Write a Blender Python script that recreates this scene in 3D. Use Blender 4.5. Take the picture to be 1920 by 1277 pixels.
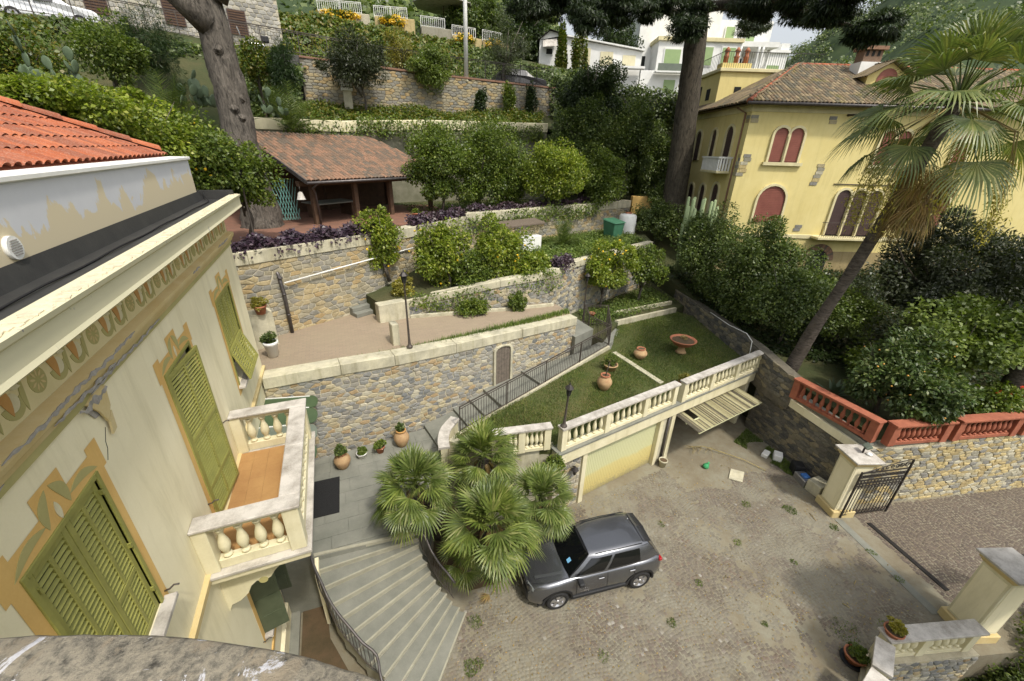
import bpy, math, random
import numpy as np
from mathutils import Vector, Matrix
for o in list(bpy.data.objects): bpy.data.objects.remove(o)
SC = bpy.context.scene
COL = SC.collection
rad = math.radians
# ---------------------------------------------------------------- camera
PITCH, ROLL, YAW, EYE = rad(25.06), rad(1.71), rad(23.33), (0.0, 0.0, 11.7)
fw = Vector((math.sin(YAW)*math.cos(PITCH), math.cos(YAW)*math.cos(PITCH), -math.sin(PITCH)))
rt = Vector((math.cos(YAW), -math.sin(YAW), 0)); up = rt.cross(fw)
rt2 = rt*math.cos(ROLL)+up*math.sin(ROLL); up2 = up*math.cos(ROLL)-rt*math.sin(ROLL)
cd = bpy.data.cameras.new('camera'); cam = bpy.data.objects.new('camera', cd); COL.objects.link(cam)
cam.matrix_world = Matrix(((rt2.x, up2.x, -fw.x, EYE[0]), (rt2.y, up2.y, -fw.y, EYE[1]), (rt2.z, up2.z, -fw.z, EYE[2]), (0, 0, 0, 1)))
cd.sensor_width = 36; cd.lens = 36*769.23/1920; cd.clip_start = 0.05; cd.clip_end = 6000
SC.camera = cam
# ---------------------------------------------------------------- light
S = Vector((0.16, -0.50, 0.85)).normalized()          # towards the sun
EL, AZ = math.asin(S.z), math.atan2(S.x, S.y)
W = bpy.data.worlds.new('World'); SC.world = W; W.use_nodes = True
nt = W.node_tree; nt.nodes.clear()
sky = nt.nodes.new('ShaderNodeTexSky'); sky.sky_type = 'NISHITA'; sky.sun_disc = False
sky.sun_elevation = EL; sky.sun_rotation = AZ; sky.air_density = 1.2; sky.dust_density = 4.0; sky.ozone_density = 1.0
hs = nt.nodes.new('ShaderNodeHueSaturation'); hs.inputs['Saturation'].default_value = 0.30
bg = nt.nodes.new('ShaderNodeBackground'); bg.inputs[1].default_value = 0.15
wo = nt.nodes.new('ShaderNodeOutputWorld')
nt.links.new(sky.outputs[0], hs.inputs['Color']); nt.links.new(hs.outputs[0], bg.inputs[0]); nt.links.new(bg.outputs[0], wo.inputs[0])
sl = bpy.data.lights.new('sun', 'SUN'); sl.energy = 2.15; sl.angle = rad(4.0); sl.color = (1.0, 0.93, 0.82)
so = bpy.data.objects.new('sun', sl); COL.objects.link(so); so.rotation_euler = (-S).to_track_quat('-Z', 'Y').to_euler()
so.location = (0, 0, 60)
SC.view_settings.view_transform = 'Standard'; SC.view_settings.look = 'None'
SC.view_settings.exposure = 0.48; SC.view_settings.gamma = 1.0; SC.view_settings.use_curve_mapping = False
SC.render.engine = 'CYCLES'
SC.cycles.max_bounces = 6; SC.cycles.diffuse_bounces = 3; SC.cycles.glossy_bounces = 3; SC.cycles.transmission_bounces = 4
SC.cycles.transparent_max_bounces = 6; SC.cycles.caustics_reflective = False; SC.cycles.caustics_refractive = False
SC.cycles.use_denoising = True
rng = np.random.default_rng(7); random.seed(7)
# ---------------------------------------------------------------- helpers
def tag(o, label=None, cat=None, group=None, kind=None):
    if label: o['label'] = label
    if cat: o['category'] = cat
    if group: o['group'] = group
    if kind is None and cat and 'kind' not in o.keys(): kind = 'thing'
    if kind: o['kind'] = kind
    return o
def empty(name, loc=(0, 0, 0), rz=0.0, label=None, cat=None, group=None):
    o = bpy.data.objects.new(name, None); COL.objects.link(o); o.location = loc; o.rotation_euler = (0, 0, rz)
    o.empty_display_size = 0.2
    return tag(o, label, cat, group)
def link(name, me, parent=None, loc=None, rot=None, scale=None):
    o = bpy.data.objects.new(name, me); COL.objects.link(o)
    if parent is not None: o.parent = parent
    if loc is not None: o.location = loc
    if rot is not None: o.rotation_euler = rot
    if scale is not None: o.scale = scale
    return o
def fast_mesh(name, v, f, mat, smooth=False):
    """v (N,3) array, f (M,k) array, all faces k-gons."""
    me = bpy.data.meshes.new(name); v = np.asarray(v, np.float32); f = np.asarray(f, np.int32)
    k = f.shape[1]
    me.vertices.add(len(v)); me.vertices.foreach_set('co', v.ravel())
    me.loops.add(f.size); me.loops.foreach_set('vertex_index', f.ravel())
    me.polygons.add(len(f)); me.polygons.foreach_set('loop_start', np.arange(0, f.size, k, dtype=np.int32))
    me.polygons.foreach_set('loop_total', np.full(len(f), k, np.int32))
    if smooth: me.polygons.foreach_set('use_smooth', np.ones(len(f), bool))
    me.update(); me.validate()
    if mat: me.materials.append(mat)
    return me
class MB:
    """collects shapes; build() links them as ONE mesh object"""
    def __init__(s): s.v = []; s.f = []; s.sm = []
    def add(s, vs, fs, sm=False):
        n = len(s.v); s.v += [tuple(map(float, p)) for p in vs]; s.f += [tuple(i+n for i in f) for f in fs]; s.sm += [sm]*len(fs); return s
    def box(s, x0, x1, y0, y1, z0, z1):
        return s.add([(x0, y0, z0), (x1, y0, z0), (x1, y1, z0), (x0, y1, z0), (x0, y0, z1), (x1, y0, z1), (x1, y1, z1), (x0, y1, z1)],
                     [(0, 3, 2, 1), (4, 5, 6, 7), (0, 1, 5, 4), (1, 2, 6, 5), (2, 3, 7, 6), (3, 0, 4, 7)])
    def bar(s, a, b, w, h, up=(0, 0, 1)):
        """box beam from a to b, w across, h along up"""
        a = Vector(a); b = Vector(b); d = (b-a).normalized(); u = Vector(up); x = d.cross(u)
        if x.length < 1e-4: x = d.cross(Vector((1, 0, 0)))
        x.normalize(); u = x.cross(d).normalized()
        vs = [p+x*(i*w/2)+u*(j*h/2) for p in (a, b) for i, j in ((-1, -1), (1, -1), (1, 1), (-1, 1))]
        return s.add(vs, [(0, 1, 2, 3), (7, 6, 5, 4), (0, 4, 5, 1), (1, 5, 6, 2), (2, 6, 7, 3), (3, 7, 4, 0)])
    def tube(s, pts, r, n=8, cap=True, jit=0.0):
        pts = [Vector(p) for p in pts]; rs = r if isinstance(r, (list, tuple)) else [r]*len(pts)
        vs = []; px = None
        for i, p in enumerate(pts):
            d = (pts[min(i+1, len(pts)-1)]-pts[max(i-1, 0)]).normalized()
            if px is None:
                px = d.cross(Vector((0, 0, 1)))
                if px.length < 0.05: px = d.cross(Vector((0, 1, 0)))
            px = (px-d*px.dot(d)).normalized(); py = d.cross(px)
            for k in range(n):
                a = 2*math.pi*k/n; q = rs[i]*(1+jit*random.uniform(-1, 1))
                vs.append(p+px*(q*math.cos(a))+py*(q*math.sin(a)))
        fs = [(i*n+k, i*n+(k+1) % n, (i+1)*n+(k+1) % n, (i+1)*n+k) for i in range(len(pts)-1) for k in range(n)]
        s.add(vs, fs, True)
        if cap:
            m = len(s.v)-len(vs); s.f += [tuple(m+k for k in range(n))[::-1], tuple(m+(len(pts)-1)*n+k for k in range(n))]; s.sm += [False]*2
        return s
    def lathe(s, prof, n=12, c=(0, 0, 0), sx=1.0, sy=1.0, a0=0.0):
        vs = [(c[0]+r*sx*math.cos(a0+2*math.pi*k/n), c[1]+r*sy*math.sin(a0+2*math.pi*k/n), c[2]+z) for r, z in prof for k in range(n)]
        fs = [(i*n+k, i*n+(k+1) % n, (i+1)*n+(k+1) % n, (i+1)*n+k) for i in range(len(prof)-1) for k in range(n)]
        m = len(s.v); s.add(vs, fs, n > 6)
        s.f += [tuple(m+k for k in range(n))[::-1], tuple(m+(len(prof)-1)*n+k for k in range(n))]; s.sm += [False]*2
        return s
    def prism(s, poly, z0, z1):
        """poly in plan; z0, z1 numbers or lists per vertex"""
        n = len(poly); a = z0 if isinstance(z0, (list, tuple)) else [z0]*n; b = z1 if isinstance(z1, (list, tuple)) else [z1]*n
        area = sum(poly[i][0]*poly[(i+1) % n][1]-poly[(i+1) % n][0]*poly[i][1] for i in range(n))
        vs = [(p[0], p[1], a[i]) for i, p in enumerate(poly)]+[(p[0], p[1], b[i]) for i, p in enumerate(poly)]
        fs = [tuple(range(n))[::-1], tuple(range(n, 2*n))]+[(i, (i+1) % n, n+(i+1) % n, n+i) for i in range(n)]
        if area < 0: fs = [f[::-1] for f in fs]
        return s.add(vs, fs)
    def extrude(s, prof, a, b, sm=False):
        """closed (out, z) profile swept from a to b; out is along the right-hand normal of a->b"""
        a = Vector(a); b = Vector(b); d = (b-a); d.z = 0; d.normalize(); nrm = Vector((d.y, -d.x, 0)); n = len(prof)
        vs = [p+nrm*o+Vector((0, 0, z)) for p in (a, b) for o, z in prof]
        fs = [tuple(range(n)), tuple(range(n, 2*n))[::-1]]+[(i, n+i, n+(i+1) % n, (i+1) % n) for i in range(n)]
        return s.add(vs, fs, sm)
    def mesh(s, name, mat):
        me = bpy.data.meshes.new(name); me.from_pydata(s.v, [], s.f)
        me.polygons.foreach_set('use_smooth', s.sm); me.update()
        if mat: me.materials.append(mat)
        return me
    def build(s, name, mat, parent=None, loc=None, rot=None):
        return link(name, s.mesh(name, mat), parent, loc, rot)
def bevel(o, w=0.01, seg=1):
    m = o.modifiers.new('edge', 'BEVEL'); m.width = w; m.segments = seg; m.limit_method = 'ANGLE'; m.angle_limit = rad(40); return o
def copy_tree(o, parent=None):
    c = o.copy(); COL.objects.link(c)
    if parent is not None: c.parent = parent
    for ch in o.children: copy_tree(ch, c)
    return c
# ---------------------------------------------------------------- materials
def hx(c):
    """sRGB 0-255 triple to linear"""
    return tuple(((x/255)/12.92 if x/255 <= 0.04045 else ((x/255+0.055)/1.055)**2.4) for x in c)+(1,)
class NT:
    def __init__(s, name):
        s.m = bpy.data.materials.new(name); s.m.use_nodes = True; s.t = s.m.node_tree; s.t.nodes.clear()
        s.out = s.n('ShaderNodeOutputMaterial'); s.p = s.n('ShaderNodeBsdfPrincipled'); s.l(s.p, s.out)
        s.co = None
    def n(s, k, **kw):
        q = s.t.nodes.new(k)
        for a, b in kw.items():
            if hasattr(q, a): setattr(q, a, b)
            else: q.inputs[a.replace('_', ' ')].default_value = b
        return q
    def l(s, a, b, i=0, j=0):
        s.t.links.new(a.outputs[i] if not isinstance(a, bpy.types.NodeSocket) else a, b.inputs[j] if not isinstance(b, bpy.types.NodeSocket) else b)
    def pos(s):
        if s.co is None: s.co = s.n('ShaderNodeNewGeometry').outputs['Position']
        return s.co
    def noise(s, scale, detail=4, rough=0.6, vec=None, dist=0.0):
        q = s.n('ShaderNodeTexNoise'); q.inputs['Scale'].default_value = scale; q.inputs['Detail'].default_value = detail
        q.inputs['Roughness'].default_value = rough; q.inputs['Distortion'].default_value = dist
        s.l(vec or s.pos(), q.inputs['Vector']); return q.outputs[0]
    def ramp(s, fac, stops, interp='LINEAR'):
        q = s.n('ShaderNodeValToRGB'); e = q.color_ramp.elements; q.color_ramp.interpolation = interp
        while len(e) < len(stops): e.new(0.5)
        for i, (p, c) in enumerate(stops): e[i].position = p; e[i].color = c if len(c) == 4 else tuple(c)+(1,)
        s.l(fac, q.inputs[0]); return q.outputs[0]
    def mix(s, fac, a, b, mode='MIX'):
        q = s.n('ShaderNodeMix', data_type='RGBA', blend_type=mode)
        for k, x in ((0, fac), (6, a), (7, b)):
            if isinstance(x, bpy.types.NodeSocket): s.l(x, q.inputs[k])
            else: q.inputs[k].default_value = x
        return q.outputs[2]
    def math(s, op, a, b=0.0):
        q = s.n('ShaderNodeMath', operation=op)
        for k, x in ((0, a), (1, b)):
            if isinstance(x, bpy.types.NodeSocket): s.l(x, q.inputs[k])
            else: q.inputs[k].default_value = x
        return q.outputs[0]
    def rnd(s):
        """one random number per object and per loose piece"""
        a = s.n('ShaderNodeObjectInfo').outputs['Random']; b = s.n('ShaderNodeNewGeometry').outputs['Random Per Island']
        return s.math('FRACT', s.math('ADD', a, b))
    def streaks(s, c, k, col=(0.30, 0.29, 0.24, 1)):
        """damp and dirt running down a wall"""
        mp = s.n('ShaderNodeMapping'); mp.inputs['Scale'].default_value = (2.2, 2.2, 0.28); s.l(s.pos(), mp.inputs[0])
        f = s.ramp(s.noise(1.6, 6, 0.68, mp.outputs[0], 0.4), [(0.48, (0, 0, 0)), (0.72, (k, k, k))])
        return s.mix(f, c, s.mix(1.0, c, tuple(min(1, 2.0*x) for x in col[:3])+(1,), 'MULTIPLY'))
    def bump(s, h, strength=0.3, dist=0.02):
        q = s.n('ShaderNodeBump'); q.inputs['Strength'].default_value = strength; q.inputs['Distance'].default_value = dist
        s.l(h, q.inputs['Height']); s.l(q.outputs[0], s.p.inputs['Normal'])
    def done(s, col=None, rough=0.7, metal=0.0, spec=0.4):
        if isinstance(col, bpy.types.NodeSocket): s.l(col, s.p.inputs['Base Color'])
        elif col is not None: s.p.inputs['Base Color'].default_value = col
        if isinstance(rough, bpy.types.NodeSocket): s.l(rough, s.p.inputs['Roughness'])
        else: s.p.inputs['Roughness'].default_value = rough
        s.p.inputs['Metallic'].default_value = metal; s.p.inputs['Specular IOR Level'].default_value = spec
        return s.m
def plain(name, c1, c2=None, sc=3.0, rough=0.75, bump=0.15, metal=0.0, fine=40.0, spec=0.4, lo=0.35, hi=0.65, streak=0.0):
    m = NT(name); c1 = hx(c1); c2 = hx(c2) if c2 else tuple(0.72*x for x in c1[:3])+(1,)
    n1 = m.noise(sc, 5, 0.65); n2 = m.noise(fine, 3, 0.7)
    c = m.ramp(m.math('ADD', m.math('MULTIPLY', n1, 0.75), m.math('MULTIPLY', n2, 0.25)), [(lo, c1), (hi, c2)])
    if streak: c = m.streaks(c, streak)
    if bump: m.bump(n2, bump, 0.01)
    return m.done(c, rough, metal, spec)
def stone_mat(name, cols, dark=0.6, moss=None, bump=0.5, streak=0.0):
    m = NT(name); k = len(cols); r = m.rnd()
    base = m.ramp(r, [((i+0.5)/k, hx(c)) for i, c in enumerate(cols)], 'CONSTANT')
    e = m.t.nodes[-1].color_ramp.elements
    for i in range(k): e[i].position = i/k
    n1 = m.noise(9.0, 5, 0.7); n2 = m.noise(55.0, 4, 0.7)
    c = m.mix(m.ramp(n1, [(0.35, (0, 0, 0)), (0.7, (0.75, 0.75, 0.75))]), base, m.mix(1.0, base, (dark, dark, dark*0.95, 1), 'MULTIPLY'))
    c = m.mix(m.ramp(n2, [(0.5, (0, 0, 0)), (0.75, (0.35, 0.35, 0.35))]), c, hx((205, 198, 180)))
    if moss: c = m.mix(m.ramp(m.noise(1.3, 4, 0.6), [(0.55, (0, 0, 0)), (0.72, (0.7, 0.7, 0.7))]), c, hx(moss))
    if streak: c = m.streaks(c, streak)
    m.bump(m.math('ADD', n1, m.math('MULTIPLY', n2, 0.5)), bump, 0.03)
    return m.done(c, 0.85, 0, 0.25)
def leaf_mat(name, cols, trans=0.3, rough=0.42, patch=None):
    m = NT(name); k = len(cols); r = m.rnd()
    c = m.ramp(r, [(i/max(1, k-1), hx(q)) for i, q in enumerate(cols)])
    n = m.noise(patch or 1.1, 3, 0.6)
    c = m.mix(m.ramp(n, [(0.42, (0, 0, 0)), (0.62, (0.55, 0.55, 0.55))]), c, m.mix(1.0, c, (1.5, 1.42, 0.95, 1), 'MULTIPLY'))
    c = m.mix(m.ramp(m.noise(3.1, 3, 0.6), [(0.38, (0.6, 0.6, 0.6)), (0.55, (0, 0, 0))]), c, m.mix(1.0, c, (0.6, 0.66, 0.62, 1), 'MULTIPLY'))
    m.done(c, rough, 0, 0.45)
    tr = m.n('ShaderNodeBsdfTranslucent'); m.l(m.mix(1.0, c, (1.1, 1.25, 0.5, 1), 'MULTIPLY'), tr.inputs[0])
    mx = m.n('ShaderNodeMixShader'); mx.inputs[0].default_value = trans
    m.l(m.p, mx, 0, 1); m.l(tr, mx, 0, 2); m.l(mx, m.out)
    return m.m
M = {}
def make_mats():
    M['plaster'] = plain('cream_plaster', (240, 232, 200), (230, 221, 186), 0.8, 0.85, 0.1, streak=.38)
    M['plaster_hi'] = plain('cream_paint', (222, 215, 184), (204, 196, 160), 1.5, 0.8, 0.1, streak=.35)
    M['ochre'] = plain('ochre_paint', (222, 186, 116), (210, 170, 100), 1.2, 0.85, 0.06, streak=.25)
    M['ochre_pale'] = plain('pale_ochre_paint', (206, 190, 144), (196, 174, 120), 1.6, 0.85, 0.08)
    M['sage'] = plain('sage_paint', (180, 172, 116), (166, 160, 106), 2.0, 0.85, 0.06)
    M['orange_paint'] = plain('rust_orange_paint', (196, 152, 92), (184, 138, 80), 2.0, 0.85, 0.06)
    M['render_grey'] = plain('bare_render', (150, 148, 146), (120, 118, 116), 6, 0.95, 0.6)
    M['shutter'] = plain('olive_shutter', (154, 152, 80), (134, 134, 70), 4, 0.55, 0.1)
    M['shutter_dk'] = plain('dark_green_shutter', (86, 94, 72), (74, 82, 62), 4, 0.55, 0.1)
    M['dark'] = plain('dark_inside', (38, 40, 36), (28, 30, 28), 3, 0.9, 0)
    M['marble'] = plain('weathered_marble', (196, 191, 182), (128, 121, 110), 3.0, 0.6, 0.15, lo=0.42, hi=0.72)
    M['white'] = plain('white_paint', (232, 232, 228), (218, 218, 212), 2, 0.7, 0.08)
    M['bitumen'] = plain('black_membrane', (46, 46, 46), (60, 60, 58), 3, 0.5, 0.25)
    M['terracotta'] = plain('terracotta', (176, 112, 82), (154, 100, 74), 7, 0.8, 0.2)
    M['jar'] = plain('pale_terracotta', (182, 156, 116), (160, 126, 92), 5, 0.85, 0.3)
    M['iron'] = plain('painted_iron', (92, 86, 80), (74, 66, 60), 12, 0.5, 0.2, 0.3)
    M['iron_dk'] = plain('dark_iron', (62, 58, 56), (48, 44, 42), 12, 0.5, 0.2, 0.3)
    M['zinc'] = plain('zinc_pipe', (104, 100, 98), (80, 76, 76), 6, 0.45, 0.15, 0.6)
    M['concrete'] = plain('weathered_concrete', (202, 196, 170), (150, 146, 128), 1.6, 0.9, 0.35, lo=0.38, hi=0.7, streak=.7)
    M['slate'] = plain('grey_stone_paving', (134, 134, 124), (108, 110, 101), 1.3, 0.75, 0.2)
    M['slate_edge'] = plain('pale_step_edge', (166, 163, 145), (146, 143, 126), 3, 0.8, 0.2)
    M['dirt'] = plain('bare_earth', (96, 78, 58), (70, 62, 42), 1.5, 0.95, 0.6)
    M['wood'] = plain('weathered_timber', (98, 74, 54), (72, 56, 44), 5, 0.8, 0.4)
    M['mortar'] = plain('sandy_mortar', (196, 188, 164), (168, 160, 138), 5, 0.95, 0.6)
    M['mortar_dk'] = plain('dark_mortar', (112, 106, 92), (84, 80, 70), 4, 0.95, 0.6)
    M['stone_warm'] = stone_mat('mixed_rubble_stone', [(134, 134, 132), (158, 156, 148), (178, 168, 140), (142, 142, 138), (166, 158, 140), (120, 122, 122), (168, 146, 112), (152, 149, 140), (188, 182, 162), (138, 135, 128), (150, 150, 145), (164, 159, 147), (184, 172, 142), (172, 156, 124)], .75, None, .5, .5)
    M['stone_ochre'] = stone_mat('ochre_rubble_stone', [(168, 154, 122), (152, 144, 122), (178, 162, 126), (142, 138, 128), (170, 148, 108), (160, 152, 130), (134, 132, 124), (150, 146, 132)], .75, None, .5, .5)
    M['stone_dark'] = stone_mat('dark_rubble_stone', [(96, 94, 88), (118, 114, 102), (82, 82, 80), (132, 124, 102), (104, 100, 92), (142, 132, 108)])  # stones that are dark in their own colour
    M['stone_gate'] = stone_mat('pale_gate_wall_stone', [(176, 164, 130), (150, 146, 130), (190, 172, 124), (134, 132, 126), (186, 180, 158), (168, 150, 108)], .8, None, .5, .6)
    M['red_paint'] = plain('red_terracotta_paint', (168, 102, 76), (138, 80, 60), 3, 0.8, 0.3, streak=.4)
    M['clay'] = plain('clay_floor_tile', (176, 138, 88), (158, 118, 74), 1.8, 0.55, 0.08)
    M['rubber'] = plain('black_rubber', (22, 22, 22), (32, 32, 32), 20, 0.8, 0.3)
    M['grass'] = leaf_mat('grass_blades', [(70, 88, 42), (86, 106, 50), (102, 118, 58), (134, 130, 84)], 0.3, 0.6, .55)
    M['weed'] = leaf_mat('weed_leaves', [(82, 104, 46), (100, 120, 56), (120, 132, 70)], 0.3, 0.6)
    m = NT('lawn_soil'); n = m.noise(0.9, 5, 0.65); n2 = m.noise(18, 4, 0.7)
    M['lawn'] = m.done(m.mix(n2, m.ramp(n, [(0.38, hx((72, 84, 40))), (0.6, hx((98, 90, 56))), (0.72, hx((120, 96, 62)))]), hx((70, 78, 38))), 0.95); m.bump(n2, 0.6, 0.03)
    m = NT('sandy_ground'); n = m.noise(0.7, 6, 0.7); n2 = m.noise(30, 4, 0.75); n3 = m.noise(4, 5, 0.7)
    c = m.ramp(n, [(0.35, hx((118, 110, 92))), (0.5, hx((130, 124, 106))), (0.65, hx((138, 136, 120)))])
    c = m.mix(m.ramp(n3, [(0.45, (0, 0, 0)), (0.7, (0.5, 0.5, 0.5))]), c, hx((112, 98, 76)))
    M['ground'] = m.done(m.mix(m.math('MULTIPLY', n2, 0.4), c, hx((120, 112, 92))), 0.95); m.bump(n2, 0.5, 0.02)
    m = NT('porphyry_cobble'); r = m.rnd(); n = m.noise(0.45, 5, 0.7); n2 = m.noise(60, 3, 0.7)
    c = m.ramp(r, [(0, hx((102, 96, 87))), (0.25, hx((114, 106, 94))), (0.5, hx((121, 114, 101))), (0.75, hx((108, 102, 94))), (0.97, hx((116, 102, 90))), (1.0, hx((160, 157, 149)))])
    c = m.mix(m.ramp(n, [(0.44, (0, 0, 0)), (0.56, (0.85, 0.85, 0.85))]), c, hx((134, 131, 116)))
    c = m.mix(m.ramp(m.noise(1.1, 6, 0.75), [(0.5, (0, 0, 0)), (0.7, (0.7, 0.7, 0.7))]), c, hx((84, 74, 62)))
    M['cobble'] = m.done(m.mix(m.math('MULTIPLY', n2, 0.35), c, hx((92, 84, 72))), 0.85, 0, 0.3); m.bump(n2, 0.4, 0.01)
    m = NT('lane_cobble'); r = m.rnd(); n2 = m.noise(60, 3, 0.7)
    c = m.ramp(r, [(0, hx((88, 80, 73))), (0.4, hx((102, 92, 82))), (0.8, hx((95, 86, 78))), (1.0, hx((114, 102, 90)))])
    M['cobble_lane'] = m.done(m.mix(m.math('MULTIPLY', n2, 0.35), c, hx((84, 74, 64))), 0.85, 0, 0.3); m.bump(n2, 0.4, 0.01)
    m = NT('brick_paving'); tc = m.pos(); b = m.n('ShaderNodeTexBrick'); b.inputs['Scale'].default_value = 1.0
    for k, v in (('Brick Width', 0.24), ('Row Height', 0.12), ('Mortar Size', 0.008)): b.inputs[k].default_value = v
    b.inputs['Color1'].default_value = hx((150, 134, 114)); b.inputs['Color2'].default_value = hx((142, 127, 108)); b.inputs['Mortar'].default_value = hx((132, 121, 104))
    m.l(tc, b.inputs['Vector']); n = m.noise(0.8, 5, 0.7)
    M['brickpave'] = m.done(m.mix(m.ramp(n, [(0.4, (0, 0, 0)), (0.7, (0.6, 0.6, 0.6))]), b.outputs[0], hx((150, 138, 114))), 0.9); m.bump(b.outputs['Fac'], -0.2, 0.01)
    m = NT('hill_scrub'); n = m.noise(0.05, 8, 0.7); n2 = m.noise(0.4, 5, 0.7)
    M['hill'] = m.done(m.mix(n2, m.ramp(n, [(0.35, hx((42, 58, 36))), (0.55, hx((64, 82, 44))), (0.7, hx((104, 108, 72)))]), hx((44, 58, 34))), 0.95)
    m = NT('hillside_soil'); n = m.noise(0.5, 6, 0.7); n2 = m.noise(8, 4, 0.7)
    M['soil'] = m.done(m.mix(n2, m.ramp(n, [(0.35, hx((52, 62, 32))), (0.55, hx((84, 78, 50))), (0.72, hx((106, 90, 64)))]), hx((56, 66, 34))), 0.95); m.bump(n2, 0.7, 0.05)
    M['tile_floor'] = plain('old_floor_tile', (134, 96, 78), (108, 82, 68), 2, .8, .2)
    M['wood_grey'] = plain('grey_planks', (122, 112, 100), (92, 84, 76), 9, 0.85, 0.4)
    M['stone_grey'] = stone_mat('squared_grey_stone', [(168, 166, 158), (152, 150, 144), (182, 178, 168), (140, 138, 132), (174, 168, 152)], .8)
    M['asphalt'] = plain('asphalt', (96, 94, 92), (80, 78, 76), 2, 0.9, 0.3)
make_mats()
def in_poly(x, y, poly):
    x = np.asarray(x); y = np.asarray(y); c = np.zeros(x.shape, bool); n = len(poly)
    for i in range(n):
        x0, y0 = poly[i][:2]; x1, y1 = poly[(i+1) % n][:2]
        if y0 == y1: continue
        c ^= ((y0 > y) != (y1 > y)) & (x < (x1-x0)*(y-y0)/(y1-y0)+x0)
    return c
def clip(poly, nx, ny, d):
    """keep n.p <= d"""
    out = []; n = len(poly)
    for i in range(n):
        a = poly[i]; b = poly[(i+1) % n]; da = nx*a[0]+ny*a[1]-d; db = nx*b[0]+ny*b[1]-d
        if da <= 0: out.append(a)
        if (da < 0 < db) or (db < 0 < da):
            t = da/(da-db); out.append((a[0]+(b[0]-a[0])*t, a[1]+(b[1]-a[1])*t))
    return out
def cells(u0, u1, v0, v1, cw, ch, rg, jit=0.42):
    """irregular rubble pattern: Voronoi polygons of jittered staggered rows in a stretched plane"""
    k = ch/cw; rows = max(1, int((v1-v0)/ch)); P = []; rowi = []
    for r in range(rows+2):
        off = 0.5*(r % 2); n = int((u1-u0)/cw)+2; row = []
        for i in range(-1, n):
            w = rg.uniform(-jit, jit); row.append(((u0+(i+off+w)*cw)*k, v0+(r-0.5+rg.uniform(-jit, jit)*0.62)*ch))
        rowi.append(row)
    out = []
    for r in range(rows+2):
        for i, p in enumerate(rowi[r]):
            if p[0] < u0*k or p[0] > u1*k or p[1] < v0 or p[1] > v1: continue
            poly = [(max(u0*k, p[0]-2*ch), max(v0, p[1]-2*ch)), (min(u1*k, p[0]+2*ch), max(v0, p[1]-2*ch)), (min(u1*k, p[0]+2*ch), min(v1, p[1]+2*ch)), (max(u0*k, p[0]-2*ch), min(v1, p[1]+2*ch))]
            for r2 in range(max(0, r-2), min(rows+2, r+3)):
                for q in rowi[r2][max(0, i-3):i+4]:
                    if q is p: continue
                    nx, ny = q[0]-p[0], q[1]-p[1]
                    poly = clip(poly, nx, ny, (q[0]**2+q[1]**2-p[0]**2-p[1]**2)/2)
                    if len(poly) < 3: break
                if len(poly) < 3: break
            if len(poly) >= 3: out.append([(a/k, b) for a, b in poly])
    return out
def stone_verts(poly, fmap, gap, proud, rg):
    """chamfered uneven stone over a polygon of the wall face; fmap(u, v, out) -> 3-D"""
    cu = sum(p[0] for p in poly)/len(poly); cv = sum(p[1] for p in poly)/len(poly)
    # drop tiny edges
    pl = [p for i, p in enumerate(poly) if math.hypot(p[0]-poly[i-1][0], p[1]-poly[i-1][1]) > 0.02]
    if len(pl) < 3: return None
    r = [math.hypot(p[0]-cu, p[1]-cv) for p in pl]; rm = sum(r)/len(r)
    if rm < gap*2.2: return None
    vs = []; n = len(pl); tilt = (rg.uniform(-.25, .25), rg.uniform(-.25, .25))
    for s, o in ((1.0, -0.03), (0.97, 0.55), (0.74, 1.0)):
        for i, p in enumerate(pl):
            q = s*(r[i]-gap*rg.uniform(0.8, 1.5))/r[i]
            du, dv = (p[0]-cu)*q, (p[1]-cv)*q
            vs.append(fmap(cu+du, cv+dv, o if o < 0 else proud*(o+(du*tilt[0]+dv*tilt[1])/rm*0.6)+rg.uniform(-.004, .004)))
    vs.append(fmap(cu, cv, proud*1.08))
    fs = [(j*n+i, j*n+(i+1) % n, (j+1)*n+(i+1) % n, (j+1)*n+i) for j in range(2) for i in range(n)]+[(2*n+i, 2*n+(i+1) % n, 3*n) for i in range(n)]
    return vs, fs
EYEV = Vector(EYE)
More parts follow.
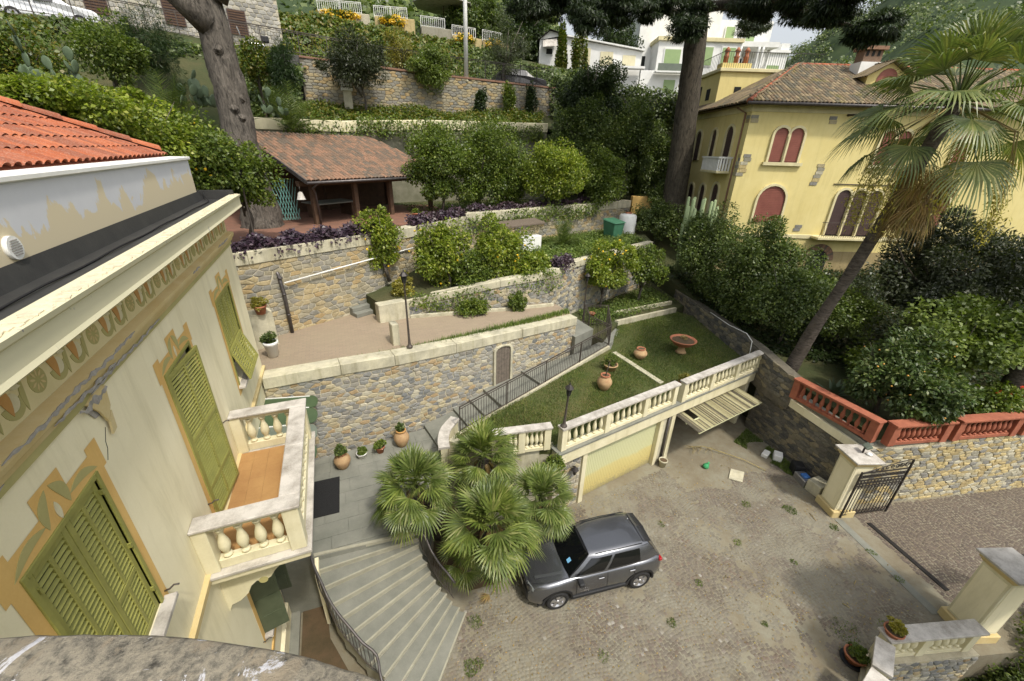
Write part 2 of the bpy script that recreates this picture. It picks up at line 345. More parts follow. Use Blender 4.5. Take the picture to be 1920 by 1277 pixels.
def stone_wall(name, label, pts, z0, z1, thick, cw, ch, mat, mortar, coping=None, cat='wall', group=None, gap=0.010, proud=0.024, parts=300, seed=1, skip=None, cop_mat=None, cop_out=0.06):
    rg = random.Random(seed); P = [Vector((p[0], p[1], 0)) for p in pts]; n = len(P)
    L = [0.0]
    for i in range(1, n): L.append(L[-1]+(P[i]-P[i-1]).length)
    dirs = [(P[i+1]-P[i]).normalized() for i in range(n-1)]; nr = [Vector((d.y, -d.x, 0)) for d in dirs]
    vn = [nr[0]]+[((nr[i-1]+nr[i]).normalized())/max(0.5, (nr[i-1]+nr[i]).normalized().dot(nr[i])) for i in range(1, n-1)]+[nr[-1]]
    lerp = lambda A, u: float(np.interp(u, L, A))
    def fmap(u, v, o):
        i = max(0, min(n-2, int(np.searchsorted(L, u))-1)); t = (u-L[i])/(L[i+1]-L[i])
        q = P[i].lerp(P[i+1], t)+vn[i].lerp(vn[i+1], min(1, max(0, t)))*o; return (q.x, q.y, v)
    core = MB(); b = 0
    fr = [P[i] for i in range(n)]; bk = [P[i]-vn[i]*thick for i in range(n)]
    vs = [(p.x, p.y, z0[i]-0.3) for i, p in enumerate(fr)]+[(p.x, p.y, z1[i]) for i, p in enumerate(fr)]+[(p.x, p.y, z0[i]-0.3) for i, p in enumerate(bk)]+[(p.x, p.y, z1[i]) for i, p in enumerate(bk)]
    fs = []
    for i in range(n-1):
        fs += [(i, i+1, n+i+1, n+i), (n+i, n+i+1, 3*n+i+1, 3*n+i), (2*n+i+1, 2*n+i, 3*n+i, 3*n+i+1)]
    fs += [(0, n, 3*n, 2*n), (n-1, 3*n-1, 4*n-1, 2*n-1)]
    core.add(vs, fs); o = core.build(name, M[mortar]); tag(o, label, cat, group)
    lst = []
    for poly in cells(0, L[-1], min(z0), max(z1), cw, ch, rg):
        cu = sum(p[0] for p in poly)/len(poly); cv = sum(p[1] for p in poly)/len(poly)
        if cv < lerp(z0, cu)-0.1 or cv > lerp(z1, cu)-0.02: continue
        if skip and skip(cu, cv): continue
        ar = abs(sum(poly[i-1][0]*poly[i][1]-poly[i][0]*poly[i-1][1] for i in range(len(poly))))/2
        lst.append((ar/(Vector(fmap(cu, cv, 0))-EYEV).length_squared, poly, fmap(cu, cv, 0)))
    lst.sort(key=lambda t: -t[0]); rest = MB()
    for k, (_, poly, c) in enumerate(lst):
        r = stone_verts(poly, fmap, gap, proud*rg.uniform(0.5, 1.5), rg)
        if not r: continue
        if k < parts:
            m = MB(); m.add([(a-c[0], q-c[1], d-c[2]) for a, q, d in r[0]], r[1]); m.build('stone', M[mat], o, c)
        else: rest.add(*r)
    if rest.v: tag(rest.build('stones', M[mat], o), 'small stones filling the wall face', kind='stuff')
    if coping:
        h = coping; m = MB()
        for i in range(n-1):
            seg = (P[i+1]-P[i]).length; k = max(1, round(seg/2.4))
            for j in range(k):
                a = P[i].lerp(P[i+1], j/k); q = P[i].lerp(P[i+1], (j+1)/k); za = z1[i]+(z1[i+1]-z1[i])*j/k; zb = z1[i]+(z1[i+1]-z1[i])*(j+1)/k
                na = vn[i].lerp(vn[i+1], j/k); nb = vn[i].lerp(vn[i+1], (j+1)/k); e = 0.004*dirs[i]
                mm = MB(); A = a+na*cop_out+e; B = q+nb*cop_out-e; C2 = q-nb*(thick+.02)-e; D = a-na*(thick+.02)+e
                mm.prism([(p.x, p.y) for p in (A, B, C2, D)], [za+.003, zb+.003, zb+.003, za+.003], [za+h, zb+h, zb+h, za+h])
                bevel(mm.build('coping', M[cop_mat or 'concrete'], o), 0.015)
    return o
# ---------------------------------------------------------------- ground and terraces
g = MB(); g.add([(-1500, -1500, -2.2), (1500, -1500, -2.2), (1500, 1500, -2.2), (-1500, 1500, -2.2)], [(0, 1, 2, 3)])
tag(g.build('ground', M['soil']), kind='structure')
g = MB().prism([(-12, -9), (7.5, -9), (9.2, 1.25), (10.3, 1.62), (11.1, 1.85), (13.9, 0.95), (40, -7), (40, 40), (-12, 40)], -3, 0)
tag(g.build('courtyard', M['ground']), kind='structure')
def cobbles(name, poly, cw, mat, mask=None, wave=0.35, par=None, amp=0.16):
    xs = [p[0] for p in poly]; ys = [p[1] for p in poly]; a, b = np.meshgrid(np.arange(min(xs)-1, max(xs)+1, cw), np.arange(min(ys)-1, max(ys)+1, cw*0.98))
    a = a.ravel(); b = b.ravel(); N = len(a); row = np.round(b/cw).astype(int)
    a = a+(row % 2)*cw*0.5+rng.uniform(-.22, .22, N)*cw; b = b+amp*np.abs(np.sin((a+0.3*np.sin(b))*math.pi/1.5))+rng.uniform(-.12, .12, N)*cw
    k = in_poly(a, b, poly)
    if mask is not None: k &= mask(a, b)
    a = a[k]; b = b[k]; N = len(a)
    w = cw*rng.uniform(.40, .50, N); d = cw*rng.uniform(.40, .49, N); th = rng.uniform(-.15, .15, N); h = 0.005+rng.uniform(-.002, .004, N)
    base = np.array([(-1, -1), (1, -1), (1, 1), (-1, 1)])
    V = np.zeros((N, 8, 3))
    for j in range(4):
        for lev in (0, 1):
            s = 1.0 if lev == 0 else 0.78
            jx = base[j, 0]*w*s*(1+rng.uniform(-.15, .15, N)); jy = base[j, 1]*d*s*(1+rng.uniform(-.15, .15, N))
            V[:, lev*4+j, 0] = a+jx*np.cos(th)-jy*np.sin(th); V[:, lev*4+j, 1] = b+jx*np.sin(th)+jy*np.cos(th); V[:, lev*4+j, 2] = 0.001 if lev == 0 else h
    F = np.array([(4, 5, 6, 7), (0, 1, 5, 4), (1, 2, 6, 5), (2, 3, 7, 6), (3, 0, 4, 7)])
    F = (F[None]+8*np.arange(N)[:, None, None]).reshape(-1, 4)
    o = link(name, fast_mesh(name, V.reshape(-1, 3), F, M[mat]), par); return tag(o, kind='stuff')
def noise2(x, y, s, seed=0):
    r = np.random.default_rng(seed); t = 0
    for i in range(7):
        k = r.uniform(.5, 1.9)*s; ph = r.uniform(0, 6.28); an = r.uniform(0, 6.28)
        t = t+np.sin(k*(x*math.cos(an)+y*math.sin(an))+ph)
    return t/3.0
YARD = [(0.9, 0), (9.0, 1.3), (10.2, 1.75), (11.1, 2.0), (14.0, 1.2), (14.4, 2.2), (15.3, 5.6), (15.9, 9.8), (7.0, 9.2), (3.4, 8.2), (1.9, 7.1), (0.75, 5.6)]
tag(cobbles('courtyard_cobbles', YARD, 0.095, 'cobble', lambda x, y: (noise2(x, y, 1.2, 3)+0.6*noise2(x, y, 6, 8)+.3*rng.normal(0, 1, len(x)) < 0.85) & ~((x > 11) & (y > 8.0+noise2(x, y, 3, 2)*.3))), 'porphyry cobbles laid in arcs across the courtyard', 'cobbles')
LANE = [(15.0, 1.7), (30, -2.5), (30, 2.0), (17.5, 4.95), (15.9, 5.3)]
tag(cobbles('lane_cobbles', LANE, 0.10, 'cobble_lane', lambda x, y: noise2(x, y, 1.2, 5) < 1.2), 'brown cobbles of the lane beyond the gate', 'cobbles')
# ---------------------------------------------------------------- terraces (setting)
def struct(name, mb, mat, par=None):
    o = mb.build(name, M[mat], par)
    if par is None: tag(o, kind='structure')
    return o
W1 = [(-2.62, 12.40), (-0.48, 12.6), (1.22, 12.8), (3.48, 13.27), (9.35, 14.5)]          # first retaining wall, front line
W1T = [5.03, 5.0, 4.92, 4.8, 4.62]
def w1y(x): return float(np.interp(x, [p[0] for p in W1], [p[1] for p in W1]))
def ry(x): return 11.07+(x-2.99)*0.40                                                    # railing line along the lawn
# entrance terrace, paved with slabs
t = struct('entrance_terrace', MB().prism([(-2.64, 8.62), (0.95, 8.36), (1.5, 9.6), (2.35, 11.6), (2.1, 12.9), (-2.64, 12.45)], -0.2, 1.975), 'slate')
rg = random.Random(4); y = 8.63
while y < 12.5:
    d = rg.choice((0.42, 0.5, 0.56)); x = -2.62-rg.uniform(0, .4)
    while x < 2.3:
        w = rg.uniform(.55, 1.0); a, b = max(x, -2.62), x+w-.008; xm = 0.9+max(0, y-8.4)*0.42; yb = min(y+d-.008, w1y((a+b)/2)-.01)
        b = min(b, xm)
        if b-a > .12 and yb-y > .08: MB().prism([(a, y), (b, y), (b, yb), (a, yb)], 1.96, 2.0+rg.uniform(-.003, .003)).build('paving_slab', M['slate'], t)
        x += w
    y += d
# stone staircase fanning down to the courtyard
ST = [(-1.7, 8.6, 0.93, 8.33), (-1.64, 8.26, 0.92, 8.3), (-1.56, 7.85, 0.9, 8.22), (-1.41, 7.44, 0.94, 8.01), (-1.29, 7.11, 1.03, 7.85), (-1.11, 6.77, 1.08, 7.68), (-0.9, 6.47, 1.17, 7.5), (-0.68, 6.15, 1.27, 7.35), (-0.42, 5.86, 1.39, 7.23), (-0.38, 5.42, 1.5, 7.08), (-0.14, 5.14, 1.66, 6.95), (0.2, 4.86, 1.81, 6.86)]
st = empty('stone_staircase', (0, 0, 0), 0, 'grey stone steps fanning out between two iron handrails', 'staircase')
for i in range(11):
    a = ST[i]; b = ST[i+1]; z = 2*(11-i)/12.0
    e = 0.16                                     # tread runs in under the next one up
    A = Vector((a[0], a[1])); B = Vector((a[2], a[3])); C2 = Vector((b[2], b[3])); D = Vector((b[0], b[1]))
    u = (A-D).normalized()*e; w = (B-C2).normalized()*min(e, 0.05+(B-C2).length)
    MB().prism([tuple(A+u), tuple(B+w), tuple(C2), tuple(D)], -0.15 if i > 7 else z-0.5, z-0.045).build('riser', M['slate_edge'], st)
    nd = (D-A).normalized()*0.025; nc = (C2-B).normalized()*0.025
    bevel(MB().prism([tuple(A+u), tuple(B+w), tuple(C2+nc), tuple(D+nd)], z-0.044, z).build('tread', M['slate'], st), 0.008)
    q0 = D+nd-(D-A).normalized()*0.038; q1 = C2+nc-(C2-B).normalized()*0.034
    MB().prism([tuple(q0), tuple(q1), tuple(C2+nc*1.15), tuple(D+nd*1.15)], z-0.047, z+0.004).build('step_edge', M['slate_edge'], st)
MB().prism([(-1.72, 8.66), (0.95, 8.4), (0.95, 8.33), (-1.71, 8.58)], 1.9, 2.006).build('step_edge', M['slate_edge'], st)
# dirt strip between house and stair
struct('earth_bed', MB().prism([(-2.3, 4.0), (-0.2, 4.0), (-0.25, 5.4), (-1.2, 6.6), (-1.62, 7.6), (-1.75, 9.1), (-2.3, 9.1)], -0.3, 0.03), 'dirt')
struct('stair_flank', MB().prism([(-2.64, 9.15), (-1.7, 9.15), (-1.7, 8.62), (-1.68, 8.0), (-1.6, 8.0), (-1.62, 9.3), (-2.64, 9.3)], -0.2, 1.95), 'plaster')
# upper paved terrace behind the first wall
UT = [(-8, 12.0), (-2.6, 12.85), (1.2, 13.2), (3.4, 13.7), (9.25, 14.9), (9.15, 16.0), (8.8, 16.4), (6.4, 16.9), (3.2, 17.3), (1.4, 17.2), (3, 20), (-3, 18), (-8, 18)]
struct('paved_terrace', MB().prism(UT, 2.5, 5.08), 'brickpave')
struct('landing', MB().prism([(9.2, 14.2), (10.5, 14.75), (10.4, 16.4), (9.1, 15.9)], 2.5, 4.15), 'slate')
# sloping garden path with low steps beside the first wall
pa = struct('garden_path', MB().prism([(2.0, w1y(2)+.1), (11.4, 15.2), (12.4, 16.2), (13.0, 16.0), (11.4, ry(11.1)), (2.3, 10.9)], 0.5, [1.9, 3.2, 3.3, 3.3, 3.2, 1.9]), 'slate')
PS = [(2.05, 2.12, 2.3), (3.27, 2.42, 2.5), (3.95, 2.62, 2.7), (4.62, 2.84, 3.02), (6.45, 3.14, 3.42), (11.3, 0, 0)]
for i in range(5):
    x0, za, zb = PS[i]; x1 = PS[i+1][0]
    p = [(x0, w1y(x0)-.02), (x0+.32, ry(x0+.32)+.05), (x1+.32, ry(x1+.32)+.05), (x1, w1y(x1)-.02)]
    bevel(MB().prism(p, 1.5, [za, za, zb, zb]).build('tread', M['slate'], pa), .01)
# lawn on the garage roof
LW = [(2.6, 10.75), (3.4, 9.75), (5.3, 9.35), (5.75, 9.2), (16.9, 10.95), (17.25, 11.7), (18.3, 16.3), (17.6, 17.1), (13.2, 16.4), (11.3, ry(11.2)-.1), (2.9, ry(2.9)-.05)]
LZ = [2.86, 2.86, 2.86, 2.86, 2.9, 2.95, 3.25, 3.3, 3.3, 3.22, 2.9]
lawn = struct('lawn', MB().prism(LW, 2.6, LZ), 'lawn')
def lz(x, y): return 2.86+np.clip((y-9.4-(x-5)*.12)*0.075, 0, .45)
def blades(name, poly, n, hgt, mat, zf, seed=1, mask=None, par=None, wid=.007):
    r = np.random.default_rng(seed); xs = [p[0] for p in poly]; ys = [p[1] for p in poly]
    x = r.uniform(min(xs), max(xs), n); y = r.uniform(min(ys), max(ys), n); k = in_poly(x, y, poly)
    if mask is not None: k &= mask(x, y, r)
    x = x[k]; y = y[k]; N = len(x); z = zf(x, y); h = hgt*r.uniform(.5, 1.3, N); a = r.uniform(0, 6.28, N); ln = r.uniform(.1, .8, N)*h; w = wid*r.uniform(.7, 1.5, N)
    V = np.zeros((N, 3, 3)); V[:, 0] = np.stack([x-w*np.sin(a), y+w*np.cos(a), z], 1); V[:, 1] = np.stack([x+w*np.sin(a), y-w*np.cos(a), z], 1)
    V[:, 2] = np.stack([x+ln*np.cos(a), y+ln*np.sin(a), z+h], 1)
    o = link(name, fast_mesh(name, V.reshape(-1, 3), np.arange(3*N).reshape(-1, 3), M[mat]), par); return tag(o, kind='stuff')
tag(blades('lawn_grass', LW, 230000, .075, 'grass', lambda x, y: lz(x, y), 2, lambda x, y, r: noise2(x, y, 1.5, 4)+r.normal(0, .5, len(x)) < .75, wid=.009), 'short mown grass growing over the garage roof garden', 'grass')
MB().prism([(11.15, 13.95), (11.38, 13.98), (11.85, 11.2), (11.6, 11.15)], 2.7, [3.19, 3.19, 2.98, 2.98]).build('stone_edging', M['concrete'], lawn)
# mid terrace (lemon terrace) and planted bed behind the lawn
MT = [(1.3, 16.5), (3.17, 16.9), (6.4, 16.45), (9.0, 16.6), (11.2, 18.0), (18.6, 21.0), (22, 27), (7, 23), (2.8, 19.6), (0.6, 18.8)]
struct('lemon_terrace', MB().prism(MT, 3, [5.8, 5.9, 6.4, 6.5, 6.55, 6.55, 6.5, 6.5, 6.3, 5.8]), 'soil')
bed = struct('planting_bed', MB().prism([(11.3, 15.0), (13.4, 16.5), (18.5, 17.2), (19.5, 21.5), (11.0, 18.2), (10.4, 16.2)], 2.5, [3.4, 3.5, 3.5, 3.7, 3.7, 3.6]), 'soil')
MB().prism([(13.0, 16.45), (17.6, 17.0), (17.6, 16.85), (13.1, 16.3)], 2.8, 3.6).build('bed_kerb', M['concrete'], bed)
MB().prism([(13.5, 17.35), (17.9, 17.75), (17.9, 17.6), (13.6, 17.2)], 2.8, 3.72).build('bed_kerb', M['concrete'], bed)
UG = [(-14, 15.2), (-3.2, 16.4), (2.45, 19.5), (6.5, 22.7), (20.5, 26.6), (30, 26), (30, 34), (-14, 34)]
struct('upper_garden', MB().prism(UG, 3, 8.2), 'soil')
struct('gazebo_terrace_floor', MB().prism([(-4, 17.5), (-1.0, 18.4), (2.4, 20.2), (6.3, 23.0), (6, 28), (-6, 28)], 8.1, 8.24), 'tile_floor')
# slopes behind: terraces climbing to the road
def slope(name, P, mat):
    m = MB(); m.add(P, [tuple(range(len(P)))] if len(P) == 4 else [(i, i+1, i+len(P)//2+1, i+len(P)//2) for i in range(len(P)//2-1)])
    return struct(name, m, mat)
slope('back_terrace', [(-40, 29.2, 11.5), (-2, 29.1, 12.75), (6.5, 30.5, 12.9), (15, 30.8, 13.1), (34, 29.5, 12.5), (-40, 33.5, 14.5), (-.3, 33.1, 13.8), (7.3, 33.3, 13.9), (17, 33.1, 14.2), (34, 33, 14.2)], 'soil')
slope('hillside', [(-40, 17, 8.5), (-12, 20, 9.0), (-5.5, 24.5, 11.0), (-3.5, 28.8, 12.4), (-1, 33.05, 13.8), (-40, 34, 17.6), (-16, 34, 17.4), (-7, 34, 17.2), (-4.5, 34, 16.9), (-.4, 33.9, 16.2)], 'soil')
struct('road', MB().prism([(-60, 33.4), (-.3, 33.4), (7.3, 33.6), (17, 33.4), (40, 33), (40, 41), (-60, 41)], 10, [17.0, 16.6, 16.2, 16.1, 16, 16, 17.2]), 'asphalt')
slope('wooded_hillside', [(-60, 47, 20.5), (3, 46.5, 20.2), (16, 44, 19.0), (26, 52, 18.2), (60, 66, 14), (-60, 110, 62), (10, 110, 56), (35, 105, 46), (60, 100, 33), (95, 110, 20)], 'hill')
slope('upper_bank', [(-60, 39.6, 17.0), (-5, 39.7, 16.6), (7, 39.4, 16.4), (14, 38.6, 16.2), (24, 38, 16.0), (-60, 46, 22.5), (3, 45.8, 21.0), (10, 44.8, 20.3), (16, 43, 19.6), (26, 41, 18.5)], 'soil')
struct('upper_garden_plateau', MB().prism([(-60, 46), (3, 46), (10.2, 45), (16.2, 43.2), (22, 42.2), (22, 60), (-60, 60)], 10, [22.4, 20.9, 20.2, 19.5, 18.9, 18.9, 22]), 'soil')
struct('side_valley', MB().prism([(22, 36), (120, 10), (140, 120), (22, 60)], 8, 14.5), 'soil')
# neighbour's garden beyond the courtyard wall
struct('neighbour_garden', MB().prism([(16.7, 5.75), (40, .1), (60, 20), (40, 32), (22, 26.5), (19.6, 21), (18.7, 17), (17.4, 11)], -2, [2.75, 2.75, 5.5, 8, 6.5, 4.6, 3.7, 3.2]), 'soil')
# far hill with scattered houses
R_ = np.random.default_rng(3); nx, ny = 60, 24; V = []; 
for j in range(ny):
    for i in range(nx):
        x = 120+i*16.0; y = 60+j*26.0-i*6
        d = math.hypot(x, y); h = (60+150*min(1, max(0, (math.degrees(math.atan2(x, y))-40)/26)))*max(0, min(1, (d-140)/620))**0.9*(0.75+0.25*math.sin(i*.23+1.0)*math.cos(j*.31)) + 8*R_.normal()
        if i == 0 or j == 0: h = 0
        V.append((x, y, 8+max(0, h)))
V_h = V
Fq = [(j*nx+i, j*nx+i+1, (j+1)*nx+i+1, (j+1)*nx+i) for j in range(ny-1) for i in range(nx-1)]
o = link('hill', fast_mesh('hill', V, Fq, M['hill'], True)); tag(o, kind='structure')
# ---------------------------------------------------------------- retaining walls
M['wall_grey'] = plain('grey_mossy_render', (150, 146, 128), (112, 112, 92), .9, .95, .5, lo=.35, hi=.62)
M['tile_dull'] = plain('dull_brick', (140, 106, 86), (120, 94, 78), 5, .9, .3)
DOORU = 7.6
def sk1(u, v):          # leave the cellar doorway and two drain holes clear
    return 6.92 < u-0.0+0 < 7.7 and v < 4.55
stone_wall('stone_wall', 'grey and ochre rubble wall behind the entrance terrace, with cream coping', W1, [1.9, 1.9, 1.9, 2.3, 3.5], W1T, .45, .26, .142, 'stone_warm', 'mortar', .38, seed=3, gap=.010, skip=lambda u, v: False)
W2 = [(-4.2, 15.75), (-2.9, 16.15), (2.6, 19.05), (6.6, 22.2)]
stone_wall('stone_wall', 'ochre stone wall with a drainpipe, below the gazebo', W2, [5.0, 5.0, 5.4, 6.3], [7.87]*4, .5, .36, .17, 'stone_ochre', 'mortar', .45, seed=5, gap=.01, proud=.022)
stone_wall('stone_wall', 'long stone wall with cream coping behind the green bin', [(6.6, 22.2), (20.6, 26.2)], [6.3, 6.3], [7.95, 7.95], .5, .4, .2, 'stone_ochre', 'mortar', .5, seed=6)
stone_wall('stone_wall', 'low stone wall holding the lemon terrace above the brick paving', [(1.3, 16.45), (3.17, 16.85), (6.4, 16.35), (9.0, 16.5), (11.2, 17.9), (18.6, 20.9)], [5.0, 5.0, 5.0, 4.6, 3.5, 3.5], [5.5, 5.55, 6.1, 6.25, 6.25, 6.25], .35, .33, .165, 'stone_warm', 'mortar', .32, seed=8)
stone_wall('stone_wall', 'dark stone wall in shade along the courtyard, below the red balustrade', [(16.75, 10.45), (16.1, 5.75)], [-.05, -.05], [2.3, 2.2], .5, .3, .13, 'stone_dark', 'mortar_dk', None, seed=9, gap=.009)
stone_wall('stone_wall', 'pale stone wall along the lane, under the red balustrade', [(16.05, 5.55), (17.66, 5.05), (26.5, 2.8)], [-.05, -.05, -.05], [2.62, 2.68, 2.75], .5, .3, .14, 'stone_gate', 'mortar', None, seed=10, gap=.009)
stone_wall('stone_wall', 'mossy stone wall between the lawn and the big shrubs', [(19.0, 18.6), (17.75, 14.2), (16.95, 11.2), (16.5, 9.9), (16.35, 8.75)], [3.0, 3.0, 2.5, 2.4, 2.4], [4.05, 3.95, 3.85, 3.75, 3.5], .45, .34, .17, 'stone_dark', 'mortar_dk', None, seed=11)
stone_wall('stone_wall', 'tall ochre rubble wall under the roadside fence', [(-.6, 32.9), (7.3, 33.1), (17.2, 32.9)], [13.6, 13.7, 14.0], [16.4, 16.15, 15.95], .5, .38, .17, 'stone_ochre', 'mortar_dk', .12, seed=12, cop_mat='tile_dull', parts=200)
o = MB().build('cream_band', M['plaster']) if False else None
# concrete-faced terrace wall high behind the gazebo
bw = empty('terrace_wall', (0, 0, 0), 0, 'pale rendered terrace wall with cream coping behind the gazebo', 'wall')
BW = [(-7, 28.8), (1.2, 28.85), (6.5, 30.2), (15.5, 30.5)]; BZ = [12.25, 12.3, 12.65, 12.85]
for i in range(3):
    a, b = BW[i], BW[i+1]
    MB().prism([a, b, (b[0], b[1]+.4), (a[0], a[1]+.4)], 8.0, [BZ[i], BZ[i+1], BZ[i+1], BZ[i]]).build('wall_face', M['wall_grey'], bw)
    bevel(MB().prism([(a[0], a[1]-.07), (b[0], b[1]-.07), (b[0], b[1]+.5), (a[0], a[1]+.5)], [BZ[i]+.004, BZ[i+1]+.004]+[BZ[i+1]+.004, BZ[i]+.004], [BZ[i]+.6, BZ[i+1]+.6, BZ[i+1]+.6, BZ[i]+.6]).build('coping', M['plaster_hi'], bw), .03)
# cream band and red balustrade ledge on the courtyard wall
band = empty('courtyard_band', (0, 0, 0), 0, 'cream painted band running along the top of the dark courtyard wall', 'band')
MB().prism([(16.68, 10.4), (16.02, 5.75), (16.5, 5.75), (17.2, 10.4)], [2.3, 2.2, 2.2, 2.3], [2.62, 2.52, 2.52, 2.62]).build('band_face', M['plaster'], band)
MB().prism([(16.62, 9.0), (16.06, 5.6), (16.5, 5.6), (17.0, 9.0)], [2.625, 2.525, 2.525, 2.625], [2.82, 2.72, 2.72, 2.82]).build('ledge', M['slate'], band)
# cellar door in the first wall
cd_ = empty('cellar_door', (5.5, w1y(5.5)-.05, 3.0), math.atan2(14.5-13.27, 9.35-3.48), 'narrow arched plank door let into the rubble wall beside the path', 'door')
for i in range(5):
    h = 1.42+.1*math.sin((i+.5)/5*math.pi)
    MB().box(-.32+i*.13, -.32+i*.13+.122, -.02, .05, -.25, h).build('plank', M['wood_grey'] if 'wood_grey' in M else M['wood'], cd_)
fr = MB()
for s in (-1, 1): fr.box(s*.40-.05, s*.40+.05, -.07, .1, -.3, 1.46)
bevel(fr.build('jamb', M['concrete'], cd_), .01)
ar = MB(); k = 8
for i in range(k):
    a0 = math.pi*i/k; a1 = math.pi*(i+1)/k
    p = lambda a, r: (r*math.cos(a), 1.44+r*.42*math.sin(a))
    q = [p(a0, .45), p(a0, .33), p(a1, .33), p(a1, .45)]
    ar.add([(u, -.07, v) for u, v in q]+[(u, .1, v) for u, v in q], [(0, 1, 2, 3), (7, 6, 5, 4), (0, 4, 5, 1), (1, 5, 6, 2), (2, 6, 7, 3), (3, 7, 4, 0)])
ar.build('arch', M['concrete'], cd_)
# drainpipe and white conduit on the ochre wall
dp = empty('drainpipe', (-2.08, 16.4, 5.1), 0, 'grey zinc drainpipe running down the ochre wall to the brick paving', 'pipe')
MB().tube([(0, .02, 0), (0, .03, 1.6), (-.02, .06, 1.75), (-.06, .1, 2.25), (-.16, .25, 2.45)], .065, 8).build('pipe', M['zinc'], dp)
for z in (.7, 1.5, 2.1): MB().lathe([(.08, 0), (.08, .06)], 8, (0-.02*(z > 2), .03+.04*(z > 2), z)).build('bracket', M['zinc'], dp)
tag(MB().tube([(-2.0, 16.42, 7.05), (1.9, 18.5, 7.35), (3.2, 19.35, 7.4)], .03, 6).build('conduit', M['white']), 'thin white conduit fixed slantwise across the ochre wall', 'conduit')
# ---------------------------------------------------------------- the cream villa the picture is taken from
XF = -2.65
M['frieze_ground'] = plain('pale_frieze_paint', (222, 210, 164), (212, 200, 152), 2.0, .85, .06)
M['render_grey'] = plain('bare_render', (172, 168, 162), (136, 133, 128), 9, .95, .6)
m = NT('peeling_parapet_paint'); z_ = m.n('ShaderNodeSeparateXYZ'); m.l(m.pos(), z_)
mp = m.n('ShaderNodeMapping'); mp.inputs['Scale'].default_value = (1.1, 1.1, .5); m.l(m.pos(), mp.inputs[0])
k_ = m.math('ADD', m.math('MULTIPLY', m.math('SUBTRACT', z_.outputs[2], 10.92), 0.55), m.noise(1.5, 6, .62, mp.outputs[0], .6))
c = m.mix(m.ramp(k_, [(0.47, (0, 0, 0)), (0.485, (1, 1, 1))]), hx((208, 196, 166)), m.mix(m.noise(3, 4), hx((208, 210, 214)), hx((196, 198, 202))))
M['parapet'] = m.done(c, .85); m.bump(k_, .15, .02)
m = NT('chipped_cream_paint'); n = m.noise(4.5, 6, .72); n2 = m.noise(30, 3, .7)
c = m.mix(m.ramp(n, [(0.655, (0, 0, 0)), (0.67, (1, 1, 1))]), m.mix(m.noise(1.2, 4), hx((212, 206, 176)), hx((196, 192, 160))), hx((146, 144, 142)))
M['chipped'] = m.done(c, .85); m.bump(n2, .1, .01)
m = NT('lichen_ledge_render'); n = m.noise(5, 8, .75, None, 1.5); n2 = m.noise(26, 6, .78); n3 = m.noise(3.2, 7, .7, None, 2.0)
c = m.ramp(n2, [(0.32, hx((60, 57, 50))), (0.45, hx((112, 107, 95))), (0.58, hx((146, 138, 120))), (0.72, hx((84, 82, 74)))])
c = m.mix(m.ramp(n3, [(0.52, (0, 0, 0)), (0.6, (.8, .8, .8))]), c, m.mix(n2, hx((166, 151, 126)), hx((120, 112, 96))))
c = m.mix(m.ramp(n, [(0.575, (0, 0, 0)), (0.60, (1, 1, 1))]), c, m.mix(n2, hx((212, 210, 208)), hx((160, 160, 168))))
c = m.mix(m.ramp(n, [(0.30, (1, 1, 1)), (0.36, (0, 0, 0))]), c, hx((74, 66, 52)))
M['ledge'] = m.done(c, .95); m.bump(m.math('ADD', n, m.math('MULTIPLY', n2, .6)), .9, .02)
hs_ = empty('house', (XF, 7, 0), 0, 'cream painted villa with olive shutters, balcony and ochre frieze', 'house')
def hb(mb, name, mat, par=None):
    """house part: mesh written in world coordinates, re-based on its parent"""
    p = par or hs_; off = Vector((0, 0, 0)); q = p
    while q is not None: off += Vector(q.location); q = q.parent
    o = mb.build(name, M[mat], p); o.location = -off; return o
# facade with real openings
OP = [(3.42, 4.60, 6.47, 8.5), (6.86, 8.06, 5.5, 8.46), (10.28, 11.68, 6.4, 8.46), (6.95, 7.95, 2.0, 3.72)]
ys = sorted({1.0, 13.0} | {a for o in OP for a in o[:2]}); zs = sorted({-.3, 10.3} | {a for o in OP for a in o[2:]})
w = MB()
for i in range(len(ys)-1):
    for j in range(len(zs)-1):
        cy_, cz_ = (ys[i]+ys[i+1])/2, (zs[j]+zs[j+1])/2
        if any(a < cy_ < b and c < cz_ < d for a, b, c, d in OP): continue
        w.add([(XF, ys[i], zs[j]), (XF, ys[i+1], zs[j]), (XF, ys[i+1], zs[j+1]), (XF, ys[i], zs[j+1])], [(0, 1, 2, 3)])
for a, b, c, d in OP:
    X2 = XF-.3
    w.add([(XF, a, c), (XF, b, c), (XF, b, d), (XF, a, d), (X2, a, c), (X2, b, c), (X2, b, d), (X2, a, d)], [(0, 4, 5, 1), (1, 5, 6, 2), (2, 6, 7, 3), (3, 7, 4, 0)])
w.add([(XF, 13, -.3), (-14, 13, -.3), (-14, 13, 10.3), (XF, 13, 10.3), (XF, 1, -.3), (XF, 1, 10.3), (-14, 1, -.3), (-14, 1, 10.3)], [(0, 1, 2, 3), (4, 5, 7, 6), (1, 6, 7, 2)])
hb(w, 'wall', 'plaster')
for a, b, c, d in OP: hb(MB().box(XF-.5, XF-.3, a-.1, b+.1, c-.1, d+.1), 'window', 'dark')
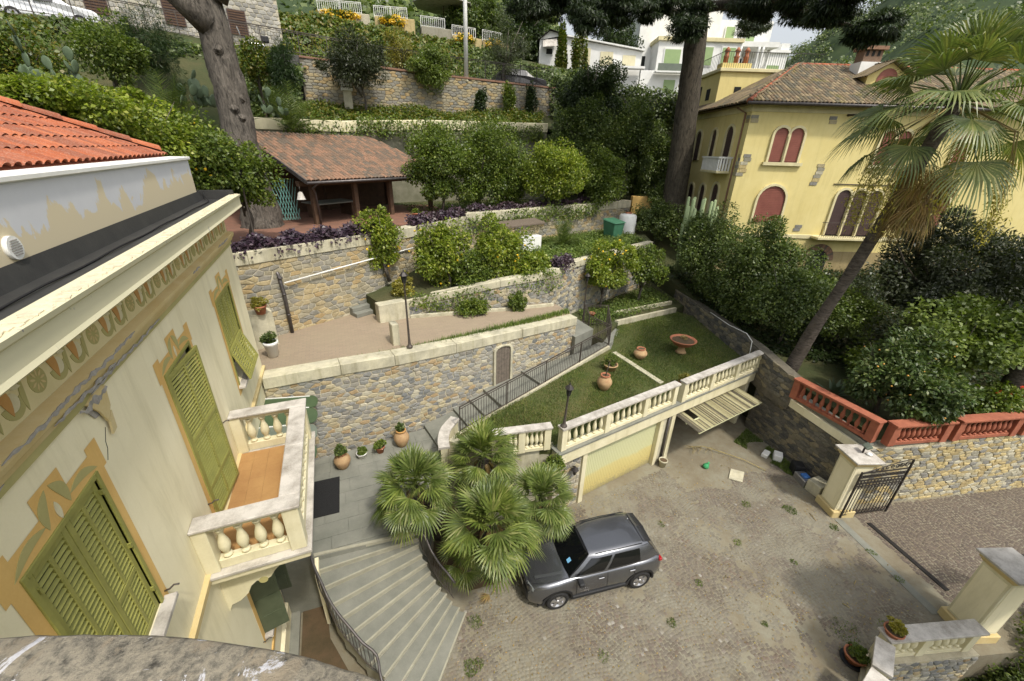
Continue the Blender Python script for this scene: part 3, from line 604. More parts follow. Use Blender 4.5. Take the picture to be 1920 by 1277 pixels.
# string courses, plinth
hb(MB().extrude([(0, 9.28), (.05, 9.29), (.07, 9.35), (.10, 9.38), (.12, 9.44), (.12, 9.49), (0, 9.52)], (XF, 1, 0), (XF, 13.12, 0)), 'string_course', 'ochre_pale')
hb(MB().extrude([(0, 9.2), (.03, 9.2), (.035, 9.278), (0, 9.278)], (XF, 1, 0), (XF, 13.03, 0)), 'painted_line', 'sage')
hb(MB().extrude([(0, 5.35), (.06, 5.36), (.07, 5.48), (0, 5.5)], (XF, 1, 0), (XF, 13.07, 0)), 'string_course', 'ochre_pale')
hb(MB().extrude([(0, 1.25), (.03, 1.25), (.03, 1.37), (0, 1.37)], (XF, 1, 0), (XF, 9.1, 0)), 'painted_line', 'ochre')
hb(MB().extrude([(0, -.3), (.08, -.3), (.08, .55), (0, .6)], (XF, 1, 0), (XF, 9.14, 0)), 'plinth', 'plaster')
hb(MB().extrude([(0, -.3), (.30, -.3), (.30, .10), (0, .10)], (XF, 1, 0), (XF, 9.14, 0)), 'drip_kerb', 'slate')
# quoin strip of ochre paint at the far corner
hb(MB().box(XF-.02, XF+.006, 12.72, 13.006, 4.2, 5.34), 'painted_line', 'ochre')
# frieze: painted scrolls, leaves and daisies on an ochre ground
hb(MB().box(XF, XF+.004, 1, 13.0, 9.525, 9.93), 'frieze', 'frieze_ground')
FX = XF+.006
def flat(pts, x=FX, t=.003):
    m = MB(); n = len(pts); m.add([(x+t, a, b) for a, b in pts]+[(x-.002, a, b) for a, b in pts], [tuple(range(n))]+[(i, n+i, n+(i+1) % n, (i+1) % n) for i in range(n)]); return m
def ring(cy, cz, r0, r1, a0, a1, n=14, sq=1.0):
    return [(cy+r1*math.cos(a0+(a1-a0)*i/n)*sq, cz+r1*math.sin(a0+(a1-a0)*i/n)) for i in range(n+1)]+[(cy+r0*math.cos(a1+(a0-a1)*i/n)*sq, cz+r0*math.sin(a1+(a0-a1)*i/n)) for i in range(n+1)]
def leaf2(c0, c1, w, bend=0.0, n=8):
    a = Vector(c0); b = Vector(c1); d = b-a; p = Vector((-d.y, d.x)).normalized()
    mid = lambda t: a+d*t+p*bend*math.sin(math.pi*t)
    L = [mid(t/n)+p*w*math.sin(math.pi*t/n)**.8 for t in range(n+1)]; R = [mid(t/n)-p*w*math.sin(math.pi*t/n)**.8 for t in range(1, n)][::-1]
    return [tuple(q) for q in L+R]
yy = 1.35; fl = 0
while yy < 12.9:
    hb(flat(ring(yy, 9.72, 0, .12, 0, 2*math.pi, 18)[:18]), 'painted_daisy', 'sage')
    for k in range(9):
        a = k*2*math.pi/9; hb(flat(leaf2((yy+.03*math.cos(a), 9.72+.03*math.sin(a)), (yy+.105*math.cos(a), 9.72+.105*math.sin(a)), .012, 0, 4), FX+.003), 'petal', 'ochre_pale') if yy < 9 else None
    for s in (0, 1):
        y1 = yy+.33+.36*s
        hb(flat(ring(y1, 9.70, .085, .145, math.pi*1.02, math.pi*2.05, 14)), 'painted_scroll', 'sage')
        hb(flat(ring(y1, 9.70, 0, .082, 0, 2*math.pi, 16)[:16]), 'painted_medallion', 'plaster_hi')
        hb(flat(leaf2((y1-.17, 9.92), (y1-.05, 9.6), .055, .05), FX+.003), 'painted_leaf', 'orange_paint')
        hb(flat(leaf2((y1+.02, 9.9), (y1+.16, 9.78), .03, -.03), FX+.003), 'painted_leaf', 'plaster_hi')
        hb(flat(leaf2((y1+.13, 9.55), (y1+.19, 9.86), .03, .02), FX+.002), 'painted_leaf', 'sage')
    yy += 1.06
# cornice and its crumbling upper edge
hb(MB().extrude([(0, 9.93), (.10, 9.94), (.13, 9.99), (.2, 10.0), (.30, 10.06)], (XF, 1, 0), (XF, 13.3, 0)), 'cornice_soffit', 'ochre')
hb(MB().extrude([(.2, 10.003), (.302, 10.063), (.39, 10.08), (.42, 10.11), (.40, 10.15), (.40, 10.33), (.43, 10.36), (.44, 10.41), (.2, 10.41)], (XF, 1, 0), (XF, 13.42, 0)), 'cornice', 'chipped')
M['crust'] = plain('peeling_cream_crust', (222, 210, 180), (186, 176, 152), 8, .9, .5)
cr = MB(); rg = random.Random(5); a = 1.0
while a < 13.4:
    b = min(13.41, a+rg.uniform(.03, .09)); o0 = rg.uniform(.25, .31); o1 = rg.uniform(.38, .435)
    cr.prism([(XF+o0, a), (XF+o1, a), (XF+o1+rg.uniform(-.03, .0), b), (XF+o0+rg.uniform(-.03, .03), b)], 10.40, 10.412+rg.uniform(0, .012)); a = b
tag(hb(cr, 'crumbling_plaster', 'crust'), 'crumbling plaster along the cornice edge', kind='stuff')
hb(MB().extrude([(.22, 10.30), (.26, 10.30), (.3, 10.4), (.22, 10.4)], (XF, 1, 0), (XF, 13.38, 0)), 'gutter_edge', 'bitumen')
g_ = MB(); g_.add([(XF+.3, 1, 10.40), (XF+.22, 1, 10.31), (-3.02, 1, 10.30), (-3.09, 1, 10.50), (XF+.3, 13.36, 10.40), (XF+.22, 13.36, 10.31), (-3.02, 13.36, 10.30), (-3.09, 13.36, 10.50)], [(0, 1, 5, 4), (1, 2, 6, 5), (2, 3, 7, 6)])
hb(g_, 'gutter', 'bitumen')
hb(MB().box(-3.3, XF+.30, 13.3, 13.4, 10.2, 10.52), 'gutter_end', 'bitumen')
hb(MB().tube([(-2.78, 1+.4*i, 10.325+.008*math.sin(i*1.3)) for i in range(30)]+[(-2.82, 12.8, 10.33), (-2.95, 13.1, 10.4), (-3.0, 13.25, 10.5)], .012, 6), 'cable', 'rubber')
hb(MB().box(-3.42, -3.1, 1, 13.15, 10.2, 11.24), 'parapet', 'parapet')
hb(MB().extrude([(0, 10.3), (.015, 10.3), (.015, 10.46), (0, 10.5)], (-3.1, 1, 0), (-3.1, 13.15, 0)), 'upstand', 'bitumen')
bevel(hb(MB().box(-3.48, -3.05, 1, 13.2, 11.242, 11.31), 'parapet_coping', 'white'), .012)
v_ = MB().tube([(-3.11, 5.85, 10.64), (-3.06, 5.85, 10.64)], .12, 18); vo = hb(v_, 'vent', 'white')
for i in range(7): hb(MB().box(-3.058, -3.05, 5.85-.09+.012*abs(i-3), 5.85+.09-.012*abs(i-3), 10.565+i*.024, 10.575+i*.024), 'slat', 'render_grey', vo)
# red tiled hip roof behind the parapet
tl = MB(); n = 7
for z, x0, x1 in ((0, 0, .44),):
    vs = []
    for e, (xx, zz) in enumerate(((0.0, .0), (.44, -.015))):
        for k in range(n+1):
            a = math.pi*k/n; rr = .088-.012*e; vs.append((-xx, .01+.09-rr*math.cos(a)-.0, rr*.62*math.sin(a)+zz))
        vs += [(-xx, .19, .0+zz), (-xx, .225, .012+zz)]
    q = n+3; tl.add(vs, [(i, i+1, q+i+1, q+i) for i in range(q-1)], True)
tile_me = tl.mesh('roof_tile', None)
M['tile_red'] = stone_mat('red_clay_tile', [(166, 92, 60), (176, 102, 68), (150, 82, 56), (162, 96, 70), (142, 84, 62)], .72, None, .15)
tile_me.materials.append(M['tile_red'])
rf = hb(MB().add([(-3.44, 1, 11.30), (-3.44, 13.0, 11.30), (-7.0, 10.8, 12.84), (-7.0, 1, 12.84)], [(0, 1, 2, 3)]), 'roof', 'tile_red')
sl_ = math.atan(.43)
for r in range(9):
    x = -3.46-.36*r; z = 11.345+.36*.43*r; ymax = 12.95-.62*(-3.5-x); y = 4.6+.02*(r % 2)
    while y < ymax:
        t = link('roof_tile', tile_me, rf); t.location = Vector((x, y, z))-Vector((XF, 7, 0))-Vector(rf.location); t.rotation_euler = (0, sl_, random.uniform(-.02, .02)); y += .218
for i in range(8):
    a = Vector((-3.55-.42*i, 12.98-.26*i, 11.44+.18*i)); b = a+Vector((-.47, -.29, .19)); mm = MB(); d = (b-a).normalized(); sd = Vector((d.y, -d.x, 0)).normalized(); u = Vector((0, 0, 1)); vs = []
    for p, r in ((a, .13), (b, .105)):
        for k in range(8): q = math.pi*k/7; vs.append(p+sd*(r*math.cos(q))+u*(r*.85*math.sin(q)))
    mm.add(vs, [(k, k+1, 9+k, 8+k) for k in range(7)]+[tuple(range(8))], True); hb(mm, 'ridge_tile', 'tile_red', rf)
fl_ = MB(); rg = random.Random(2)
for k in range(7): 
    y0 = 3.6+k*.35; fl_.add([(-3.5, y0, 11.36+rg.uniform(0, .05)), (-3.5, y0+.36, 11.36+rg.uniform(0, .05)), (-3.85, y0+.3, 11.56+rg.uniform(0, .06)), (-3.85, y0, 11.56+rg.uniform(0, .06))], [(0, 1, 2, 3)])
hb(fl_, 'flashing', 'white', rf)
# painted window surrounds with stepped crests
def surround(a, b, c, d, w=.2, low=True):
    P = [(a-w, c-.25), (b+w, c-.25), (b+w, d+.12), (b+w+.1, d+.12), (b+w+.1, d+.32), (b-.05, d+.32), (b-.05, d+.46), ((a+b)/2+.2, d+.46), ((a+b)/2+.2, d+.32+.0), ((a+b)/2+.12, d+.30)]
    m = MB(); x = XF+.004
    def rect(y0, y1, z0, z1): m.add([(x, y0, z0), (x, y1, z0), (x, y1, z1), (x, y0, z1)], [(0, 1, 2, 3)])
    rect(a-w, a, c-.02, d); rect(b, b+w, c-.02, d); rect(a-w-.06, b+w+.06, d, d+.26)
    if low: rect(a-w, b+w, c-.22, c-.02)
    cy = (a+b)/2
    rect(a-w-.06, a-w+.16, d+.26, d+.34); rect(b+w-.16, b+w+.06, d+.26, d+.34); rect(cy-.22, cy+.22, d+.26, d+.47)
    s = hb(m, 'painted_surround', 'ochre')
    hb(flat(leaf2((cy-.18, d+.10), (cy-.03, d+.42), .06, .05), x+.002), 'painted_leaf', 'sage', s); hb(flat(leaf2((cy+.18, d+.10), (cy+.03, d+.42), .06, -.05), x+.002), 'painted_leaf', 'sage', s)
    hb(flat(leaf2((cy, d+.06), (cy, d+.26), .035), x+.003), 'painted_leaf', 'plaster_hi', s)
    hb(flat(leaf2((a-.1, d+.08), (cy-.2, d+.16), .045, .06), x+.002), 'painted_leaf', 'sage', s); hb(flat(leaf2((b+.1, d+.08), (cy+.2, d+.16), .045, -.06), x+.002), 'painted_leaf', 'sage', s)
surround(*OP[0]); surround(*OP[1], low=False); surround(*OP[2])
hb(MB().box(XF, XF+.005, 6.62, 6.75, 3.9, 3.9+.0001), 'painted_line', 'ochre') if False else None
def shutter(w, h, cols, rows, name='shutter', mat='shutter', single=True, th=.04, par=None, loc=(0, 0, 0), rot=(0, 0, 0), pitch=.066, st=.07):
    """louvred leaf: width along +y, height along z, face towards +x, origin at the lower hinge corner"""
    f = MB(); cw = (w-2*st-(cols-1)*.05)/cols; zz = st
    f.box(0, th, 0, st, 0, h); f.box(0, th, w-st, w, 0, h)
    edges = [0.0]; tot = h-st*(len(rows)+1)
    f.box(.001, th-.001, st, w-st, 0, st); pan = []
    for r in rows:
        hh = tot*r; pan.append((zz, zz+hh)); zz += hh; f.box(.001, th-.001, st, w-st, zz, min(h, zz+st)); zz += st
    for z0, z1 in pan:
        for c in range(1, cols): y = st+c*cw+(c-1)*.05; f.box(.002, th-.003, y, y+.05, z0, z1)
    o = bevel(link(name, f.mesh(name, M[mat]), par, loc, rot), .005)
    s0 = MB(); s0.bar((0, 0, 0), (0, cw, 0), .007, .036, (-.7, 0, .72)); sm = s0.mesh('slat', M[mat]); allm = MB()
    for z0, z1 in pan:
        k = max(2, int((z1-z0)/pitch))
        for c in range(cols):
            y = st+c*(cw+.05)
            for i in range(k):
                z = z0+(i+.5)*(z1-z0)/k
                if single: link('slat', sm, o, (th*.5, y, z))
                else: allm.bar((th*.5, y, z), (th*.5, y+cw, z), .007, .036, (-.7, 0, .72))
    if not single: tag(allm.build('slats', M[mat], o), 'thin olive louvres', kind='stuff')
    # backing so that no light leaks through
    return o
H0 = Vector(hs_.location)
def hl(x, y, z): return Vector((x, y, z))-H0
for k, y in enumerate((3.43, 4.015)): shutter(.575, 2.0, 2, (.36, .64), par=hs_, loc=hl(XF-.05, y, 6.48))
shutter(1.17, 2.9, 2, (.2, .36, .44), par=hs_, loc=hl(XF-.03, 6.88, 5.55), rot=(0, 0, -rad(6)), single=False)
for k, y in enumerate((10.3, 10.99)):
    shutter(.66, 1.16, 2, (1.0,), par=hs_, loc=hl(XF-.05, y, 7.28), single=False)
    shutter(.66, .84, 2, (1.0,), par=hs_, loc=hl(XF-.02+.25, y, 6.48), rot=(0, -rad(18), 0), single=False)
for a, b, c, d in OP[:3]:
    f = MB(); f.box(XF-.07, XF+.02, a-.06, a, c, d+.06); f.box(XF-.07, XF+.02, b, b+.06, c, d+.06); f.box(XF-.069, XF+.019, a, b, d, d+.06); bevel(hb(f, 'window_frame', 'shutter'), .006)
for a, b, c, d in (OP[0], OP[2]): bevel(hb(MB().box(XF-.1, XF+.14, a-.12, b+.12, c-.07, c-.001), 'window_sill', 'marble'), .008)
for y, z in ((3.3, 7.3), (4.75, 6.5), (6.65, 6.1), (8.3, 6.62), (6.72, 2.05)): hb(MB().tube([(XF, y, z), (XF+.06, y, z+.01), (XF+.1, y+.03, z+.03), (XF+.16, y+.02, z+.03)], .012, 6), 'shutter_hook', 'iron')
for y in (3.44, 4.58):
    for z in (6.75, 7.5, 8.3): hb(MB().box(XF-.02, XF+.025, y-.012, y+.012, z, z+.06), 'hinge', 'shutter')
# lower window with dark green shutters standing open
hb(MB().box(XF, XF+.004, 6.78, 6.94, 1.9, 3.88), 'painted_surround', 'ochre'); hb(MB().box(XF, XF+.0045, 7.96, 8.12, 1.9, 3.88), 'painted_surround', 'ochre')
bevel(hb(MB().box(XF-.1, XF+.16, 6.85, 8.05, 1.92, 1.999), 'window_sill', 'marble'), .008)
def leafpanel(y, rz, wd=.5):
    o = link('shutter', MB().box(0, .04, 0, wd, 0, 1.68).mesh('shutter', M['shutter_dk']), hs_, hl(XF-.02, y, 2.02), (0, 0, rz)); bevel(o, .006)
    for z in (.06, .6, 1.15): link('panel', MB().box(.04, .052, .06, wd-.06, z, z+.46).mesh('panel', M['shutter_dk']), o)
leafpanel(6.96, rad(-78)); leafpanel(7.94, rad(-95), .5)
hb(MB().box(XF-.25, XF-.2, 6.97, 7.93, 2.02, 3.7), 'window_pane', 'dark')
# broken string course: bare render and loose flakes
rg = random.Random(11)
for (y0, y1, z0, z1, x, mt) in ((3.6, 6.2, 9.44, 9.50, .124, 'render_grey'), (4.3, 5.6, 9.31, 9.37, .09, 'render_grey'), (5.0, 7.2, 9.25, 9.30, .06, 'render_grey'), (4.75, 5.35, 9.12, 9.24, .045, 'render_grey'), (1.5, 3.4, 9.4, 9.49, .124, 'render_grey'), (1.8, 3.6, 9.28, 9.33, .08, 'render_grey'), (9.0, 9.5, 9.44, 9.49, .124, 'render_grey'), (11.2, 12.3, 9.45, 9.5, .124, 'render_grey')):
    top = []; bot = []; n = max(8, int((y1-y0)/.03)); ph = [rg.uniform(0, 6.28) for _ in range(6)]
    for i in range(n+1):
        y = y0+(y1-y0)*i/n; s = max(0.0, math.sin(math.pi*i/n))**.35; w_ = lambda k: math.sin(y*(5+7*k)+ph[k])+.6*math.sin(y*(23+9*k)+ph[k+1])
        mid = (z0+z1)/2+(z1-z0)*.16*w_(0); hgt = (z1-z0)/2*s
        top.append((y, mid+hgt*max(.12, .6+.34*w_(2)+rg.uniform(-.15, .15)))); bot.append((y, mid-hgt*max(.12, .6+.34*w_(4)+rg.uniform(-.15, .15))))
    hb(flat(top+bot[::-1], XF+x, .006), 'bare_render', mt)
for pts in ([(5.2, 9.27), (5.32, 9.2), (5.26, 8.98), (5.12, 8.86), (5.05, 9.02), (4.9, 9.2)], [(5.14, 8.85), (5.24, 8.93), (5.2, 8.72), (5.1, 8.7)]):
    hb(flat(pts, XF+.03, .02), 'loose_plaster', 'ochre_pale')
hb(flat([(5.36, 9.22), (5.34, 9.05), (5.22, 8.95), (5.0, 8.98), (4.92, 9.1), (5.1, 9.2)], XF+.012, .004), 'bare_render', 'render_grey')
hb(MB().tube([(XF+.002, 5.1, 8.8), (XF+.003, 5.0, 8.68), (XF+.003, 4.98, 8.6), (XF+.002, 4.9, 8.5)], .003, 4), 'crack', 'dark')
# ---- balcony
bal = hb(MB().box(XF, -1.17, 5.70, 9.06, 5.26, 5.40), 'balcony', 'plaster_hi'); bevel(bal, .03, 2)
bevel(hb(MB().box(XF, -1.13, 5.66, 9.10, 5.404, 5.47), 'slab_edge', 'marble', bal), .01)
for i in range(4):
    for j in range(9):
        a = XF+.05+i*.275; b = 6.02+j*.305; hb(MB().box(a, a+.272, b, min(b+.302, 8.76), 5.47, 5.482), 'floor_tile', 'clay', bal)
BPROF = [(.055, 0), (.055, .05), (.035, .055), (.03, .08), (.042, .11), (.066, .19), (.07, .25), (.058, .33), (.036, .42), (.03, .47), (.04, .5), (.04, .53), (.052, .535), (.052, .58)]
def bal_mesh(mat, sc=1.0, zs=1.0): return MB().lathe([(r*sc, z*zs) for r, z in BPROF], 12).mesh('baluster', M[mat])
bm_ = bal_mesh('plaster_hi', 1.25, 1.03)
def bpier(x0, x1, y0, y1): bevel(hb(MB().box(x0, x1, y0, y1, 5.472, 6.395), 'pier', 'plaster_hi', bal), .01); 
bpier(XF, XF+.2, 5.74, 5.98); bpier(-1.44, -1.2, 5.74, 5.98); bpier(XF, XF+.2, 8.78, 9.02); bpier(-1.44, -1.2, 8.78, 9.02)
for y in (5.79, 8.83): bevel(hb(MB().box(XF+.202, -1.442, y, y+.15, 5.473, 5.66), 'bottom_rail', 'plaster_hi', bal), .01)
bevel(hb(MB().box(-1.40, -1.24, 5.982, 8.778, 5.473, 5.66), 'bottom_rail', 'plaster_hi', bal), .01)
for y in (5.80, 8.84): hb(MB().box(XF+.202, -1.442, y, y+.13, 6.28, 6.39), 'top_rail', 'plaster_hi', bal)
hb(MB().box(-1.39, -1.25, 5.982, 8.778, 6.28, 6.39), 'top_rail', 'plaster_hi', bal)
bo = H0+Vector(bal.location)
for y in (5.865, 8.905):
    for i in range(4): link('baluster', bm_, bal, Vector((XF+.2+(i+.5)*.252, y, 5.66))-bo)
for i in range(10): link('baluster', bm_, bal, Vector((-1.32, 5.98+(i+.5)*.28, 5.66))-bo)
for (x0, x1, y0, y1) in ((XF+.005, -1.16, 5.70, 6.02), (XF+.005, -1.16, 8.74, 9.04), (-1.48, -1.16, 6.022, 7.35), (-1.48, -1.16, 7.352, 8.738)): bevel(hb(MB().box(x0, x1, y0, y1, 6.397, 6.45), 'coping', 'marble', bal), .012)
for y in (6.0, 8.66):
    pr = [(0, 5.26), (1.38, 5.26), (1.40, 5.16), (1.32, 5.08), (1.12, 5.06), (.95, 4.98), (.82, 4.86), (.74, 4.74), (.62, 4.68), (.52, 4.74), (.42, 4.66), (.34, 4.5), (.2, 4.38), (.06, 4.34), (0, 4.2)]
    m = MB(); n = len(pr); m.add([(XF+a, y, z) for a, z in pr]+[(XF+a, y+.16, z) for a, z in pr], [tuple(range(n)), tuple(range(n, 2*n))[::-1]]+[(i, n+i, n+(i+1) % n, (i+1) % n) for i in range(n)])
    b_ = hb(m, 'bracket', 'plaster_hi', bal)
    hb(MB().tube([(XF+.62, y-.012, 4.72), (XF+.62, y+.172, 4.72)], .07, 12), 'scroll', 'sage', bal)
# ---- green scalloped canopy over the entrance
aw = empty('awning', (XF, 10.8, 4.6), 0, 'green scalloped canopy over the villa entrance, above the doormat', 'awning')
M['awn_green'] = plain('green_canopy_sheet', (74, 92, 64), (62, 80, 54), 2, .3, .02)
M['awn_grey'] = plain('canopy_reflection_grey', (112, 120, 108), (98, 107, 95), 2, .3, .02)  # reflection on one canopy lobe put into its colour; plain grey elsewhere
for k, (y0, y1, mt) in enumerate(((11.66, 12.37, 'awn_green'), (10.84, 11.65, 'awn_green'), (9.98, 10.81, 'awn_grey'), (9.14, 9.95, 'awn_green'))):
    P = [(0.0, y0), (1.15, y0)]+[(1.15+.26*math.sin(math.pi*i/8)**.6, y0+(y1-y0)*(.5-.5*math.cos(math.pi*i/8))) for i in range(1, 8)]+[(1.15, y1), (0, y1)]
    m = MB(); n = len(P); zf = lambda x: 4.72-.13*x-4.6
    m.add([(x, y-10.8, zf(x)) for x, y in P]+[(x, y-10.8, zf(x)-.02) for x, y in P], [tuple(range(n)), tuple(range(n, 2*n))[::-1]]+[(i, n+i, n+(i+1) % n, (i+1) % n) for i in range(n)])
    m.build('canopy_sheet', M[mt], aw)
for y in (11.665, 10.825, 9.965, 9.14, 12.32): MB().bar((0, y-10.8, .13), (1.18, y-10.8, -.03), .025, .03).build('canopy_bar', M['white'], aw)
# ---- curved parapet of the tower terrace just below the viewpoint
LE = [(-2.6, 1.42), (-1.9, 1.40), (-1.5, 1.37), (-1.13, 1.29), (-.9, 1.21), (-.64, 1.1), (-.31, .92), (-.17, .82), (-.05, .73), (.12, .56), (.28, .34), (.38, .1), (.42, -.2), (.42, -.6)]
def smooth(P, k=4):
    out = []; n = len(P)
    for i in range(n-1):
        p0, p1, p2, p3 = (Vector(P[max(0, min(n-1, j))]) for j in (i-1, i, i+1, i+2))
        for q in range(k):
            t = q/k; out.append(.5*((2*p1)+(p2-p0)*t+(2*p0-5*p1+4*p2-p3)*t*t+(3*p1-p0-3*p2+p3)*t**3))
    return out+[Vector(P[-1])]
LE = smooth(LE, 5)
le = empty('parapet_ledge', (0, 0, 9.2), 0, 'curved lichen stained parapet ledge crossing the bottom of the picture', 'parapet')
def ledge_ring(o0, o1, z0, z1, name, mat):
    m = MB(); n = len(LE); nn = []
    for i in range(n):
        d = (LE[min(n-1, i+1)]-LE[max(0, i-1)]).normalized(); nn.append(Vector((-d.y, d.x)))
    vs = []
    for i in range(n):
        a = LE[i]+nn[i]*o0; b = LE[i]+nn[i]*o1; j = rng.uniform(-.004, .004)
        vs += [(a.x, a.y, z0-9.2), (a.x, a.y, z1-9.2-.012+j), (a.x*.92+b.x*.08, a.y*.92+b.y*.08, z1-9.2+j), (b.x*.92+a.x*.08, b.y*.92+a.y*.08, z1-9.2+j), (b.x, b.y, z1-9.2-.012), (b.x, b.y, z0-9.2)]
    fs = [(i*6+k, (i+1)*6+k, (i+1)*6+(k+1) % 6, i*6+(k+1) % 6) for i in range(n-1) for k in range(6)]
    m.add(vs, fs+[tuple(range(6))[::-1], tuple((n-1)*6+k for k in range(6))], True)
    return m.build(name, M[mat], le)
ledge_ring(0, -.15, 10.12, 10.3, 'coping', 'ledge'); ledge_ring(-.152, -.24, 10.0, 10.25, 'coping', 'ledge'); ledge_ring(-.02, -.22, 8.9, 10.118, 'wall_face', 'plaster')
tag(MB().prism([tuple(p) for p in LE]+[(.42, -6), (-2.6, -6)], -2.9, 9.25).build('tower', M['plaster']), 'cream tower of the villa carrying the terrace under the viewpoint', 'tower')
# ---------------------------------------------------------------- garage block under the lawn
GA = rad(9.1)
ga = empty('garage', (5.6, 8.92, 0), GA, 'cream garage block under the lawn, one door shut and one tilted open', 'garage')
def gl(x, y): return (5.6+x*math.cos(GA)-y*math.sin(GA), 8.92+x*math.sin(GA)+y*math.cos(GA))
m = NT('garage_door_paint_and_shade'); z_ = m.n('ShaderNodeSeparateXYZ'); m.l(m.pos(), z_); n = m.noise(1.2, 5, .7); n2 = m.noise(14, 5, .8); n3 = m.noise(60, 3)
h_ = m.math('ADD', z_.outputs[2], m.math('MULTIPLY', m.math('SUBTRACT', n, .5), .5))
c = m.ramp(m.math('MULTIPLY', h_, .4), [(0.0, hx((150, 140, 96))), (0.12, hx((198, 182, 118))), (0.36, hx((204, 192, 130))), (0.42, hx((198, 198, 152))), (1, hx((194, 196, 158)))])  # shade of the upper half put into the paint colour, yellower below
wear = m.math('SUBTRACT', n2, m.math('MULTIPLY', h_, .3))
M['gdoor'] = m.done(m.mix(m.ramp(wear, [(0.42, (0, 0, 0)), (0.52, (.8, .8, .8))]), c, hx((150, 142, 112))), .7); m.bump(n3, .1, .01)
M['gdoor_old'] = stone_mat('weathered_slat_paint', [(164, 158, 120), (128, 120, 94), (96, 90, 72), (148, 142, 108), (78, 73, 60), (138, 130, 98), (176, 170, 134)], .6, None, .2)
def gb(mb, name, mat, par=None, bv=.008):
    o = mb.build(name, M[mat], par or ga)
    return bevel(o, bv) if bv else o
gb(MB().box(0, 11.55, -.02, .4, 2.34, 2.8), 'fascia', 'plaster_hi', bv=.02)
gb(MB().box(-.03, 11.58, -.07, .4, 2.803, 2.88), 'ledge', 'slate')
gb(MB().box(.05, 11.5, .3, 5.2, 2.36, 2.62), 'roof_slab', 'concrete', bv=0)
gb(MB().box(0.02, 1.30, .16, .5, -.1, 2.338), 'stone_face', 'mortar', bv=0)
rg = random.Random(21); fm = lambda u, v, o: (u, .16-o, v); rest = MB()
for poly in cells(.03, 1.16, 0.0, 2.33, .26, .17, rg):
    r = stone_verts(poly, fm, .01, .025, rg)
    if r: mm = MB(); mm.add(*r); mm.build('stone', M['stone_warm'], ga)
gb(MB().box(-.0, .3, .5, 5.3, -.1, 2.338), 'side_wall', 'concrete', bv=0)
gb(MB().box(.3, 11.6, 5.2, 5.5, -.1, 2.338), 'back_wall', 'concrete', bv=0)
gb(MB().box(11.1, 11.5, .2, 5.2, -.1, 2.338), 'side_wall', 'concrete', bv=0)
gb(MB().box(5.35, 5.75, .32, 5.2, -.1, 2.338), 'partition', 'concrete', bv=0)
gb(MB().box(1.2, 1.40, .08, .34, -.1, 2.338), 'door_jamb', 'plaster_hi')
gb(MB().box(5.16, 5.36, .08, .34, -.1, 2.338), 'door_jamb', 'plaster_hi')
gb(MB().box(5.78, 6.0, .04, .34, -.1, 2.338), 'door_jamb', 'plaster_hi')
gb(MB().box(10.92, 11.1, .06, .34, -.1, 2.338), 'door_jamb', 'plaster_hi')
gb(MB().box(5.365, 5.775, .12, .318, -.1, 2.337), 'pillar', 'concrete', bv=.015)
MB().tube([(5.62, .06, .02), (5.62, .06, 2.32)], .05, 8).build('downpipe', M['zinc'], ga)
gb(MB().box(1.402, 5.158, .22, .32, 2.16, 2.336), 'lintel', 'plaster_hi')
gb(MB().box(6.002, 10.918, .22, .32, 2.2, 2.336), 'lintel', 'plaster_hi')
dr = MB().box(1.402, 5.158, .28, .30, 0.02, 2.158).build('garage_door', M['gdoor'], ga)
x = 1.406
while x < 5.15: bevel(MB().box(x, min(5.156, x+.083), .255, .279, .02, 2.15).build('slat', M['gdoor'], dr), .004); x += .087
# tilted open door: slats on a frame, hinged under the lintel
od = link('garage_door', MB().box(0, 4.3, -.0, .03, -.03, 0).mesh('garage_door', M['gdoor_old']), ga, (6.05, .25, 2.2), (rad(7), 0, 0))
rg = random.Random(8); x = 0.0
while x < 4.28:
    if not (.45 < x < .75): bevel(MB().box(x, x+.062, -1.28, -.0+rg.uniform(-.01, .0), 0, .012+rg.uniform(0, .006)).build('slat', M['gdoor_old'], od), .003)
    else: bevel(MB().box(x, x+.062, -1.28, -.72, 0, .012).build('slat', M['gdoor_old'], od), .003)
    x += .067
for y in (-1.29, -.7, -.08): MB().box(-.01, 4.31, y, y+.045, -.04, -.001).build('frame_bar', M['gdoor'], od)
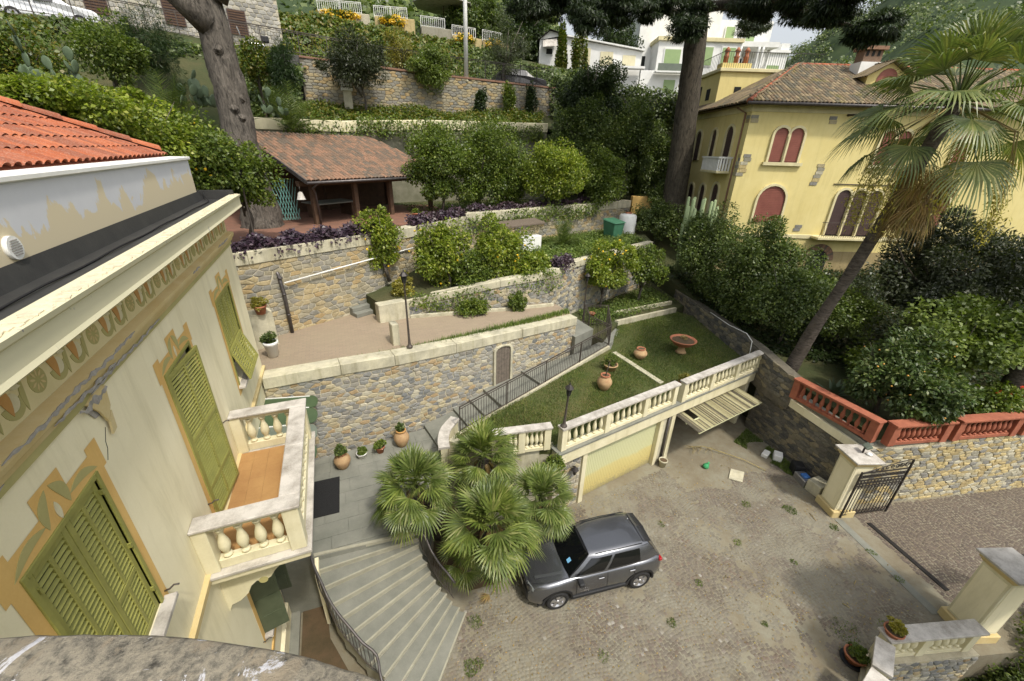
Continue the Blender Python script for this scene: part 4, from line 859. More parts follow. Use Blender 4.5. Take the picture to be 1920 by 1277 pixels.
# ---- balustrade along the lawn edge: two straight runs and a short return behind the palms
def balustrade(name, label, runs, z, mat, copmat, hgt, group=None, cw=.26, pw=.22, bsc=1.0, floor=None, sub=.0, step=.26):
    """runs: list of (a, b, [balusters per bay]); each baluster, pier, rail and coping stone is a part"""
    e = empty(name, (runs[0][0][0], runs[0][0][1], z), 0, label, 'balustrade', group); L0 = Vector((runs[0][0][0], runs[0][0][1], 0))
    lo, hi = .13, hgt-.16; me = bal_mesh(mat, bsc, (hi-lo)/.58)
    for a, b, bays in runs:
        A = Vector((a[0], a[1], 0))-L0; B = Vector((b[0], b[1], 0))-L0; d = (B-A).normalized(); n = Vector((d.y, -d.x, 0)); L = (B-A).length; an = math.atan2(d.y, d.x)
        k = len(bays); tot = sum(bays); bw = (L-pw*(k+1))/tot; p = 0.0
        def blk(s0, s1, wd, z0, z1, nm, mt): bevel(link(nm, MB().box(s0, s1, -wd/2, wd/2, z0, z1).mesh(nm, M[mt]), e, A, (0, 0, an)), .008)
        for i in range(k+1):
            blk(p, p+pw, pw+.0, 0, hgt-.075, 'pier', mat)
            if i == k: break
            q = p+pw; ln = bw*bays[i]
            blk(q+.002, q+ln-.002, .17, 0, lo, 'bottom_rail', mat); blk(q+.002, q+ln-.002, .16, hi, hgt-.076, 'top_rail', mat)
            for j in range(bays[i]): link('baluster', me, e, A+d*(q+bw*(j+.5))+Vector((0, 0, lo)), (0, 0, an))
            p = q+ln
        m = max(1, round(L/1.9))
        for i in range(m): blk(L*i/m+.002+(-.03 if i == 0 else 0), L*(i+1)/m-.002+(.03 if i == m-1 else 0), cw+.04, hgt-.074, hgt, 'coping', copmat)
    return e
balustrade('balustrade', 'long cream balustrade with marble coping above the garage doors', [(gl(.1, .12), gl(5.72, .12), [6, 6, 5]), (gl(5.98, .05), gl(11.5, .05), [6, 6, 6])], 2.885, 'plaster_hi', 'marble', .92, bsc=1.05)
balustrade('balustrade', 'short cream balustrade half hidden behind the fan palms', [((3.55, 9.62), (5.45, 9.3), [4, 4])], 2.87, 'plaster_hi', 'marble', .92, bsc=1.05)
balustrade('balustrade', 'red painted balustrade on top of the courtyard and lane walls', [((16.3, 8.7), (16.18, 5.62), [10]), ((16.4, 5.42), (18.7, 4.82), [9]), ((18.95, 4.76), (21.6, 4.08), [10]), ((21.85, 4.02), (24.6, 3.3), [10])], 2.8, 'red_paint', 'red_paint', .88, cw=.34, pw=.26, bsc=1.1)
balustrade('balustrade', 'low cream balustrade with marble coping at the courtyard edge, bearing a flowerpot', [((11.2, 1.98), (13.75, 1.18), [4, 5]), ((10.25, 1.55), (11.0, 1.88), [3]), ((9.1, 1.30), (10.1, 1.50), [4])], .12, 'plaster_hi', 'marble', .9, cw=.34, bsc=1.15)
stone_wall('stone_wall', 'rubble wall dropping below the low courtyard balustrade', [(9.0, 1.12), (10.3, 1.42), (11.1, 1.78), (13.9, .92)], [-2.2]*4, [.1]*4, .3, .22, .14, 'stone_warm', 'mortar', None, seed=33, parts=200)
# retaining wall and curved end pier by the path
cv = empty('curved_balustrade_end', (2.5, 10.9, 2.0), 0, 'curved cream parapet with marble coping at the foot of the garden path', 'parapet')
P = [(2.2-2.5, 10.25-10.9), (2.28-2.5, 10.7-10.9), (2.5-2.5, 11.2-10.9), (2.95-2.5, 11.68-10.9)]; P = smooth(P, 4)
def curved(o0, o1, z0, z1, nm, mt):
    m = MB(); n = len(P); N_ = [Vector((-(P[min(n-1, i+1)]-P[max(0, i-1)]).normalized().y, (P[min(n-1, i+1)]-P[max(0, i-1)]).normalized().x)) for i in range(n)]
    vs = []
    for i in range(n):
        a = P[i]+N_[i]*o0; b = P[i]+N_[i]*o1; vs += [(a.x, a.y, z0), (a.x, a.y, z1), (b.x, b.y, z1), (b.x, b.y, z0)]
    m.add(vs, [(i*4+k, i*4+(k+1) % 4, (i+1)*4+(k+1) % 4, (i+1)*4+k) for i in range(n-1) for k in range(4)]+[(0, 1, 2, 3), tuple((n-1)*4+k for k in (3, 2, 1, 0))]); return bevel(m.build(nm, M[mt], cv), .008)
curved(-.1, .1, -.2, 1.02, 'wall_face', 'plaster_hi'); curved(-.18, .18, 1.022, 1.09, 'coping', 'marble')
tag(MB().prism([(2.45, 10.8), (3.4, 9.7), (5.6, 9.3), (5.7, 9.5), (3.5, 10.0), (2.75, 11.0)], -.2, 2.88).build('planter_wall', M['concrete']), 'plain rendered wall behind the fan palms holding up the lawn', 'wall')
tag(MB().prism([(2.85, ry(2.85)-.1), (11.2, ry(11.2)-.1), (11.2, ry(11.2)+.06), (2.85, ry(2.85)+.06)], 1.8, [2.93, 3.36, 3.36, 2.93]).build('kerb_wall', M['concrete']), 'low concrete kerb carrying the path railing beside the lawn', 'kerb')
# ---------------------------------------------------------------- railings
def railing(name, label, line, hgt, mat, gap=.12, r=.008, post=1.4, frame=.02, cat='railing', group=None, tilt=0, stop=None, sq=True, ends=True, base=.06):
    """line: list of 3-D foot points; top rail and bottom rail follow it"""
    P = [Vector(p) for p in line]; e = empty(name, P[0], 0, label, cat, group); O = P[0]
    up_ = Vector((0, 0, 1))
    for i in range(len(P)-1):
        a, b = P[i]-O, P[i+1]-O
        MB().bar(a+up_*hgt, b+up_*hgt, frame*1.6, frame*1.6).build('top_rail', M[mat], e)
        MB().bar(a+up_*base, b+up_*base, frame*1.2, frame*1.2).build('bottom_rail', M[mat], e)
        MB().bar(a+up_*(hgt-.09), b+up_*(hgt-.09), frame, frame).build('rail', M[mat], e)
        L = (b-a).length; n = max(1, int(L/gap)); pm = MB().tube([(0, 0, base), (0, 0, hgt-.09)], r, 5, False).mesh('bar', M[mat])
        for j in range(1, n): link('bar', pm, e, a.lerp(b, j/n))
        k = max(1, round(L/post)); qm = MB().box(-frame*.8, frame*.8, -frame*.8, frame*.8, -.12, hgt+.02).mesh('post', M[mat])
        for j in range(k+(i == len(P)-2)): link('post', qm, e, a.lerp(b, j/k))
    return e
railing('railing', 'grey iron railing between the sloping path and the lawn', [(2.95, ry(2.95), 2.93), (7.0, ry(7.0), 3.12), (11.2, ry(11.2), 3.36), (10.6, 15.3, 3.6)], 1.0, 'iron', .115, .009, 1.9, .022)
railing('railing', 'iron railing round the landing beside the tall potted lamp', [(10.6, 15.3, 3.6), (10.95, 16.3, 3.7), (12.2, 16.1, 3.6), (11.2, ry(11.2)+.02, 3.37)], 1.05, 'iron', .13, .008, 1.2, .02)
# stair handrails follow the tread ends
lp = [(a, b, 2*(12-i)/12.0) for i, (a, b, _, _) in enumerate(ST)]; rp = [(c, d, 2*(12-i)/12.0) for i, (_, _, c, d) in enumerate(ST)]
def handrail(label, pts, hgt, inset):
    e = empty('handrail', (pts[0][0], pts[0][1], pts[0][2]), 0, label, 'handrail'); O = Vector(pts[0])
    Q = smooth([Vector(p)-O+Vector((inset, 0, 0)) for p in pts], 3)
    MB().tube([q+Vector((0, 0, hgt)) for q in Q]+[Q[-1]+Vector((.05, -.05, hgt-.08))], .03, 8).build('top_rail', M['zinc'], e)
    MB().tube([q+Vector((0, 0, .1)) for q in Q], .012, 6).build('bottom_rail', M['iron'], e)
    bm2 = MB().tube([(0, 0, .08), (0, 0, hgt)], .009, 5, False).mesh('bar', M['iron'])
    acc = 0
    for i in range(1, len(Q)):
        L = (Q[i]-Q[i-1]).length; k = max(1, round(L/.11))
        for j in range(k):
            p = Q[i-1].lerp(Q[i], j/k); link('bar', bm2, e, p); acc += 1
            if acc % 3 == 0 and acc < 60: MB().tube([p+Vector((0, 0, .55)), p+Vector((.0, .04, .62)), p+Vector((0, 0, .7)), p+Vector((0, -.04, .62)), p+Vector((0, 0, .55))], .007, 4, False).build('ornament', M['iron'], e)
    return e
handrail('long curved iron handrail on the house side of the stone steps', [(-1.72, 9.9, 2.0), (-1.74, 9.2, 2.0)]+lp, .88, -.06)
handrail('short curved iron handrail on the palm side of the stone steps', [(1.0, 8.9, 2.0)]+rp[1:10], .85, .05)
# ---------------------------------------------------------------- gate piers and iron gates
def pier(label, c, yaw, lamp=False):
    e = empty('gate_pier', c, yaw, label, 'gate pier')
    bevel(MB().box(-.42, .42, -.42, .42, -.1, .28).build('base', M['ochre_pale'], e), .02)
    bevel(MB().box(-.34, .34, -.34, .34, .282, 2.3).build('shaft', M['plaster_hi'], e), .012)
    for s in (-1, 1):
        bevel(MB().box(-.28, .28, s*.342-.006, s*.342+.006, .36, 2.2).build('panel', M['plaster'], e), .003)
        bevel(MB().box(s*.342-.006, s*.342+.006, -.28, .28, .36, 2.2).build('panel', M['plaster'], e), .003)
    bevel(MB().box(-.38, .38, -.38, .38, 2.302, 2.37).build('moulding', M['ochre_pale'], e), .02)
    bevel(MB().box(-.43, .43, -.43, .43, 2.372, 2.5).build('moulding', M['ochre_pale'], e), .03)
    bevel(MB().box(-.5, .5, -.5, .5, 2.502, 2.57).build('cap', M['marble'], e), .012)
    return e
PY_ = math.atan2(.72, .27)-math.pi/2
p1 = pier('cream gate pier with a marble cap and floodlight, beside the red balustrade', (15.5, 5.55, 0), PY_)
p2 = pier('cream gate pier with a marble cap, nearest the low cream balustrade', (14.6, 1.45, 0), PY_)
fl = empty('floodlight', (15.62, 5.55, 2.575), rad(-30), 'small grey floodlight on a gate pier', 'floodlight')
bevel(MB().bar((-.02, 0, .22), (.14, 0, .34), .26, .1).build('lamp_body', M['awn_grey'], fl), .02)
MB().tube([(0, 0, 0), (0, 0, .24)], .03, 8).build('stand', M['iron_dk'], fl); MB().lathe([(.05, 0), (.09, .02), (.08, .06), (.03, .08)], 10, (.14, -.1, 0)).build('sensor', M['white'], fl)
def gate(label, hinge, ang, w, h):
    e = empty('iron_gate', hinge, ang, label, 'gate')
    k = 14
    for z in (.12, 1.45, 1.72, 2.05): MB().bar((0, 0, z), (w, 0, z), .03, .035).build('crossbar', M['iron_dk'], e)
    for x in (0, w): MB().box(x-.025, x+.025, -.025, .025, 0, 2.1+(.3 if x else 0)).build('stile', M['iron_dk'], e)
    bm2 = MB().tube([(0, 0, .1), (0, 0, 1.72)], .012, 6, False).mesh('bar', M['iron_dk'])
    for i in range(1, k): link('bar', bm2, e, (w*i/k, 0, 0))
    sp = MB().tube([(.05*math.cos(a*.9)*(1-a*.06), 0, .05*math.sin(a*.9)*(1-a*.06)+0) for a in range(12)], .008, 5).mesh('scroll', M['iron_dk'])
    for i in range(k*2):
        for z, s in ((1.58, 1.2), (1.88, 1.6), (.24, 1.0), (1.36, .9)):
            if i % 2 == 0 or z > 1.5: link('scroll', sp, e, (w*(i+.5)/(2*k), 0, z), (0, i*math.pi, 0), (s, 1, s))
    top = [(w*t/10, 0, 2.07+.36*math.sin(t/10*math.pi/2)**1.5) for t in range(11)]
    MB().tube(top, .016, 6).build('top_rail', M['iron_dk'], e)
    for i in range(2, 10): link('scroll', sp, e, (w*i/10, 0, 2.07+.18*math.sin(i/10*math.pi/2)**1.5), (0, i*2.1, 0), (2.0*i/10+.5, 1, 2.2*i/10+.4))
    return e
gate('dark wrought iron gate leaf folded back against the lane wall', (15.25, 5.18, .03), math.atan2(-.42, 1.85), 1.95, 2.4)
gate('dark wrought iron gate leaf beside the low cream balustrade pier', (15.05, 1.75, .03), math.atan2(-.5, 2.0), 1.95, 2.4)
dg = empty('drain_grate', (16.0, 4.66, .012), math.atan2(2.23-4.67, 15.47-16.0), 'long dark drain grating across the gateway', 'drain')
MB().box(0, 2.5, -.08, .08, -.01, .008).build('channel', M['dark'], dg)
sm_ = MB().box(0, .012, -.075, .075, .0085, .022).mesh('slat', M['iron_dk'])
for i in range(84): link('slat', sm_, dg, (.01+i*.0297, 0, 0))
tag(MB().prism([(15.0, 5.2), (15.25, 5.1), (14.4, 1.9), (14.15, 2.0)], -.1, .016).build('threshold', M['slate']), 'pale worn stone threshold strip across the gateway', 'threshold')
# ---------------------------------------------------------------- lamp posts
def lamppost(label, loc, h, tilt=(0, 0)):
    e = empty('lamp_post', loc, 0, label, 'lamp post', 'garden lamp posts'); e.rotation_euler = (tilt[0], tilt[1], 0)
    MB().lathe([(.11, 0), (.11, .04), (.07, .07), (.05, .14), (.04, .3), (.032, h*.5), (.03, h-.42), (.045, h-.40), (.03, h-.37)], 10).build('post', M['iron'], e)
    MB().lathe([(.05, h-.37), (.06, h-.34), (.095, h-.12), (.1, h-.11)], 6).build('lantern', M['glass_dk'] if 'glass_dk' in M else M['dark'], e)
    for k in range(6): a = k*math.pi/3; MB().bar((.058*math.cos(a), .058*math.sin(a), h-.35), (.1*math.cos(a), .1*math.sin(a), h-.11), .012, .012).build('lantern_bar', M['iron_dk'], e)
    MB().lathe([(.15, h-.115), (.14, h-.1), (.06, h-.01), (.03, h+.01), (.02, h+.06), (.004, h+.1)], 6).build('lantern_roof', M['iron_dk'], e)
    return e
lamppost('garden lamp post on the pier of the long cream balustrade', (*gl(.2, .12), 3.8), 1.5, (0, rad(3)))
lamppost('tall garden lamp post on the coping beside the brick paving', (1.82, 13.25, 5.3), 2.7)
lamppost('garden lamp post on the landing behind the path railing', (11.0, 16.45, 3.7), 2.6)
lamppost('tall lamp post beside the gazebo and the big bare trunk', (-2.75, 17.4, 8.2), 2.7)
# stone post beside the paved terrace
bevel(tag(MB().prism([(1.35, 14.0), (1.6, 14.0), (1.55, 14.4), (1.3, 14.4)], 5.0, 5.9).build('stone_post', M['concrete']), 'stubby grey stone post beside the lamp post', 'post'), .02)
# ---------------------------------------------------------------- parked car
m = NT('grey_car_paint'); n = m.noise(900, 2)
M['carpaint'] = m.done(m.mix(n, hx((100, 102, 106)), hx((114, 116, 120))), .26, .8, .5); m.p.inputs['Coat Weight'].default_value = .8; m.p.inputs['Coat Roughness'].default_value = .06
M['carglass'] = NT('dark_car_glass').done(hx((14, 16, 17)), .04, 0, .6)
M['tyre'] = plain('tyre_rubber', (30, 30, 31), (40, 40, 40), 12, .8, .2)
M['alloy'] = plain('alloy_rim', (196, 196, 198), (170, 170, 172), 8, .3, 0, .8)
M['carblack'] = plain('black_cladding', (30, 31, 33), (38, 39, 41), 10, .6, .1)
M['chrome'] = NT('bright_metal').done(hx((210, 210, 212)), .15, 1.0)
M['lightred'] = NT('red_lens').done(hx((150, 20, 22)), .15, 0, .6)
M['lens'] = NT('clear_lens').done(hx((190, 200, 208)), .1, 0, .6)
def fillin(f, x): return float(np.interp(x, [p[0] for p in f], [p[1] for p in f]))
WX = (.80, 3.36); WR = .335; HWD = .885
CAR = empty('parked_car', (0, 0, 0), 0, 'dark grey compact SUV parked on the cobbles beside the fan palms', 'car')
# car frame: x runs from nose (0) to tail (4.08), y to the car's left, z up
ztop = [(0, .74), (.04, .83), (.12, .895), (.35, .95), (.7, .99), (1.0, 1.015), (1.3, 1.02), (3.6, 1.05), (3.95, 1.02), (4.06, .95), (4.08, .85)]
halfw = [(0, .62), (.05, .70), (.15, .78), (.3, .835), (.5, .875), (.8, .885), (1.3, .862), (2.2, .858), (2.9, .868), (3.4, .885), (3.75, .86), (3.95, .81), (4.06, .74), (4.08, .68)]
xs = sorted(set([0, .02, .05, .1, .16, .24, .33, .4, .46, .52, .58, .66, .74, .8, .86, .94, 1.02, 1.08, 1.14, 1.2, 1.27, 1.36, 1.5, 1.75, 2.0, 2.25, 2.5, 2.7, 2.85, 2.92, 2.98, 3.04, 3.1, 3.18, 3.26, 3.36, 3.46, 3.54, 3.62, 3.68, 3.74, 3.8, 3.86, 3.93, 4.0, 4.05, 4.08]))
def zbot(x):
    z = .30
    for w in WX:
        d = abs(x-w)
        if d < .43: z = max(z, .33+math.sqrt(max(0, .43**2-d*d))*.95)
    return min(z, .77)
def section(x):
    zb, zt, w = zbot(x), fillin(ztop, x), fillin(halfw, x); zs = max(zb+.05, .70); P = []
    f = 0.0
    for k in WX: f = max(f, max(0, 1-abs(x-k)/.62))
    f = min(1, f*1.6)
    # from sill up: sill, door, crease, shoulder, top edge, crown, centre
    P = [(w-.05+.045*f, zb), (w-.012+.012*f, zb+.25*(zs-zb)), (w, zb+.6*(zs-zb)), (w-.004+.004*f, zs), (w-.025, zs+.4*(zt-.06-zs)), (w-.045, zt-.075), (w-.085, zt-.022), (w-.16, zt+.0), (w*.5, zt+.018), (0, zt+.022)]
    return P
S_ = [section(x) for x in xs]; n = len(S_[0]); b = MB(); vs = []
for x, s in zip(xs, S_):
    vs += [(x, y, z) for y, z in s]+[(x, -y, z) for y, z in s[::-1][1:]]
q = 2*n-1
b.add(vs, [(i*q+k, i*q+k+1, (i+1)*q+k+1, (i+1)*q+k) for i in range(len(xs)-1) for k in range(q-1)], True)
b.add([vs[k] for k in range(q)], [tuple(range(q))[::-1]]); b.add([vs[(len(xs)-1)*q+k] for k in range(q)], [tuple(range(q))])
body = b.build('body', M['carpaint'], CAR)
# dark underbody and arches
MB().box(.25, 3.85, -.78, .78, .2, .62).build('underbody', M['carblack'], CAR)
# cabin shell
def strip(rows, name, mat, par=None, smooth_=True, both=False):
    m = MB(); 
    for s in ((1, -1) if both else (1,)):
        k = len(rows[0]); vs = [(x, s*y, z) for r in rows for x, y, z in r]; f = [(i*k+j, i*k+j+1, (i+1)*k+j+1, (i+1)*k+j) for i in range(len(rows)-1) for j in range(k-1)]
        if s < 0: f = [t[::-1] for t in f]
        m.add(vs, f, smooth_)
    return m.build(name, M[mat], par or CAR)
top = [(1.78, .50, 1.475), (2.1, .585, 1.512), (2.6, .60, 1.53), (3.1, .595, 1.525), (3.45, .57, 1.50), (3.62, .535, 1.47)]      # roof edge
bot = [(1.12, .74, 1.015), (1.5, .79, 1.02), (2.3, .80, 1.03), (3.0, .80, 1.045), (3.55, .77, 1.05), (3.98, .66, 1.03)]           # belt
rows = []
for t, bb in zip(top, bot):
    r = [bb, tuple(bb[i]*.55+t[i]*.45+(.03 if i == 1 else 0) for i in range(3)), tuple(bb[i]*.12+t[i]*.88+(.018 if i == 1 else 0) for i in range(3)), t, (t[0], t[1]*.72, t[2]+.022), (t[0], 0, t[2]+.035)]
    rows.append(r)
strip(rows, 'cabin', 'carpaint', both=True)
# front and rear closing faces of the cabin
strip([[rows[0][i], (rows[0][i][0], 0, rows[0][i][2])] for i in (0, 1, 2, 3)], 'scuttle', 'carblack', both=True)
strip([[(rows[-1][i][0]+.0, 0, rows[-1][i][2]), rows[-1][i]] for i in (0, 1, 2, 3)], 'tailgate', 'carpaint', both=True)
lf = lambda a, b, t: tuple(a[i]*(1-t)+b[i]*t for i in range(3))
def off(p, o): return (p[0]+o[0], p[1]+o[1], p[2]+o[2])
# windscreen, rear window
o = (-.012, 0, .02)
ws = []
for t in (.04, .5, .97):
    a = lf(rows[0][0], rows[0][3], t); ws.append([off((a[0]-(.05 if t < .3 else .03), 0, a[2]), o), off((a[0]-.03, a[1]*.6, a[2]), o), off((a[0]+.02, a[1]*.97, a[2]), o)])
strip(ws, 'windscreen', 'carglass', both=True)
o = (.012, 0, .012)
strip([[off((lf(rows[-1][0], rows[-1][3], t)[0], 0, lf(rows[-1][0], rows[-1][3], t)[2]), o), off(lf(rows[-1][0], rows[-1][3], t), (.012, -.06, .012))] for t in (.1, .95)], 'rear_window', 'carglass', both=True)
def sidewin(s0, s1, nm):
    """pane between two stations of the cabin shell, on each flank"""
    def at(s, t):
        i = min(len(rows)-2, int(s)); r = [lf(rows[i][k], rows[i+1][k], s-i) for k in range(4)]
        p = lf(r[0], r[1], t/.45) if t < .45 else lf(r[1], r[2], (t-.45)/.43)
        return (p[0], p[1]+.009, p[2]+.003)
    for sg in (1, -1):
        R = [[at(s0+(s1-s0)*u/6, .1+.74*t/5) for u in range(7)] for t in range(6)]
        strip([[(x, sg*y, z) for x, y, z in r] for r in R], nm, 'carglass')
sidewin(.42, 1.78, 'front_side_window'); sidewin(1.93, 3.55, 'rear_side_window')
# roof rails and panel gaps
for s in (1, -1): MB().tube([(1.95, s*.565, 1.53), (2.6, s*.585, 1.548), (3.4, s*.57, 1.535)], .014, 6).build('roof_rail', M['carblack'], CAR)
MB().tube([(3.36, .28, 1.54), (3.40, .28, 1.58), (3.44, .28, 1.55)], .012, 6).build('antenna', M['chrome'], CAR)
strip([[(3.46, 0, 1.541), (3.46, .5, 1.518)], [(3.475, 0, 1.541), (3.475, .5, 1.518)]], 'spoiler_gap', 'carblack', both=True)
strip([[(3.48, 0, 1.55), (3.48, .52, 1.526)], [(3.76, 0, 1.50), (3.72, .52, 1.47)], [(3.76, 0, 1.475), (3.72, .52, 1.445)]], 'spoiler', 'carpaint', both=True)
# bonnet shut lines, creases
for s in (1, -1):
    MB().tube([(.14, s*.62, .965), (.5, s*.70, 1.003), (1.1, s*.73, 1.028)], .006, 4).build('bonnet_gap', M['carblack'], CAR)
    strip([[(.22, s*.42, .985), (.22, s*.5, .975)], [(1.0, s*.5, 1.052), (1.0, s*.58, 1.03)]], 'bonnet_crease', 'carpaint')
    for x in (1.34, 2.28, 3.12): MB().tube([(x, s*.872, .42), (x, s*.874, .75), (x, s*.828, 1.0)], .005, 4).build('door_gap', M['carblack'], CAR)
    for x in (1.98, 2.95): bevel(MB().box(x, x+.17, s*.868-.012, s*.868+.012, .865, .90).build('door_handle', M['chrome'], CAR), .008)
    mi = MB().box(1.30, 1.46, s*.98-.10, s*.98+.10, .99, 1.12).build('wing_mirror', M['carblack'], CAR); bevel(mi, .04, 3)
    MB().bar((1.36, s*.82, 1.02), (1.38, s*.92, 1.04), .05, .04).build('mirror_arm', M['carblack'], CAR)
    bevel(MB().box(1.24, 2.93, s*.84-.04, s*.84+.035, .25, .38).build('sill_cladding', M['carblack'], CAR), .02)
    for w in WX:
        ar = MB(); P = [(w+.46*math.cos(a), .35+.43*math.sin(a)) for a in [math.pi*(-.04+1.08*i/16) for i in range(17)]]; P2 = [(w+.395*math.cos(a), .35+.372*math.sin(a)) for a in [math.pi*(-.04+1.08*i/16) for i in range(17)]]
        y = lambda x: s*(fillin(halfw, x)+.012)
        ar.add([(p[0], y(p[0]), p[1]) for p in P]+[(p[0], y(p[0]), p[1]) for p in P2]+[(p[0], y(p[0])*.9, p[1]) for p in P2], [(i, i+1, 18+i, 17+i) if s < 0 else (i, 17+i, 18+i, i+1) for i in range(16)]+[(17+i, 18+i, 35+i, 34+i) if s < 0 else (17+i, 34+i, 35+i, 18+i) for i in range(16)]+[], True)
        ar.build('arch_cladding', M['carblack'], CAR)
        wh = MB().lathe([(.24, -.11), (.31, -.11), (WR, -.08), (WR, .08), (.31, .11), (.225, .112), (.215, .05)], 28).build('wheel', M['tyre'], CAR, (w, s*.775, WR), (-s*math.pi/2, 0, 0))
        MB().lathe([(.2, .02), (.215, .03), (.228, .108), (.205, .106), (.195, .05)], 28).build('rim', M['alloy'], wh)
        MB().lathe([(.02, .03), (.2, .03)], 24).build('brake_disc', M['carblack'], wh)
        for k in range(5):
            a = k*2*math.pi/5+.3; d = Vector((math.cos(a), math.sin(a), 0)); e = Vector((-d.y, d.x, 0)); mm = MB()
            mm.add([d*.03-e*.03+Vector((0, 0, .10)), d*.03+e*.03+Vector((0, 0, .10)), d*.205+e*.065+Vector((0, 0, .1)), d*.205-e*.065+Vector((0, 0, .1))]+[d*.03-e*.03+Vector((0, 0, .05)), d*.03+e*.03+Vector((0, 0, .05)), d*.205+e*.065+Vector((0, 0, .05)), d*.205-e*.065+Vector((0, 0, .05))], [(0, 1, 2, 3), (0, 3, 7, 4), (1, 5, 6, 2), (3, 2, 6, 7)]); mm.build('spoke', M['alloy'], wh)
        MB().lathe([(.055, .05), (.05, .112), (.02, .116)], 12).build('hub_cap', M['alloy'], wh)
    strip([[(.02, s*.44, .80), (.10, s*.74, .80)], [(.035, s*.44, .90), (.13, s*.735, .90)]][::1], 'headlight', 'lens')
    bevel(MB().box(3.93, 4.045, s*.70-.10, s*.70+.05, .89, .98).build('tail_light', M['lightred'], CAR), .02)
bevel(MB().box(-.035, .12, -.60, .60, .28, .62).build('front_bumper', M['carblack'], CAR), .05, 3)
bevel(MB().box(-.03, .06, -.46, .46, .74, .90).build('grille', M['carblack'], CAR), .02)
for k in range(7): MB().box(-.04, -.03, -.36+k*.12-.03, -.36+k*.12+.03, .80, .87).build('grille_slot', M['chrome'], CAR)
bevel(MB().box(3.98, 4.11, -.72, .72, .28, .66).build('rear_bumper', M['carblack'], CAR), .05, 3)
MB().box(-.045, -.036, -.26, .26, .5, .61).build('number_plate', M['white'], CAR)
bp = lf(rows[0][0], rows[0][3], .22); MB().add([(bp[0]-.05, -.28, bp[2]+.035), (bp[0]-.05, -.40, bp[2]+.035), (bp[0]+.05, -.39, bp[2]+.11), (bp[0]+.05, -.27, bp[2]+.11)], [(0, 3, 2, 1)]).build('permit', NT('blue_permit').done(hx((120, 182, 222)), .6), CAR)
fc = bpy.data.curves.new('badge', 'FONT'); fc.body = 'AVENGER'; fc.size = .05; fc.extrude = .002; fc.space_character = 1.3; fc.materials.append(M['chrome'])
bo_ = link('badge_text', fc); bpy.context.view_layer.update()
bme = bpy.data.meshes.new_from_object(bo_.evaluated_get(bpy.context.evaluated_depsgraph_get())); bpy.data.objects.remove(bo_)
link('badge', bme, CAR, (1.44, -.886, .54), (math.pi/2, 0, 0))
# place: nose towards -X world, driver's flank towards the viewer
fwh, rwh = Vector((4.26, 6.15)), Vector((6.78, 5.81)); dd = (fwh-rwh).normalized(); lf_ = Vector((-dd.y, dd.x))
ctr = (fwh+rwh)/2-lf_*.80
# local +x (tail) -> -dd ; local +y (car's left, seen from above with nose at -x) must face the viewer
ang = math.atan2(-dd.y, -dd.x)
CAR.rotation_euler = (0, 0, ang)
lx = Vector((math.cos(ang), math.sin(ang))); ly = Vector((-lx.y, lx.x))
CAR.location = (0, 0, .012)
mid = (fwh+rwh)/2+ly*.80-lx*2.08
CAR.location = (mid.x, mid.y, .014)
# ---------------------------------------------------------------- vegetation
LM = lambda k, cols, **kw: M.__setitem__(k, leaf_mat(k, cols, **kw))
LM('leaf_lemon', [(96, 114, 38), (120, 138, 48), (146, 158, 62), (86, 104, 36), (172, 174, 84)], trans=.38)
LM('leaf_citrus', [(68, 86, 34), (90, 108, 44), (112, 128, 54), (76, 96, 38), (138, 146, 72)], trans=.36)
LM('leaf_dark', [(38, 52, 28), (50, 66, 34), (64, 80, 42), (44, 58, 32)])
LM('leaf_laurel', [(62, 78, 40), (80, 97, 48), (100, 116, 58), (68, 86, 44), (130, 140, 84)])
LM('leaf_light', [(80, 98, 44), (98, 114, 52), (116, 130, 62), (88, 106, 46)])
LM('leaf_loquat', [(58, 78, 40), (76, 96, 52), (96, 112, 66), (66, 86, 42), (124, 132, 88)])
LM('leaf_olive', [(74, 84, 58), (90, 98, 72), (60, 72, 48), (104, 110, 84)])
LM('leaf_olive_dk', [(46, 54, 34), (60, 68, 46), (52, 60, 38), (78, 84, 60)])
LM('leaf_feather', [(46, 66, 34), (58, 80, 42), (40, 58, 30)])
LM('leaf_yellow', [(128, 122, 52), (146, 138, 62), (108, 110, 46)])
LM('leaf_ivy', [(62, 86, 28), (80, 102, 34), (100, 112, 42), (122, 112, 48), (70, 92, 30)])
LM('leaf_purple', [(60, 46, 60), (74, 56, 72), (50, 40, 50), (92, 78, 88)], trans=.15)
LM('leaf_palm', [(76, 92, 42), (94, 110, 52), (120, 132, 72), (84, 100, 46), (136, 140, 92)], trans=.25, rough=.42)
LM('leaf_wash', [(80, 96, 56), (98, 112, 66), (126, 134, 84), (88, 104, 60), (142, 140, 92)], trans=.25, rough=.42)
LM('leaf_dead', [(140, 116, 78), (160, 136, 92), (118, 96, 62), (150, 140, 80)], trans=.2)
LM('leaf_straw', [(168, 152, 104), (150, 128, 84), (186, 172, 126)], trans=.15)
LM('leaf_flowerstalk', [(150, 142, 52), (166, 156, 70), (130, 122, 44)], trans=.2)
LM('leaf_cedar', [(30, 42, 24), (44, 58, 32), (58, 72, 42), (36, 50, 28)], trans=.15)
LM('petal_yellow', [(222, 178, 30), (230, 196, 50), (206, 156, 24)], trans=.2)
LM('petal_red', [(190, 34, 24), (206, 48, 36)], trans=.2)
M['lemon_skin'] = plain('lemon_skin', (226, 190, 40), (214, 170, 30), 5, .5, .1)
M['orange_skin'] = plain('loquat_skin', (206, 160, 76), (190, 140, 60), 5, .5, .1)
